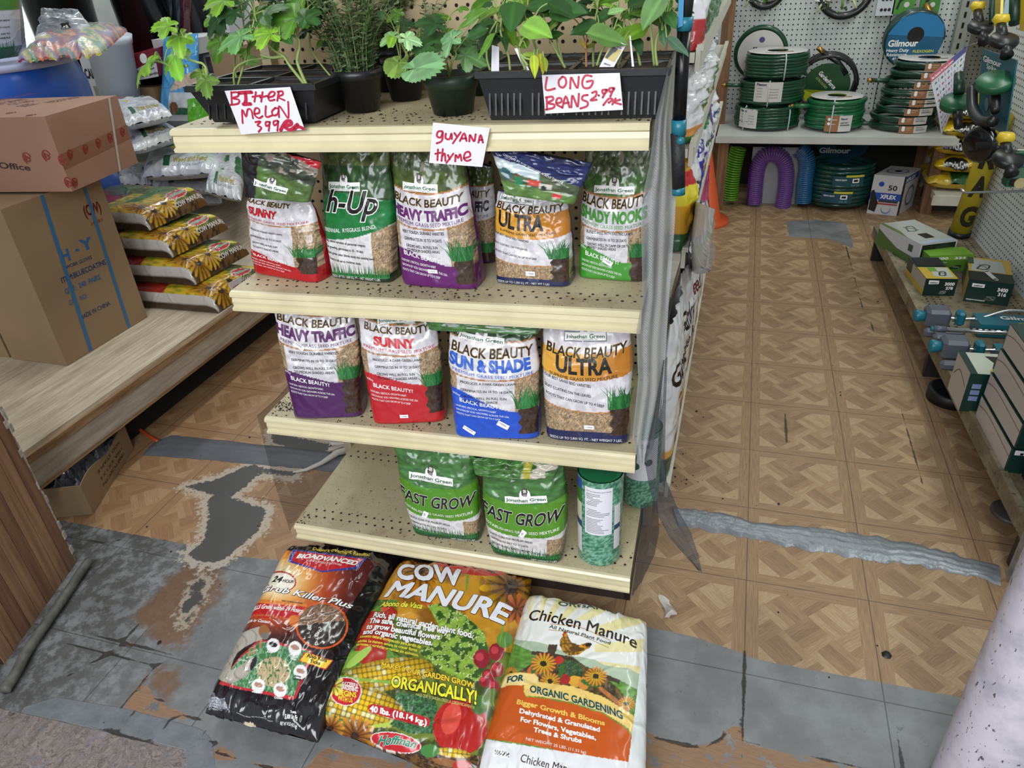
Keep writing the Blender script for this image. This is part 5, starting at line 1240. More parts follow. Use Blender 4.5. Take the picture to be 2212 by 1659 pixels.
# ------------------------------------------------------------ trays, pots, signs and seedlings on the top shelf
BLKP = mat('black_plastic', '191a1d', .38, bump=.1, bscale=40., spec=.5, var=.15)
GRNP = mat('dark_green_plastic', '2a3a2c', .4, spec=.5, var=.1)
SOIL2 = mat('potting_soil', '2a1f19', .95, bump=1., bscale=160., var=.5, vscale=120.)
ZT = SHELF_Z[3]
def tray(TL, TR, depth, taper, nx, ny, label, ribs=True):
    """TL, TR: front rim corners; the tray stands on the top shelf"""
    TL = np.array(TL); TR = np.array(TR); zr = (TL[2]+TR[2])/2; TL[2] = TR[2] = zr
    ex = (TR-TL)/np.linalg.norm(TR-TL); ey = np.array([-ex[1], ex[0], 0]); W = np.linalg.norm(TR-TL); z0 = ZT+.002
    th = thing('seedling_tray', (TL+TR)/2*np.array([1, 1, 0])+ey*depth/2+np.array([0, 0, z0]), label, 'tray')
    mb = MB()
    q = lambda a, b, z: TL*np.array([1, 1, 0])+ex*a+ey*b+np.array([0, 0, z])
    t = taper
    outer = lambda z, k: [q(t*k, t*k, z), q(W-t*k, t*k, z), q(W-t*k, depth-t*k, z), q(t*k, depth-t*k, z)]
    rings = [outer(z0, 1), outer(zr-.012, .12), outer(zr-.010, -.22), outer(zr, -.22), outer(zr, .1), outer(zr-.01, .16)]
    for a, b in zip(rings[:-1], rings[1:]):
        for i in range(4): j = (i+1) % 4; mb.quad(a[i], a[j], b[j], b[i], BLKP)
    mb.quad(*outer(z0, 1)[::-1], BLKP)
    cw = W/nx; cd = depth/ny
    for i in range(nx):
        for j in range(ny):
            c = [(i*cw+.004, j*cd+.004), ((i+1)*cw-.004, j*cd+.004), ((i+1)*cw-.004, (j+1)*cd-.004), (i*cw+.004, (j+1)*cd-.004)]
            lo = [q(a+(cw*.5-(a-i*cw))*.1, b+(cd*.5-(b-j*cd))*.1, zr-.022) for a, b in c]; hi = [q(a, b, zr-.001) for a, b in c]
            for k in range(4): m_ = (k+1) % 4; mb.quad(lo[k], lo[m_], hi[m_], hi[k], BLKP)
    for i in range(nx+1): a = q(i*cw, depth/2, zr-.0005); mb.box(a, (.008, depth, .003), BLKP, rz=math.atan2(ex[1], ex[0]))
    for j in range(ny+1): a = q(W/2, j*cd, zr-.0005); mb.box(a, (W, .008, .003), BLKP, rz=math.atan2(ex[1], ex[0]))
    if ribs:
        for i in range(nx*7):
            if i % 7 == 0: continue
            x = W*i/(nx*7); zb = z0+.012; k = 1-(zb-z0)/(zr-z0)
            mb.box(q(x*(1-2*t/W*.5)+t*.5, t*.5-.0012, (z0+zr)/2-.006), (.003, .004, (zr-z0)*.62), BLKP, rz=math.atan2(ex[1], ex[0]), rx=-math.atan2(t*.9, zr-z0))
    mb.build('tray_body', th)
    for i in range(nx):
        for j in range(ny):
            s = MB(); n = 8; a = np.linspace(0, 1, n); P = np.array([[q((i+.06+.88*u)*cw, (j+.06+.88*v)*cd, zr-.007+.005*(_h(np.array(i*9+u*70), np.array(j*9+v*70), 3))) for u in a] for v in a])
            s.grid(P, SOIL2); s.build('soil', th)
    return lambda u, v, dz=-.014: q(u*W, v*depth, zr+dz)
T1 = tray(atg(404, 187, .0), atg(677, 181, .0), .27, .024, 2, 3, 'black seedling tray of bitter melon plants overhanging the left end of the top shelf')
T2 = tray(atg(1030, 160, .02), atg(1444, 144, .02), .22, .016, 4, 2, 'long black cell tray of bean seedlings on the right end of the top shelf')
def pot(px, py, wb, tpx, tpy, wt, m, label, rim=.018, soil=True):
    c = bp(px, py, 2, ZT+.002); gy = (c-G(0, 0, 0))@GY; top = atg(tpx, tpy, gy); L = np.linalg.norm(c-CAMP); rb = wb/2*L/FPX; rt = wt/2*L/FPX*.98; h = top[2]-c[2]
    th = thing('plant_pot', c, label, 'pot'); mb = MB()
    mb.lathe(c, [(.001, .004), (rb*.9, .004), (rb, 0), (rt*.95, h-rim), (rt*1.0, h-rim), (rt*1.03, h), (rt*.97, h), (rt*.93, h-rim)], m, n=40); mb.build('pot_wall', th)
    s = MB(); rr = np.linspace(0.001, rt*.94, 8); A = np.linspace(0, 2*pi, 28)[:-1]
    P = np.array([[c+np.array([r*cos(a), r*sin(a), h-.012+.004*random.random()]) for a in A] for r in rr]); s.grid(P, SOIL2, wrap=True); s.build('soil', th)
    return c+np.array([0, 0, h-.01]), rt
p_thy, r_thy = pot(784, 236, 66, 769, 148, 99, BLKP, 'black pot of thyme right of the bitter melon tray')
p_cuc, r_cuc = pot(980, 242, 80, 973, 158, 108, GRNP, 'dark green pot behind the thyme sign, left of the bean tray', rim=.024)
p_b1, r_b1 = pot(878, 212, 60, 868, 124, 84, BLKP, 'black pot standing between the thyme pot and the green pot')
p_b2, r_b2 = pot(1042, 200, 60, 1030, 138, 92, GRNP, 'dark green pot half hidden behind the bean tray corner')
p_b3, r_b3 = pot(850, 190, 62, 842, 104, 86, BLKP, 'rear black pot of thyme against the tan pegboard')
LEAF = mat_attr('leaf', .42, .25, 60., spec=.4, transl=.18); STEM = mat('green_stem', '8fa45c', .5, var=.2)
def frame(d, n):
    d = np.asarray(d, float); n = np.asarray(n, float); n = n/np.linalg.norm(n); d = d-n*(d@n); d /= np.linalg.norm(d)+1e-9; return d, np.cross(n, d), n
def leaf_ovate(mb, base, d, n, L, W, col, curl=.25, fold=.25, seed=0):
    d, s, n = frame(d, n); u = np.linspace(0, 1, 10); v = np.linspace(-1, 1, 7)
    w = W/2*np.sin(pi*u**.72)**.85; w[-1] = 0
    P = []; C = []
    for i, a in enumerate(u):
        row = []
        for b in v:
            p = base+d*(L*a*(1-.12*curl*a))+s*(w[i]*b)+n*(-curl*L*a*a*.5+fold*w[i]*abs(b)+.03*L*sin(9*a+seed)*abs(b)); row.append(p)
            C.append(np.array(col)*(1.18 if abs(b) < .1 else .92+.12*_h(np.array(i//2), np.array(int(b*3)+5), seed)))
        P.append(row)
    mb.grid(np.array(P), LEAF, np.array(C))
def leaf_lobed(mb, base, d, n, L, col, curl=.3, seed=0, lobes=5, deep=.42):
    d, s, n = frame(d, n); nt_ = 60; th = np.linspace(-pi*.93, pi*.93, nt_); r_ = random.Random(seed)
    R = []
    for t in th:
        k = abs(sin(t*lobes/2.0+ (pi/2 if lobes % 2 else 0)))
        base_r = (1-deep*(1-k**.8))*(.62+.38*cos(t)*.9 if abs(t) < pi*.6 else .5)
        R.append(base_r*(1+.07*sin(t*31+seed)))
    R = np.array(R)*L*.62; c0 = base+d*L*.28; P = []; C = []
    for q in np.linspace(0.02, 1, 7):
        row = []
        for t, r in zip(th, R):
            x = q*r*cos(t)*1.25; y = q*r*sin(t)*1.15; fold = .12*L*q*abs(sin(t*lobes/2))
            row.append(c0+d*x+s*y+n*(-curl*(x*x+y*y)/L*1.1+fold*.5)); C.append(np.array(col)*(1.2 if abs(sin(t*lobes/2+(pi/2 if lobes % 2 else 0))) > .97 and q > .1 else .9+.2*_h(np.array(int(t*3)+9), np.array(int(q*4)), seed)))
        P.append(row)
    mb.grid(np.array(P), LEAF, np.array(C))
def spline(P, k=6):
    P = np.asarray(P, float); Q = []
    for i in range(len(P)-1):
        p0 = P[max(i-1, 0)]; p1 = P[i]; p2 = P[i+1]; p3 = P[min(i+2, len(P)-1)]
        for j in range(k): u = j/k; Q.append(.5*((2*p1)+(-p0+p2)*u+(2*p0-5*p1+4*p2-p3)*u*u+(-p0+3*p1-3*p2+p3)*u**3))
    Q.append(P[-1]); return np.array(Q)
VIEW_UP = -GY*.55+np.array([0, 0, .75])
def seedling(name, label, cat, base, stems, leaves, group=None, kind='ovate', tint='5f8a3a', scm=1.0, r0=.0022, stemcol=None):
    """stems: lists of world points; leaves: (centre, length, angle in the upright plane, kind, colour)"""
    th = thing(name, base, label, cat, group); st = MB(); lf = MB(); pts = []
    for s in stems:
        Q = spline(s); pts.append(Q); st.tube(Q, np.linspace(r0, r0*.6, len(Q)), stemcol or STEM, n=7)
    allp = np.concatenate(pts)
    rx = random.Random(len(leaves)*13+int(abs(base[0])*1e4)); hi_z = max(c[2] for c, *_ in leaves)
    leaves = list(leaves)+[(c+GX*rx.uniform(-.05, .05)+GY*rx.uniform(.02, .09)+np.array([0, 0, rx.uniform(.01, .06)]), L*rx.uniform(.7, 1.), a_+rx.uniform(-60, 60), k_, rx.choice((G2_, G4, G1))) for c, L, a_, k_, _ in leaves if c[2] > hi_z-.09 and 'yellowing' not in label and 'trailing' not in label]
    for i, (c, L, ang, kd, col) in enumerate(leaves):
        rr = random.Random(i*7+int(L*1e4)); a = radians(ang); d = GX*cos(a)+np.array([0, 0, 1.])*sin(a)-GY*rr.uniform(-.1, .5)
        n = VIEW_UP+GX*rr.uniform(-.4, .4)-GY*rr.uniform(-.2, .3); b0 = c-d*L*.5
        k = ((allp-b0)**2).sum(1).argmin(); p = allp[k]; col = np.array(hx(col or tint))*rr.uniform(.85, 1.15)
        mid = (p+b0)/2+np.array([0, 0, .012]); st.tube(spline([p, mid, b0], 5), .0011, stemcol or STEM, n=6)
        if kd == 'o': leaf_ovate(lf, b0, d, n, L, L*.62, col, seed=i)
        elif kd == 'n': leaf_ovate(lf, b0, d, n, L, L*.34, col, seed=i)
        elif kd == 'r': leaf_lobed(lf, b0, d, n, L*1.05, col, seed=i, lobes=3, deep=.1, curl=.2)
        else: leaf_lobed(lf, b0, d, n, L*1.1, col, seed=i, curl=.35)
    st.build('stem', th); lf.build('foliage', th); return th
def c3(x, y, gy): return atg(400+x/3.95, y/3.95, gy)
def c4(x, y, gy): return atg(940+x/3.95, y/3.95, gy)
G1, G2_, G3, G4 = '54802a', '335a2b', '6c952e', '274824'
PX = 1/1090.
def LV(f, lst, gy):
    return [(f(x, y, gy+.03*((i*7) % 5-2)*.5), L/3.95*PX, a, k, c) for i, (x, y, L, a, k, c) in enumerate(lst)]
# bitter melon
seedling('bitter_melon_plant', 'bitter melon seedling at the back left of its tray with broad dark lobed leaves', 'plant', T1(.15, .5),
    [[T1(.18, .35), c3(420, 560, .10), c3(440, 420, .09), c3(500, 250, .10), c3(470, 60, .1)]],
    LV(c3, [(300, 30, 260, 190, 'l', G3), (330, 190, 300, 230, 'l', G4), (250, 250, 170, 215, 'l', G3), (300, 420, 220, 262, 'l', G1), (540, 110, 260, 150, 'l', G1), (420, 150, 200, 200, 'l', G4), (560, 30, 200, 60, 'l', G1)], .09))
seedling('bitter_melon_plant', 'bitter melon seedling with a wide pale green leaf above the left tray centre', 'plant', T1(.4, .2),
    [[T1(.3, .12), c3(420, 600, .03), c3(530, 520, .03), c3(660, 500, .05), c3(820, 480, .06)], [T1(.3, .14), c3(520, 480, .04), c3(560, 300, .05), c3(600, 120, .06)]],
    LV(c3, [(430, 350, 290, 200, 'l', '5f8f52'), (640, 420, 190, 262, 'o', G3), (550, 500, 110, 20, 'r', '7fa85a'), (700, 100, 260, 30, 'l', G2_), (760, 60, 230, 120, 'l', '5f8f52'), (420, 300, 160, 140, 'l', G1)], .04))
seedling('bitter_melon_plant', 'bitter melon seedling with thick forked pale stem at the right front of the left tray', 'plant', T1(.92, .12),
    [[T1(.90, .10), c3(965, 560, .04), c3(960, 480, .04), c3(975, 400, .04), c3(950, 320, .04), c3(780, 270, .03)], [T1(.89, .12), c3(900, 570, .04), c3(840, 480, .04), c3(760, 430, .04), c3(680, 345, .04)], [c3(840, 480, .04), c3(740, 492, .04), c3(640, 470, .04)]],
    LV(c3, [(680, 285, 260, 175, 'l', '7fae38'), (890, 180, 330, 185, 'l', G1), (880, 120, 260, 20, 'l', G2_), (900, 370, 180, 310, 'o', G2_), (760, 340, 170, 200, 'l', G1), (1000, 90, 200, 60, 'l', G2_)], .04), r0=.0034)
seedling('bitter_melon_plant', 'tall bitter melon seedling at the back right of the left tray', 'plant', T1(.95, .5),
    [[T1(.93, .45), c3(1080, 430, .12), c3(1065, 200, .12), c3(1040, 0, .12)]],
    LV(c3, [(1130, 230, 150, 300, 'o', G2_), (1130, 100, 190, 20, 'l', G4), (960, 60, 240, 170, 'l', G1), (1080, 30, 220, 80, 'l', G2_), (820, 80, 200, 190, 'l', G2_), (1160, 400, 110, 240, 'o', G1)], .13))
c1 = lambda x, y, gy: atg(x/3.95, y/3.95, gy)
seedling('bitter_melon_plant', 'bitter melon vine trailing over the left side of its tray with hanging bright leaves', 'plant', T1(.04, .06),
    [[T1(.05, .08), c1(1760, 690, -.01), c1(1765, 600, -.02), c1(1730, 545, -.02), c1(1680, 530, -.02), c1(1600, 500, -.02), c1(1560, 440, -.02), c1(1545, 340, -.02), c1(1500, 280, -.02), c1(1450, 255, -.02)], [c1(1600, 560, -.02), c1(1480, 575, -.02), c1(1400, 540, -.02), c1(1330, 520, -.02)], [c1(1740, 640, -.01), c1(1760, 680, -.02), c1(1730, 720, -.02)]],
    LV(c1, [(1420, 250, 190, 190, 'l', G3), (1555, 380, 210, 280, 'l', G3), (1575, 560, 290, 300, 'l', '6a9a38'), (1345, 620, 260, 262, 'l', G3), (1300, 510, 120, 180, 'l', G1), (1560, 275, 70, 70, 'l', '9aba6a'), (1790, 750, 200, 290, 'l', '5f8034'), (1690, 640, 120, 200, 'l', '5f8034')], -.025), r0=.0026)
# thyme
def thyme(name, label, c, R, H, ns, seed, spread=1.):
    r = random.Random(seed); th = thing(name, c, label, 'plant'); st = MB(); lf = MB()
    for k in range(ns):
        a = r.uniform(0, 2*pi); rad = R*r.random()**.5*.8; p0 = c+np.array([rad*cos(a), rad*sin(a), -.004]); ln = H*r.uniform(.5, 1.1)
        out = np.array([cos(a), sin(a), 0])*r.uniform(.1, .6)*spread*ln; p1 = p0+out*.3+np.array([0, 0, ln*.5]); p2 = p0+out+np.array([r.uniform(-.01, .01), r.uniform(-.01, .01), ln*.95])
        if (p2-G(0, 0, 0))@GY > .37: p2 = p2-GY*((p2-G(0, 0, 0))@GY-.37)
        Q = spline([p0, p1, p2], 8); st.tube(Q, .0009, mat('thyme_stem', '6f7d52', .6), n=5)
        nl = int(ln/.007)
        for j in range(nl):
            t = .15+.85*j/nl; i = min(int(t*(len(Q)-1)), len(Q)-2); p = Q[i]; th_ = j*2.4+k
            for sgn in (0, pi):
                d = np.array([cos(th_+sgn), sin(th_+sgn), .5]); col = np.array(hx(r.choice(('6f8a5a', '8aa374', '5a7a48', '9fb58c'))))
                L = r.uniform(.011, .021); d1, s1, n1 = frame(d, np.array([0, 0, 1.])+d*-.3)
                lf.raw([p, p+d1*L*.5+s1*L*.28, p+d1*L, p+d1*L*.5-s1*L*.28], [(0, 1, 2, 3)], LEAF, col)
    st.build('stem', th); lf.build('foliage', th)
thyme('thyme_plant', 'bushy grey-green thyme growing in the black pot beside the left tray', p_thy, r_thy, .19, 58, 3)
thyme('thyme_plant', 'thyme bush growing in the rear black pot near the pegboard', p_b3, r_b3, .20, 46, 5)
thyme('thyme_plant', 'thin thyme sprigs in the dark pot behind the green pot', p_b1+np.array([.02, .05, 0]), r_b1*.6, .12, 12, 9, 1.4)
# cucumber-like seedlings in the pots
seedling('cucumber_seedling', 'cucumber seedling with one broad drooping leaf over the front of the dark green pot', 'plant', p_b1,
    [[p_b1, c3(1840, 560, .05), c3(1880, 640, .02), c3(1960, 660, .0)], [p_b1, c3(1900, 500, .08), c3(1860, 400, .08), c3(1820, 330, .08)], [p_b1, c3(1920, 470, .08), c3(1990, 420, .08)]],
    LV(c3, [(2030, 590, 300, 5, 'r', '6f9a6a'), (1800, 620, 200, 250, 'r', '7a9a48'), (1740, 330, 150, 200, 'l', '7fa86a'), (1890, 290, 150, 20, 'l', '8aae7a'), (2050, 470, 190, 330, 'l', G2_), (1760, 380, 120, 250, 'o', G3)], .01), r0=.0028)
seedling('cucumber_seedling', 'cucumber seedling with pale veined leaves growing in the dark green pot', 'plant', p_cuc,
    [[p_cuc, c4(90, 500, .07), c4(80, 400, .07), c4(60, 340, .07)], [p_cuc, c4(140, 540, .06), c4(180, 470, .06), c4(160, 420, .06)]],
    LV(c4, [(90, 340, 240, 190, 'l', '6f9a6a'), (280, 430, 220, 10, 'l', '6a945a'), (160, 340, 180, 30, 'l', G2_), (20, 600, 130, 200, 'o', G3), (110, 250, 120, 20, 'l', G1), (350, 290, 190, 200, 'o', G2_)], .06), r0=.0026)
seedling('cucumber_seedling', 'low cucumber seedling shaded behind the bean tray corner', 'plant', p_b2,
    [[p_b2, p_b2+np.array([.01, -.01, .04])], [p_b2, p_b2+np.array([-.02, 0, .035])]],
    [(p_b2+np.array([.03, -.02, .05]), .05, 20, 'l', G4), (p_b2+np.array([-.03, -.01, .05]), .05, 170, 'l', G2_), (p_b2+np.array([.0, -.03, .03]), .045, 260, 'o', G4)])
# beans: (stem points in the picture, leaves)
BEANS = [
 ('leftmost bean seedling in the long tray, leaves leaning left over the green pot', [(470, 600), (440, 480), (460, 300), (540, 160)], [(330, 200, 300, 215, 'n', G1), (470, 200, 230, 150, 'o', G2_), (430, 300, 260, 160, 'o', G4), (400, 40, 280, 170, 'n', G3), (320, 130, 180, 200, 'n', G1)], .06),
 ('bean seedling with three hanging leaves above the white plant stake', [(640, 600), (620, 450), (560, 280), (570, 140)], [(510, 430, 240, 262, 'n', G1), (580, 400, 200, 275, 'n', G2_), (640, 340, 190, 300, 'o', G3), (660, 230, 320, 270, 'o', G2_), (640, 40, 240, 80, 'o', G1)], .05),
 ('bean seedling with one large arched bright leaf near the tray front', [(770, 600), (720, 430), (740, 340), (800, 290)], [(880, 340, 300, 320, 'o', '7fae48'), (740, 330, 160, 120, 'o', G3), (700, 130, 220, 60, 'n', G1)], .03),
 ('bean seedling with a yellowing broken stem hanging over the tray front', [(790, 560), (730, 470), (780, 500), (880, 520), (930, 540)], [(840, 590, 190, 268, 'n', 'a8b83a'), (890, 590, 200, 275, 'n', 'c0bc34'), (800, 500, 140, 200, 'n', '8aa83a'), (935, 570, 130, 280, 'n', '9aae3a')], -.01),
 ('tall bean seedling with thick stem behind the fallen yellow leaves', [(905, 510), (850, 380), (810, 240), (790, 60), (800, -60)], [(900, 70, 260, 190, 'o', G2_), (850, 150, 200, 20, 'o', G1), (740, 60, 240, 200, 'o', G3), (960, 190, 190, 80, 'o', G4), (740, 170, 150, 240, 'n', G1)], .09),
 ('bean seedling with a big wide leaf left of the price sign', [(1095, 570), (1050, 380), (1010, 200), (1000, 40), (1000, -80)], [(1140, 90, 310, 5, 'o', G2_), (1060, 260, 230, 262, 'n', G1), (1060, 50, 200, 150, 'o', G4), (900, 20, 220, 160, 'o', G2_), (980, 280, 150, 262, 'o', G2_)], .07),
 ('slim bean seedling leaning left above the price sign', [(1110, 580), (1050, 470), (980, 340), (960, 260)], [(940, 180, 180, 100, 'n', '7a8a4a'), (1010, 270, 140, 40, 'o', G2_)], .05),
 ('bean seedling with two reddish stems above the price sign', [(1290, 570), (1288, 470), (1290, 380)], [(1260, 350, 110, 110, 'n', '9a8a3a'), (1310, 360, 110, 60, 'n', '8a8a3a')], .05),
 ('tall bean seedling in the tray centre with spreading upper leaves', [(1350, 570), (1350, 400), (1375, 150), (1395, -40)], [(1270, 270, 230, 200, 'o', G2_), (1380, 250, 160, 40, 'o', G1), (1300, 90, 230, 170, 'n', G4), (1450, 100, 190, 40, 'o', G2_), (1480, 20, 220, 10, 'o', G1), (1210, 150, 200, 200, 'o', G4)], .08),
 ('bean seedling with the largest round leaf, beside the picture label', [(1380, 560), (1420, 440), (1500, 320)], [(1480, 260, 330, 5, 'o', '6f9a50'), (1570, 320, 120, 250, 'o', G3), (1400, 330, 150, 200, 'o', G4)], .05),
 ('bean seedling behind the picture label with small upper leaves', [(1560, 570), (1600, 400), (1610, 160), (1560, 90)], [(1550, 90, 140, 20, 'o', '7fa86a'), (1480, 70, 130, 180, 'n', G3), (1640, 30, 220, 80, 'o', G1), (1700, 90, 200, 20, 'n', G1)], .08),
 ('bean seedling beside the white stake with upright right-hand leaves', [(1750, 560), (1720, 400), (1690, 250), (1660, 180)], [(1690, 200, 260, 60, 'o', G3), (1760, 60, 240, 20, 'o', G2_), (1780, 180, 180, 270, 'o', G2_), (1730, 400, 150, 300, 'o', G4)], .07),
 ('stout bean seedling near the right end of the tray', [(1870, 560), (1850, 350), (1840, 200), (1870, 80), (1880, -20)], [(1920, 160, 300, 262, 'o', '6a9058'), (1800, 40, 260, 170, 'o', G1), (1990, 60, 230, 10, 'o', G3), (1940, 290, 150, 262, 'o', G2_), (1890, 20, 200, 70, 'o', G2_)], .05),
 ('bean seedling at the far right end of the tray with drooping grey-green leaves', [(1895, 560), (1880, 420), (1900, 300), (1960, 230)], [(2060, 440, 230, 310, 'n', '5a7a62'), (1970, 380, 180, 290, 'n', '4f7050'), (1940, 90, 200, 110, 'o', G1), (2010, 200, 160, 300, 'o', G2_)], .03)]
for i, (lab, st, lv, gy) in enumerate(BEANS):
    S = [c4(x, y, gy) for x, y in st]
    seedling('bean_seedling', lab, 'plant', S[0], [S], LV(c4, lv, gy), r0=.0024, stemcol=mat('red_brown_stem', '9a6a4a', .5) if 'reddish' in lab else None)
# ---- white cards
CARD = mat('white_card', 'dcd9e0', .45, var=.04, vscale=10.); RED = mat('red_marker', 'b3193c', .35)
def card(name, label, cr, o, gt, gb, strokes, wid, cat='sign'):
    ox, oy = o; f = lambda p, g: atg(ox+p[0]/3.95, oy+p[1]/3.95, g)
    TL, TR, BR, BL = f(cr[0], gt), f(cr[1], gt), f(cr[2], gb), f(cr[3], gb)
    th = thing(name, (BL+BR)/2, label, cat); mb = MB(); n = np.cross(BR-BL, TL-BL); n /= np.linalg.norm(n)
    if n@GY > 0: n = -n
    mb.hexa([BL-n*.0008, BR-n*.0008, BR, BL, TL-n*.0008, TR-n*.0008, TR, TL], CARD)
    S = quad_surf(BL, BR, TL, TR)
    c = Chart(S, ox, oy, 3.95); 
    def uv(p):
        q = np.array([.5, .5])
        for _ in range(8):
            g = lambda z: (pix(S(np.array([z[0]]), np.array([z[1]]))[0])[0]-np.array([ox, oy]))*3.95
            r = g(q)-np.array(p); J = np.stack([(g(q+[1e-4, 0])-g(q-[1e-4, 0]))/2e-4, (g(q+[0, 1e-4])-g(q-[0, 1e-4]))/2e-4], 1); q = q-np.linalg.solve(J, r)
        return q
    for s in strokes:
        w_ = wid*(1.9 if isinstance(s, tuple) else 1); s = list(s); stroke(mb, [uv(p) for p in s], w_, S, RED, .0008)
    mb.build('card', th); return th, uv, S, c
S1 = [[(395, 785), (400, 890)], [(393, 790), (450, 788), (452, 820), (405, 838), (462, 852), (450, 885), (385, 895)], ((460, 793), (515, 788), (568, 786)), ((515, 795), (520, 850), (512, 882)), ((498, 890), (560, 886)), [(605, 785), (592, 868)], [(575, 826), (645, 815)], [(662, 785), (650, 868)], [(640, 832), (702, 818)],
      [(712, 832), (755, 818), (765, 788), (732, 785), (710, 822), (722, 858), (765, 850)], [(800, 780), (787, 860)], [(790, 785), (830, 778), (832, 808), (792, 826), (850, 856)],
      [(492, 1050), (488, 935), (520, 995), (535, 935), (565, 940), (580, 1010)], [(592, 972), (632, 962), (630, 928), (600, 925), (592, 975), (630, 1008), (662, 990)], [(690, 905), (690, 995), (742, 985)], [(772, 920), (742, 950), (755, 985), (790, 972), (797, 930), (768, 920)], [(802, 1000), (802, 905), (845, 960), (882, 1005), (880, 868)],
      [(600, 1042), (645, 1036), (618, 1070), (652, 1088), (628, 1125)], [(722, 1040), (690, 1042), (692, 1076), (720, 1060), (724, 1035), (714, 1116)], [(792, 1030), (757, 1036), (760, 1070), (790, 1052), (796, 1030), (788, 1116)], ((815, 1112), (858, 1042), (900, 1032), (905, 1060), (852, 1080), (900, 1108), (960, 1062)), ((935, 1100), (965, 1080), (1008, 1096))]
card('price_sign', 'white card reading bitter melon 399 in red marker, taped to the left tray', [(335, 775), (895, 742), (1020, 1107), (480, 1148)], (400, 0), -.010, -.016, S1, .0036)
S2 = [[(955, 660), (945, 765), (1022, 755)], [(1085, 655), (1055, 690), (1062, 735), (1095, 745), (1118, 710), (1110, 665), (1085, 655)], [(1152, 755), (1160, 660), (1185, 705), (1215, 750), (1226, 655)], [(1335, 650), (1282, 645), (1255, 700), (1270, 748), (1322, 745), (1347, 690), (1295, 697)],
      [(952, 830), (955, 935)], [(945, 832), (1000, 825), (1004, 852), (960, 878), (1016, 892), (1008, 920), (945, 935)], [(1036, 882), (1076, 870), (1075, 840), (1042, 842), (1035, 888), (1082, 915)], [(1086, 920), (1115, 820), (1146, 915)], [(1096, 882), (1140, 875)], [(1162, 915), (1170, 815), (1195, 865), (1217, 910), (1227, 800)],
      [(1302, 810), (1262, 818), (1256, 850), (1300, 870), (1295, 905), (1240, 925)], [(1340, 792), (1375, 780), (1370, 820), (1325, 856), (1378, 850)], [(1394, 812), (1398, 816)], [(1462, 765), (1427, 770), (1435, 800), (1464, 782), (1466, 765), (1430, 832)], [(1522, 750), (1487, 755), (1492, 785), (1524, 767), (1526, 750), (1495, 822)], [(1435, 897), (1482, 842), (1515, 850), (1480, 876)], [(1512, 890), (1540, 840)], [(1578, 850), (1527, 870), (1586, 890)]]
card('price_sign', 'white card reading long beans 2.99 in red marker, taped to the right tray', [(910, 640), (1575, 622), (1603, 937), (940, 970)], (940, 0), .010, .004, S2, .0036)
S3 = [[(62, 1120), (26, 1122), (16, 1160), (48, 1172), (66, 1125), (58, 1200), (14, 1222)], [(92, 1140), (90, 1178), (122, 1186), (140, 1137), (143, 1186)], [(165, 1135), (188, 1168)], [(218, 1128), (152, 1222)], [(212, 1202), (248, 1136), (268, 1202)], [(226, 1182), (264, 1180)], [(292, 1206), (297, 1150), (315, 1180), (335, 1205), (346, 1145)], [(370, 1216), (388, 1150), (408, 1216)], [(376, 1194), (404, 1192)],
      [(25, 1275), (20, 1366)], [(2, 1312), (46, 1302)], [(66, 1272), (55, 1372)], [(60, 1335), (82, 1308), (88, 1372)], [(110, 1322), (126, 1358)], [(156, 1310), (96, 1390)], [(172, 1376), (176, 1320), (196, 1348), (213, 1315), (226, 1370)], [(246, 1350), (298, 1332), (290, 1296), (257, 1305), (246, 1350), (270, 1372), (304, 1362)]]
card('price_sign', 'white card reading guyana thyme in red marker, taped to the top shelf edge', [(-18, 1045), (467, 1092), (402, 1425), (-52, 1390)], (940, 0), -.009, -.013, S3, .0036)
th, uv, S, c = card('plant_label', 'small plant label with a picture of dark beans stuck in the long tray', [(1522, 328), (1628, 385), (1525, 572), (1400, 572)], (940, 0), .035, .03, [], .003, 'label')
mb = MB(); uvs = lambda P: [tuple(uv(p)) for p in P]
shape(mb, uvs([(1500, 385), (1592, 432), (1530, 530), (1440, 492)]), S, ink('b8a85c'), .0009); shape(mb, uvs([(1520, 400), (1560, 415), (1545, 440), (1520, 450), (1470, 500), (1450, 490), (1490, 430)]), S, ink('23312a'), .0012)
for tx, a, b in (('ORIENT', (1528, 372), (1590, 400)), ('WONDER', (1518, 388), (1588, 420)), ('BEAN', (1440, 545), (1490, 562))):
    A = uv(a); B = uv(b); ang = math.atan2((B-A)[1]*S.h, (B-A)[0]*S.w); write(mb, tx, S, A[0], A[1], np.hypot((B-A)[0], (B-A)[1]*S.h/S.w), .05, INK, bold=.02, rot=ang, lift=.0012)
mb.build('label_print', th)
for lab, cr in (('blank white plant stake standing at the left end of the long tray', [(484, 384), (545, 400), (545, 606), (478, 606)]), ('white plant stake leaning under the fallen yellow bean leaves', [(676, 415), (700, 410), (805, 598), (765, 600)]), ('thin white plant stake seen edge-on right of the picture label', [(1657, 305), (1668, 305), (1698, 568), (1678, 568)])):
    card('plant_stake', lab, cr, (940, 0), .038, .033, [], .003, 'label')
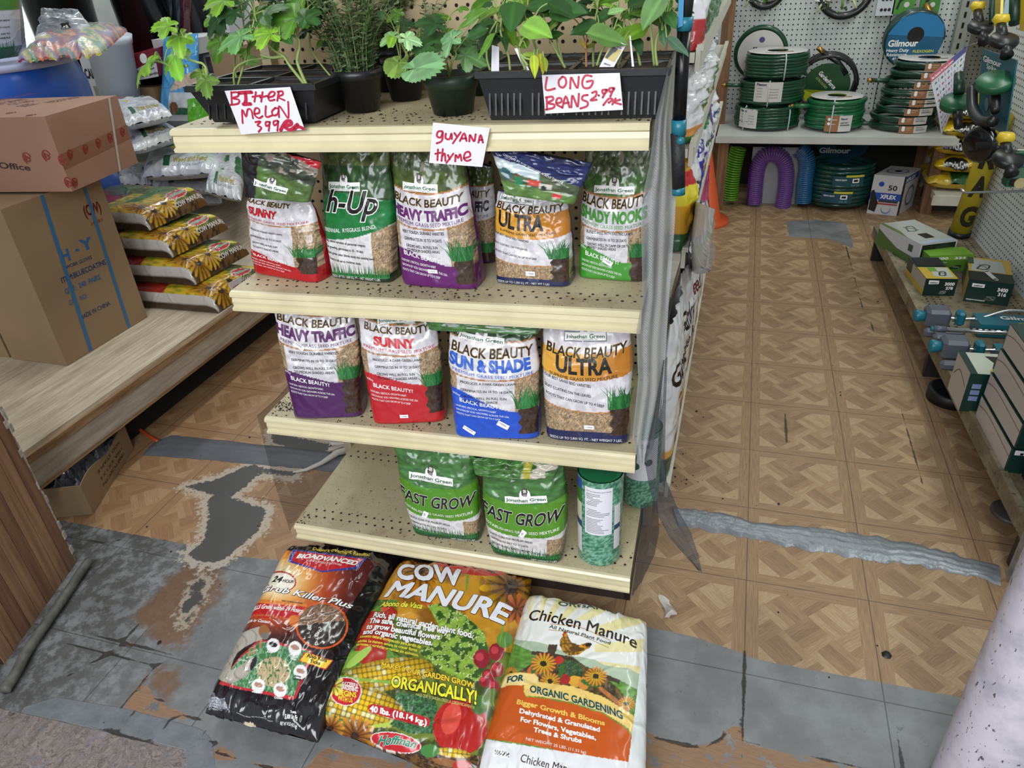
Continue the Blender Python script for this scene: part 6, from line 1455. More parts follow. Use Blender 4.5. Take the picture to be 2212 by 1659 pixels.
# ---- telescopic pole hanging at the right end
TEAL = mat('teal_plastic', '176a7c', .35)
th = thing('telescopic_pole', atg(1466, 420, .03), 'black telescopic pole with teal collars hanging beside the right end of the shelves', 'pole')
def seg(a, b, ra, rb, m, name):
    A = atg(*a, .03); B = atg(*b, .03); L = np.linalg.norm(A-CAMP); mb = MB(); mb.tube([A, B], [ra*L/FPX, rb*L/FPX], m, n=20); mb.build(name, th)
seg((1466, 408), (1464, 288), 13, 14, mat('ribbed_grip', '16171a', .6, bump=.5, bscale=90.), 'grip'); seg((1466, 420), (1466, 404), 13, 13, TEAL, 'end_ring'); seg((1466, 292), (1467, 258), 14, 15, TEAL, 'collar')
seg((1467, 262), (1478, 60), 13, 13, mat('black_tube', '0c0d10', .25, metal=.3), 'tube'); seg((1478, 66), (1480, 36), 14, 16, TEAL, 'collar'); seg((1480, 40), (1484, -60), 12, 19, BLKP, 'upper_head')
mb = MB(); a = atg(1470, 304, .02); mb.lathe(a, [(.0002, .004), (.006, .003), (.007, 0)], TEAL, n=20, M=rotm(pi/2)); mb.build('button', th)
S = quad_surf(atg(1464, 60, .015), atg(1475, 56, .015), atg(1467, -40, .015), atg(1479, -40, .015)); mb = MB(); rectd(mb, 0, 0, 1, 1, S, ink('2a7fae'), .0005); mb.quad(S(np.array([0.]), np.array([0.]))[0][0], S(np.array([1.]), np.array([0.]))[0][0], S(np.array([1.]), np.array([1.]))[0][0], S(np.array([0.]), np.array([1.]))[0][0], ink('2a7fae'))
mb.build('label_strip', th)
# ------------------------------------------------------------ left side: low wooden platform with stock
def plywood(name, c1, c2, k=(60., 4., 60.)):
    m = bpy.data.materials.new(name); m.use_nodes = True; nt = m.node_tree; n = NB(nt); b = nt.nodes['Principled BSDF']
    g = nt.nodes.new('ShaderNodeNewGeometry'); s = nt.nodes.new('ShaderNodeSeparateXYZ'); nt.links.new(g.outputs['Position'], s.inputs[0])
    gr = n.noise(n.xyz(*[n.mul(s.outputs[i], k[i]) for i in range(3)]), 1., 6, .65); kk = n.noise(g.outputs['Position'], 3., 4)
    sp = n.noise(g.outputs['Position'], 55., 5, .7)
    c = n.mix(n.ss(gr, .3, .7), c1, c2); c = n.mix(n.mul(n.ss(kk, .45, .7), .35), c, (.42, .34, .27)); c = n.mix(n.mul(n.ss(sp, .66, .72), .6), c, (.2, .15, .11))
    nt.links.new(c, b.inputs['Base Color']); b.inputs['Roughness'].default_value = .6; return m
PLY = plywood('pale_plywood', (.68, .61, .52), (.84, .79, .70)); PLY2 = plywood('raw_wood_edge', (.45, .33, .22), (.66, .53, .38)); WHB = plywood('whitewashed_board', (.60, .55, .50), (.74, .70, .64))
PW = thing('wooden_platform', (-3.2, 1.6, 0), 'low plywood platform along the left side carrying boxes and stacked bags', 'platform')
XE = -2.09
mb = MB(); mb.box((-3.27, 1.6, .2925), (2.36, 4.0, .015), PLY); mb.build('platform_top', PW)
mb = MB(); mb.box((XE-.004, 1.6, .272), (.03, 4.0, .026), PLY2); mb.build('front_edge', PW)
mb = MB(); mb.box((XE-.012, 1.6, .212), (.022, 4.0, .09), WHB); mb.box((XE-.010, 1.6, .164), (.024, 4.0, .010), PLY2); mb.build('apron', PW)
mb = MB(); mb.box((-2.235, 1.6, .08), (.03, 4.0, .16), mat('recess_shade', '12100f', .9)); mb.build('base_board', PW)  # near-black colour carries the shade of the recess under the platform
# wooden panel at the left edge of the photograph
a = bp(165, 1215, 2, 0.); b = bp(20, 1420, 2, 0.); dv = (b-a)/np.linalg.norm(b-a); nv = np.array([-dv[1], dv[0], 0]);
if nv[0] < 0: nv = -nv
b2 = a+dv*.62
def fn(mb):
    PM = plywood('panel_plank', (.50, .37, .27), (.64, .50, .38), (60., 60., 3.)); PM2 = plywood('panel_plank_dark', (.43, .30, .22), (.55, .41, .31), (60., 60., 3.))
    n = 9; L = .36
    for i in range(n):
        p = a+dv*(L*i/n); q = a+dv*(L*(i+1)/n-.0025)
        mb.hexa([p-nv*.10, q-nv*.10, q, p, p-nv*.10+[0, 0, 2.3], q-nv*.10+[0, 0, 2.3], q+[0, 0, 2.3], p+[0, 0, 2.3]], PM if i % 3 else PM2)
    p = a; q = a+dv*L; e = nv*.003; mb.hexa([p-nv*.1, q-nv*.1, q-e, p-e, p-nv*.1+[0, 0, 2.3], q-nv*.1+[0, 0, 2.3], q-e+[0, 0, 2.3], p-e+[0, 0, 2.3]], mat('panel_core', '3a2a20', .8))
w = MB(); fn(w); tagp(w.build('wall_panel_left'), kind='structure')
w = MB(); r = random.Random(4)
for i in range(120):
    z = i*.019; w.box(a-dv*.003-nv*.03+np.array([0, 0, z+.009]), (.008+.008*r.random(), .05+.014*r.random(), .024), mat('rough_white_plaster', 'b7b0a6', .9, bump=1., bscale=60., var=.35, vscale=40.), rz=math.atan2(dv[1], dv[0])+pi/2*0+r.uniform(-.2, .2))
tagp(w.build('trim_1'), kind='structure')
w = MB(); c = a+dv*.36-nv*.02; w.hexa([c-nv*.12, c+dv*.22-nv*.12, c+dv*.22, c, c-nv*.12+[0, 0, 2.3], c+dv*.22-nv*.12+[0, 0, 2.3], c+dv*.22+[0, 0, 2.3], c+[0, 0, 2.3]], mat('rough_white_plaster', 'b7b0a6'))
tagp(w.build('wall_front_left'), kind='structure')
def fn(mb):
    P = [bp(x, y, 2, .018) for x, y in ((192, 1212), (175, 1235), (140, 1288), (100, 1345), (60, 1405), (35, 1452), (10, 1492))]
    mb.tube(spline(P, 5), .013, mat('dirty_conduit', '5b5a56', .6, bump=.8, bscale=50., var=.4, vscale=30.), n=14)
one('conduit_pipe', fn, 'dirty grey conduit pipe lying along the foot of the wooden wall panel', 'pipe')
# ---- cartons
CB = mat('brown_cardboard', '8f775a', .75, var=.07, vscale=5., bump=.15, bscale=30.); CB2 = mat('reddish_cardboard', '99735f', .65, var=.08, vscale=5., bump=.15, bscale=30.)
BLUES = mat('blue_strap', '2c6a9c', .4); BINK = ink('2a5f94')
def carton(name, label, A, B, left, z0, z1, m, grp=None):
    """A, B: front right edge corners (near, far); left: how far it extends to -x"""
    A = np.array(A); B = np.array(B); th = thing(name, ((A+B)/2)[0:1].tolist()+[((A+B)/2)[1], z0], label, 'box', grp); e = B-A; n = np.array([-e[1], e[0], 0]); n = n/np.linalg.norm(n)*left
    mb = MB(); P = [A, B, B+n, A+n]; lo = [np.array([p[0], p[1], z0]) for p in P]; hi = [np.array([p[0], p[1], z1]) for p in P]
    mb.hexa(lo+hi, m); return th, mb, lo, hi
A = (-2.386, .191, 0); B = (-2.381, .602, 0)
th, mb, lo, hi = carton('cardboard_box', 'tall brown carton with blue straps and blue gloves lettering on the platform', A, B, .262, .302, .878, CB)
S = quad_surf(lo[0], lo[1], hi[0], hi[1])
for (s0, s1, t0) in ((.10, .14, 0), (.555, .595, 0)):
    pass
ch = Chart(S, 0, 380, 3.95)
def uvp(S, ox, oy, sc, p):
    q = np.array([.5, .5])
    for _ in range(10):
        g = lambda z: (pix(S(np.array([z[0]]), np.array([z[1]]))[0])[0]-np.array([ox, oy]))*sc
        r = g(q)-np.array(p); J = np.stack([(g(q+[1e-4, 0])-g(q-[1e-4, 0]))/2e-4, (g(q+[0, 1e-4])-g(q-[0, 1e-4]))/2e-4], 1); q = q-np.linalg.solve(J, r)
    return q
def flatwrite(mb, S, o, tx, a, b, h, m, **kw):
    """lettering on a flat face: a baseline start, b baseline end, h capital height, in picture units"""
    A = uvp(S, *o, a); B = uvp(S, *o, b); ang = math.atan2((B-A)[1]*S.h, (B-A)[0]*S.w); wd_ = np.hypot((B-A)[0], (B-A)[1]*S.h/S.w)
    C = uvp(S, *o, (a[0], a[1]-h)); hh = abs(C[1]-A[1]); write(mb, tx, S, A[0], A[1], wd_, hh, m, rot=ang, **kw)
o1 = (0, 380, 3.95)
def strap(mb, S, p, q, w_, m, o=o1):
    A = uvp(S, *o, p); B = uvp(S, *o, q); A[1] = min(max(A[1], 0), 1); B[1] = min(max(B[1], 0), 1); k = w_/S.w/2; lay(mb, [(A[0]-k, A[1]), (A[0]+k, A[1]), (B[0]+k, B[1]), (B[0]-k, B[1])], [(0, 1, 2), (0, 2, 3)], S, m, .0015)
strap(mb, S, (775, 1490), (335, 120), .014, BLUES); strap(mb, S, (1100, 1290), (720, 100), .013, BLUES)
for tx, a_, b_, h, mm, bd in (('H', (540, 735), (600, 715), 110, BINK, .04), ('.', (650, 640), (668, 636), 80, BINK, .06), ('Y', (705, 640), (790, 610), 105, BINK, .04), ('WORK GLOVES', (568, 795), (785, 705), 34, BINK, .01), ('ITEM:BLUECOATINS', (530, 915), (905, 752), 52, BINK, .02), ('QTY:  240  PAIRS', (560, 1010), (858, 880), 52, BINK, .02), ('C/T    NO:', (595, 1105), (745, 1042), 50, BINK, .01), ('MADE IN CHINA', (690, 1230), (942, 1100), 46, BINK, .01)):
    flatwrite(mb, S, o1, tx, a_, b_, h, mm, bold=bd, lift=.0009)
RI = ink('8a2a22')
flatwrite(mb, S, o1, '(CW)', (728, 345), (865, 300), 100, RI, bold=.03); flatwrite(mb, S, o1, 'HENRY', (782, 425), (882, 385), 34, RI)
mb.build('carton', th)
th, mb, lo, hi = carton('cardboard_box', 'second tall brown carton standing left of the strapped glove carton', (-2.668, .20, 0), (-2.664, .60, 0), .4, .302, .885, CB); mb.build('carton', th)
Cx = bp(157, 415, 2, .885); Rx = bp(299, 353, 2, .885); e = (Rx-Cx)/np.linalg.norm(Rx-Cx)
th, mb, lo, hi = carton('cardboard_box', 'large pinkish brown taped carton lying on top of the tall cartons', Cx, Rx, .62, .887, 1.128, CB2)
S = quad_surf(lo[0], lo[1], hi[0], hi[1]); o2 = (0, 0, 3.95); WS = mat('white_strap', 'b9b1a8', .4)
tapem = mat('brown_packing_tape', '8a5f48', .25, coat=.4)
lay(mb, [(0, .30), (1, .38), (1, .58), (0, .50)], [(0, 1, 2), (0, 2, 3)], S, tapem, .0008)
strap(mb, S, (1025, 1470), (925, 830), .012, WS, o2)
def swirl(S, o, x, y, r):
    c = uvp(S, *o, (x, y)); k = r/3.95*PX*1.6
    for (r0, a0, a1) in ((1, .3, 4.2), (.6, 2, 6.5), (.3, 0, 4.)):
        stroke(mb, [(c[0]+k*r0*cos(t)/S.w, c[1]+k*r0*sin(t)*1.2/S.h) for t in np.linspace(a0, a1, 9)], .004, S, RI, .0016)
for x, y in ((940, 1180), (840, 1225), (730, 1275), (600, 1320), (1045, 1130)): swirl(S, o2, x, y, 34)
S2 = quad_surf(lo[3], lo[0], hi[3], hi[0])
for x, y in ((540, 1370), (400, 1330), (235, 1350), (600, 1560)): swirl(S2, o2, min(x, 590), y, 40)
swirl(S, o2, 640, 1560, 34); flatwrite(mb, S2, o2, 'Trademark Office', (-520, 1390), (262, 1455), 52, ink('2a1a18'), bold=.02)
S3 = quad_surf(hi[3], hi[0], hi[2], hi[1])
for i, (tx, a_, b_) in enumerate((('MADE IN CHINA', (440, 880), (700, 830)), ('SIZE:', (215, 912), (340, 885)), ('C/T NO.:', (120, 898), (330, 858)), ('QTY: 240 PAIRS', (0, 893), (240, 850)), ('ITEM: BLUECOATINS', (0, 862), (330, 800)))):
    flatwrite(mb, S3, o2, tx, a_, b_, 22, ink('6a3f3c'))
for x, y in ((440, 1000), (265, 985), (95, 965), (1040, 835)): swirl(S3, o2, x, y, 34)
mb.build('carton', th)
# sod staple box under the platform
F_ = bp(202, 1111, 2, 0.); R_ = bp(289, 969, 2, 0.); L_ = bp(136, 1114, 2, 0.)
th = thing('open_carton', (F_+R_)/2, 'open low cardboard box marked sod staple, half under the platform', 'box')
mb = MB(); e1 = R_-F_; lv = np.array([e1[1], -e1[0], 0]); lv = lv/np.linalg.norm(lv); lv = lv if lv[0] < 0 else -lv; lv = lv*.22; t = .004; h0, h1 = .118, .105
Z = lambda p, z: np.array([p[0], p[1], z])
for P_, Q_, ha, hb, nn in ((F_, R_, h0, h1, lv), (F_, F_+lv, h0, h0, e1), (R_, R_+lv, h1, h1, -e1), (F_+lv, R_+lv, h0, h1, -lv)):
    k = nn/np.linalg.norm(nn)*t; n_ = 14; top = [Z(P_+(Q_-P_)*u, ha+(hb-ha)*u+(.012*sin(u*8) if P_ is F_ and Q_ is R_ else 0)) for u in np.linspace(0, 1, n_)]; bot = [Z(P_+(Q_-P_)*u, .001) for u in np.linspace(0, 1, n_)]
    mb.grid(np.array([bot, top]), CB, smooth=False); mb.grid(np.array([[p+k for p in bot], [p+k for p in top]]), CB, smooth=False); mb.grid(np.array([top, [p+k for p in top]]), CB, smooth=False)
mb.quad(Z(F_, .003), Z(R_, .003), Z(R_+lv, .003), Z(F_+lv, .003), CB)
S = quad_surf(Z(F_, 0), Z(R_, 0), Z(F_, h0), Z(R_, h1)); o3 = (140, 860, 4.254)
for tx, a_, b_ in (('SOD STAPLE', (.30, .80), .5), ('11GA  6 X 1 X 6', (.34, .55), .42), ('1000 PCS/CTN', (.40, .34), .34)):
    write(mb, tx, S, .80, a_[1], .50, .10, ink('3a2c1e'), rot=pi*1.0, bold=.01)
mb.build('carton_walls', th)
def fn(mb):
    c = (F_+R_)/2+lv*.5; r = random.Random(8); t_ = np.linspace(0, 1, 24)
    P = np.array([[F_+e1*(.06+.88*u)+lv*(.08+.84*v)+np.array([0, 0, .05+.03*sin(9*u+5*v)+.03*(_h(np.array(int(u*23)), np.array(int(v*23)), 4)-.3)]) for u in t_] for v in t_]); mb.grid(P, mat('crinkled_film', '6c7078', .2, bump=1., bscale=40., coat=.6), smooth=False)
one('plastic_bag', fn, 'crumpled grey plastic film inside the open sod staple box', 'bag')
one('orange_cord', lambda mb: mb.tube(spline([bp(270, 905, 2, .012), bp(305, 930, 2, .010), bp(325, 944, 2, .008), bp(340, 953, 2, .005)], 6), .006, mat('orange_rubber', 'c8502a', .5), n=10), 'short piece of orange extension cord coming out from under the platform', 'cord')
# ---- cow manure stack
def stock_bag(P, art, label, back, cat='bag', group=None, m=None, name='manure_bag', nu=110, nt=90, prints=None):
    th = thing(name, (P.BL+P.BR+P.TL+P.TR)/4-np.array([0, 0, P.th*P.under]), label, cat, group); mb = bagmesh(th, P, art, back, nu, nt, m)
    if prints: prints(mb, P)
    mb.build('bag_body', th); return th
labs = ['bottom cow manure bag of the four stacked on the platform edge, price card on it', 'second cow manure bag from the bottom of the platform stack', 'third cow manure bag from the bottom of the platform stack', 'topmost cow manure bag of the four stacked on the platform']
class Brick(Pillow):
    def pos(s, u, t, side=1):
        u = np.asarray(u, float); t = np.asarray(t, float); x = 2*u-1; q = np.clip(t/.3, 0, 1)*pi/2; v = np.clip((t-.3)/.7, 0, 1)
        al = np.where(t < .3, .09*(1-np.cos(q)), .09+.91*v)[..., None]; H = np.sin(q)**.75*np.clip(1-v**8, 0, 1)**.5*np.clip(1-np.abs(x)**7, 0, 1)**.45
        C = (s.BL+s.BR)/2*(1-al)+(s.TL+s.TR)/2*al; E = (s.BR-s.BL)/2*(1-al)+(s.TR-s.TL)/2*al
        wv = nz(u, t, s.seed)*s.wr*2.5*H; h = s.th*H*(.93+.07*np.sin(5*u+s.seed)) if side > 0 else H*0
        return C+E*(x*(1-.04*(1-H)))[..., None]+s.f*(h+(wv if side > 0 else 0))[..., None]-(E*0 if side < 0 else 0)
for k in range(4):
    z = .302+.098*k; xr = -2.10-.105*k; yf = .675+.035*k; zt = z+.05
    P = Brick((xr, yf, z+.003), (xr+.02, yf+.37, z+.003), (xr-.60, yf-.01, z+.003), (xr-.58, yf+.38, z+.003), (0, 0, 1), .092, seed=50+k, under=0., wr=.005)
    def art(U, T):
        a = Art(U, T, '5a5a20', .38, .33); lf_ = T > .55
        a.mottle(np.ones_like(U), '3a4a1e', '7a7a24', 30, 3); a.mottle(lf_, '8f2a1c', '3f5a20', 14, 5); a.mottle((T > .3) & (T < .55) & (U < .6), 'c8a62c', '8a8a24', 90, 6); a.put((np.abs(T-.44) < .03) & (U > .3), '3a6a2c')
        a.mottle((T < .13), '33261a', '6a5030', 60, 8); a.put((U > .84) & (T < .2), '6a4a24'); a.ell(.86, .27, .09, .08, 'c4b42c')
        a.flower(.2, .15, .062, 13, '8a5a10', 'd8a428', '2a1608', .22, .2); a.flower(.40, .20, .062, 15, 'b8861a', 'e0b83a', '2a1608', .22); a.flower(.16, .30, .05, 11, '8a5a10', 'd09a28', '2a1608', .2)
        a.ell(.66, .25, .155, .085, 'd8d0c8'); a.ell(.66, .25, .145, .075, 'b8242a'); a.put(U < .035, 'b4afa8'); a.put((U < .05) & (T > .12), 'b4afa8'); a.put(U < .008, '3a2c20'); return a.C
    def prints(mb, P):
        write(mb, 'Hoffman', P, .54, .225, .24, .05, ink('3a9a7a'), bold=.03, shear=.2, outline=WHITE, ow=.03); write(mb, 'COW MANURE', P, .5, .075, .46, .06, ink('d8d4d0'), bold=.03)
    stock_bag(P, art, labs[k], '8f8a84', prints=prints)
def fn(mb):
    q = [bp(x, y, 0, -2.085) for x, y in ((494, 612), (522, 596), (522, 632), (505, 640))]; mb.hexa([q[3]-[.002, 0, 0], q[2]-[.002, 0, 0], q[2], q[3], q[0]-[.002, 0, 0], q[1]-[.002, 0, 0], q[1], q[0]], CARD)
    S = quad_surf(q[3], q[2], q[0], q[1]); write(mb, '40lb', S, .12, .35, .7, .3, RED, bold=.02)
one('price_sign', fn, 'small white card marked 40 lb in red at the corner of the bottom manure bag', 'sign')
# ---- white weed and feed bags
def wf_art(ch, seed, dim=1.):
    def art(U, T):
        a = Art(U, T, 'd6d6d8', P_w, P_h); a.mottle(np.ones_like(a.s), 'dadadd', 'c4c5ca', 14, seed)
        a.put((fbm(U*3, T*3, seed) > .60) & (T > .35) & (T < .85), '2f6a3c'); a.put((np.hypot(U-.35, T-.6) < .05), 'd8c83a'); a.put((U > .06) & (U < .15) & (T > .12) & (T < .22), '9a9ab0'); return a.C
    return art
P_w, P_h = .55, .4
def wf(i, c, z, th_, label, tx=True, group=None):
    cs = [bp(x, y, 2, z) for x, y in c]; P = Pillow(*cs, (0, 0, 1), th_, seed=70+i, under=.9, wr=.006, pu=4, pt=4)
    def pr(mb, P):
        if tx:
            rectd(mb, .28, .08, .36, .30, P, ink('1f5a38')); write(mb, 'Weed and Feed', P, .40, .12, .42, .12, ink('a8963a'), bold=.03); write(mb, 'Lawn Care Season', P, .40, .06, .40, .04, ink('8a8aa0'))
    stock_bag(P, wf_art(None, i), label, 'b9bac0', name='fertilizer_bag', prints=pr, nu=70, nt=60)
    return P
wf(0, ((262, 276), (374, 250), (225, 228), (335, 218)), .84, .055, 'white weed and feed bag, topmost on the stack behind the taped carton')
wf(1, ((285, 330), (398, 292), (262, 270), (336, 262)), .73, .055, 'white weed and feed bag second from the top behind the taped carton')
wf(2, ((306, 384), (476, 372), (330, 318), (510, 312)), .58, .06, 'broad white weed and feed bag lying in the middle of the white pile')
wf(3, ((330, 412), (466, 412), (330, 372), (500, 372)), .47, .05, 'white weed and feed bag under the broad one in the white pile')
wf(4, ((256, 398), (330, 400), (262, 362), (332, 360)), .47, .05, 'white weed and feed bag at the left of the pile with a folded corner', False)
wf(5, ((442, 414), (522, 434), (470, 332), (532, 336)), .55, .05, 'white bag with green leaf print leaning against the left netting')
wf(6, ((272, 430), (345, 425), (275, 402), (340, 398)), .40, .04, 'greyish white bag low in the pile, left part', False)
wf(7, ((340, 432), (480, 440), (340, 402), (480, 400)), .38, .04, 'greyish white bag low in the pile, right part', False)
# ---- blue barrel with things on its lid
BL = mat('blue_plastic', '1450b4', .35, coat=.2, var=.06, vscale=3.)
bc = np.array([-3.22, 1.02, .302]); th = thing('blue_barrel', bc, 'big bright blue plastic barrel with pale rim standing behind the cartons', 'barrel')
mb = MB(); mb.lathe(bc, [(.001, 0), (.30, 0), (.33, .05), (.345, .12), (.335, .14), (.345, .16), (.36, .5), (.36, .80), (.345, .875), (.34, .895)], BL, n=64); mb.build('barrel_wall', th)
mb = MB(); mb.lathe(bc, [(.335, .89), (.352, .893), (.354, .915), (.34, .92), (.30, .905), (.001, .905)], mat('pale_lid', 'aab0d0', .4), n=64); mb.build('barrel_lid', th)
zl = bc[2]+.921
P = Pouch(bp(-40, 132, 2, zl), bp(48, 120, 2, zl), bp(-50, -60, 1, 1.0), bp(38, -60, 1, 1.0), (.2, -1, 0), ((0, .05), (.6, .05), (1, .01)), seed=90)
th = thing('seed_bag', (P.BL+P.BR)/2, 'fast grow grass seed pouch standing on the blue barrel at the left edge', 'bag')
def art(s, t):
    a = Art(s, t, 'd5d6da', P.w, P.h); a.put(t > .58, '4c8a26'); a.put(t > .7, '3f6f38'); a.put(t < .14, '2c5a3a'); return a.C
mb = MB(); P.mesh(mb, PF, art, '9aa09a', 60, 60)
for i, (tx, y) in enumerate((('CURE FOR PROBLEM AREAS', .46), ('GERMINATES IN 7 TO 10 DAYS', .38), ('GROWS IN FULL SUN TO', .30), ('SHADED AREAS', .25))): write(mb, tx, P, .3, y, .6, .02, INK, bold=.02)
grass_edge(mb, P, .02, .98, .12, .12, 60, 5, GR1, GR2); mb.build('pouch', th)
def fn(mb):
    cs = [bp(34, 130, 2, zl+.02), bp(215, 116, 2, zl+.02), bp(110, 74, 2, zl+.06), bp(276, 62, 2, zl+.06)]
    P = Pillow(*cs, (0, 0, 1), .06, seed=93, under=.4, wr=.009, pu=3, pt=3); global _cp; _cp = P
    q = np.linspace(0, 1, 70); U, T = np.meshgrid(q, q); a = Art(U, T, 'a04a44', .4, .3); pal = ['9a3040', 'c8683a', '3a7a4a', 'b8a83a', '5a4a8a', '8a2a30', 'd8824a', '2f5a50']
    v = np.floor(fbm(U*3+T*4, T*2.5, 3)*16-3).astype(int) % 8
    for i, c_ in enumerate(pal): a.put(v == i, c_)
    mb.grid(P.pos(U, T)-np.array([0, 0, .008]), mat_attr('coloured_contents', .4, .3, 40.), a.C); mb.grid(P.pos(U, T), mat_film('clear_film_bag', (.85, .88, .92), .28, .08, 1., 30.)); mb.grid(P.pos(U, T, -1), mat_film('clear_film_bag'), flip=True)
one('clear_bag', fn, 'clear plastic bag of red, orange and green strips lying on the blue barrel', 'bag')
P = Pouch(bp(88, 100, 1, 1.25), bp(195, 70, 1, 1.25), bp(92, 18, 1, 1.30), bp(168, 20, 1, 1.30), (.1, -1, .2), ((0, .06), (.6, .05), (1, .01)), seed=97, wr=.03)
th = thing('silver_bag', (P.BL+P.BR)/2*np.array([1, 1, 0])+np.array([0, 0, zl]), 'crumpled translucent grey bag standing behind the coloured bag on the barrel', 'bag'); mb = MB(); P.mesh(mb, mat_attr('grey_poly_film', .2, .9, 25., coat=.5), lambda s, t: Art(s, t, '8d9299', 1, 1).C, '8d9299', 60, 60); rectd(mb, .66, .2, .84, .42, P, INK, .002); rectd(mb, .69, .24, .74, .32, P, WHITE, .003); rectd(mb, .76, .24, .81, .32, P, WHITE, .003); mb.build('bag_body', th)
# ---- stock behind: table with bins, edging box, rolled tubes, cartons
def pboxm(mb, x0, y0, x1, y1, Y, dep, m, zb=None):
    """upright box whose front lies in the plane y = Y"""
    a = bp(x0, y1, 1, Y); b = bp(x1, y1, 1, Y); c = bp((x0+x1)/2, y0, 1, Y); z0 = (a[2]+b[2])/2 if zb is None else zb; z1 = c[2]; xa, xb = a[0], b[0]
    mb.box(((xa+xb)/2, Y+dep/2, (z0+z1)/2), (abs(xb-xa), dep, abs(z1-z0)), m); return np.array([min(xa, xb), Y, min(z0, z1)]), np.array([max(xa, xb), Y, max(z0, z1)])
th = thing('stock_table', (-3.35, 2.75, .301), 'long grey stock table at the back left behind the white bags', 'table')
mb = MB(); mb.box((-3.3, 2.75, .735), (2.5, 1.2, .03), mat('grey_board', '77777a', .6, var=.15)); mb.build('table_top', th)
for x in (-4.4, -2.16):
    for y in (2.2, 3.3): mb = MB(); mb.box((x, y, .511), (.06, .06, .42), PLY2); mb.build('leg', th)
ZB = .751
def tuber(x, y0, y1, Y, r, m, lab, tilt=0., group='dark rolled tubes in clear wrap at the back left'):
    a = bp(x+tilt, y1, 1, Y); b = bp(x, y0, 1, Y); a[2] = max(a[2], ZB+.0)
    return one('wrapped_tube', lambda mb: mb.tube([a, (a+b)/2, b], r, m, n=12), lab, 'tube', group)
dk = mat('dark_wrapped_film', '1c2428', .18, bump=.9, bscale=30., coat=.7, var=.5, vscale=30.); dkr = mat('dark_red_film', '4a1f2a', .2, bump=.9, bscale=30., coat=.7, var=.6, vscale=60.)
for i, x in enumerate((296, 314, 332, 350, 368, 386, 402)): tuber(x, -70, 84+2*i, 2.75, .032, dkr if i in (0, 1, 6) else dk, 'one of a row of dark rolled tubes in shiny film at the back left')
BN = mat('black_bin_plastic', '0f1012', .22, coat=.3, spec=.6)
def bin_(name, lab, x, y, rt, rb, h, m, tiltx=0., tilty=0., n=40, z=ZB):
    th = thing(name, (x, y, z), lab, 'bin'); mb = MB(); R = rotm(tiltx, tilty, 0)
    mb.lathe((x, y, z+.0), [(.001, .004), (rb, 0), (rt*.97, h*.9), (rt, h*.9), (rt*1.04, h), (rt*.98, h), (rt*.93, h*.86), (rb*.9, .02), (.001, .02)], m, n=n, M=R); mb.build('bin_wall', th); return th
bin_('black_bin', 'tilted black plastic bin between the silver bag and the rolled tubes', -3.45, 2.95, .19, .16, .75, BN, 0, -.30)
bin_('black_bin', 'second black plastic bin, upright, at the back left above the silver bag', -4.2, 2.45, .20, .17, .75, BN)
bin_('black_bin', 'narrow black plastic bin leaning by the red edging box', -3.72, 2.62, .16, .14, .8, BN, 0, -.06)
bin_('white_tub', 'white ribbed plastic tub tilted behind the red edging box', -3.80, 2.28, .13, .11, .46, mat('white_plastic', 'c9cfda', .35, coat=.2), 0, .12, 24, ZB)
th = thing('garden_edging_box', bp(285, 182, 1, 2.37), 'dark red garden edging box lying tilted behind the white bags', 'box')
c = [bp(230, 187, 1, 2.37), bp(343, 165, 1, 2.37), bp(333, 107, 1, 2.37), bp(207, 140, 1, 2.37)]; dy = np.array([0, .16, .02]); RB = mat('dark_red_carton', '7a1c28', .4, coat=.2)
mb = MB(); mb.hexa([c[0], c[1], c[1]+dy, c[0]+dy, c[3], c[2], c[2]+dy, c[3]+dy], RB); S = quad_surf(c[0], c[1], c[3], c[2]); lay(mb, [(.45, 0), (1, 0), (1, .5), (.8, .55), (.6, .42), (.45, .5)], [(0, 1, 2), (0, 2, 3), (0, 3, 4), (0, 4, 5)], S, ink('c9c6cc'), .001)
disc(mb, .80, .78, .06, S, WHITE, .001, 16); disc(mb, .28, .2, .13, S, INK, .001, 20); disc(mb, .30, .16, .10, S, ink('8a8a92'), .0015, 20); disc(mb, .30, .13, .085, S, INK, .002, 20)
rectd(mb, .08, .58, .15, .86, S, INK); write(mb, '45', S, .09, .62, .05, .16, WHITE, bold=.03, lift=.0015); write(mb, 'Valley View', S, .17, .72, .28, .12, INK, bold=.01); write(mb, 'Garden Edging', S, .5, .3, .45, .1, INK, bold=.02, lift=.002); write(mb, 'Bordure de jardin', S, .5, .1, .5, .1, INK, bold=.02, lift=.002); rectd(mb, .55, 0, .565, 1, S, INK, .002); mb.build('carton', th)
one('cardboard_box', lambda mb: pboxm(mb, 222, 190, 345, 240, 2.38, .14, CB, ZB), 'brown carton under the red edging box at the back left', 'box')
th = thing('edging_stock_box', bp(195, 178, 1, 2.2), 'white carton edge printed with black letters right of the blue barrel', 'box'); mb = MB(); lo_, hi_ = pboxm(mb, 190, 112, 216, 184, 2.2, .1, mat('white_carton', 'c2c2c6', .6), ZB); S = plane_surf(lo_-[0, .001, 0], (hi_[0]-lo_[0], 0, 0), (0, 0, hi_[2]-lo_[2])); write(mb, 'CAL', S, .1, .62, .7, .14, INK, bold=.04); rectd(mb, .4, .3, .8, .5, S, ink('8a8a6a')); mb.build('carton', th)
P = Pouch(bp(350, 330, 1, 2.35), bp(436, 340, 1, 2.35), bp(352, 80, 1, 2.45), bp(428, 72, 1, 2.45), (.15, -1, .1), ((0, .07), (.5, .06), (1, .008)), seed=101, wr=.012, wprof=((0, 1.), (.5, 1.0), (.75, .98), (1, 1.0)))
th = thing('light_blue_bag', (P.BL+P.BR)/2, 'tall light blue plastic bag standing behind the bitter melon vine', 'bag'); mb = MB()
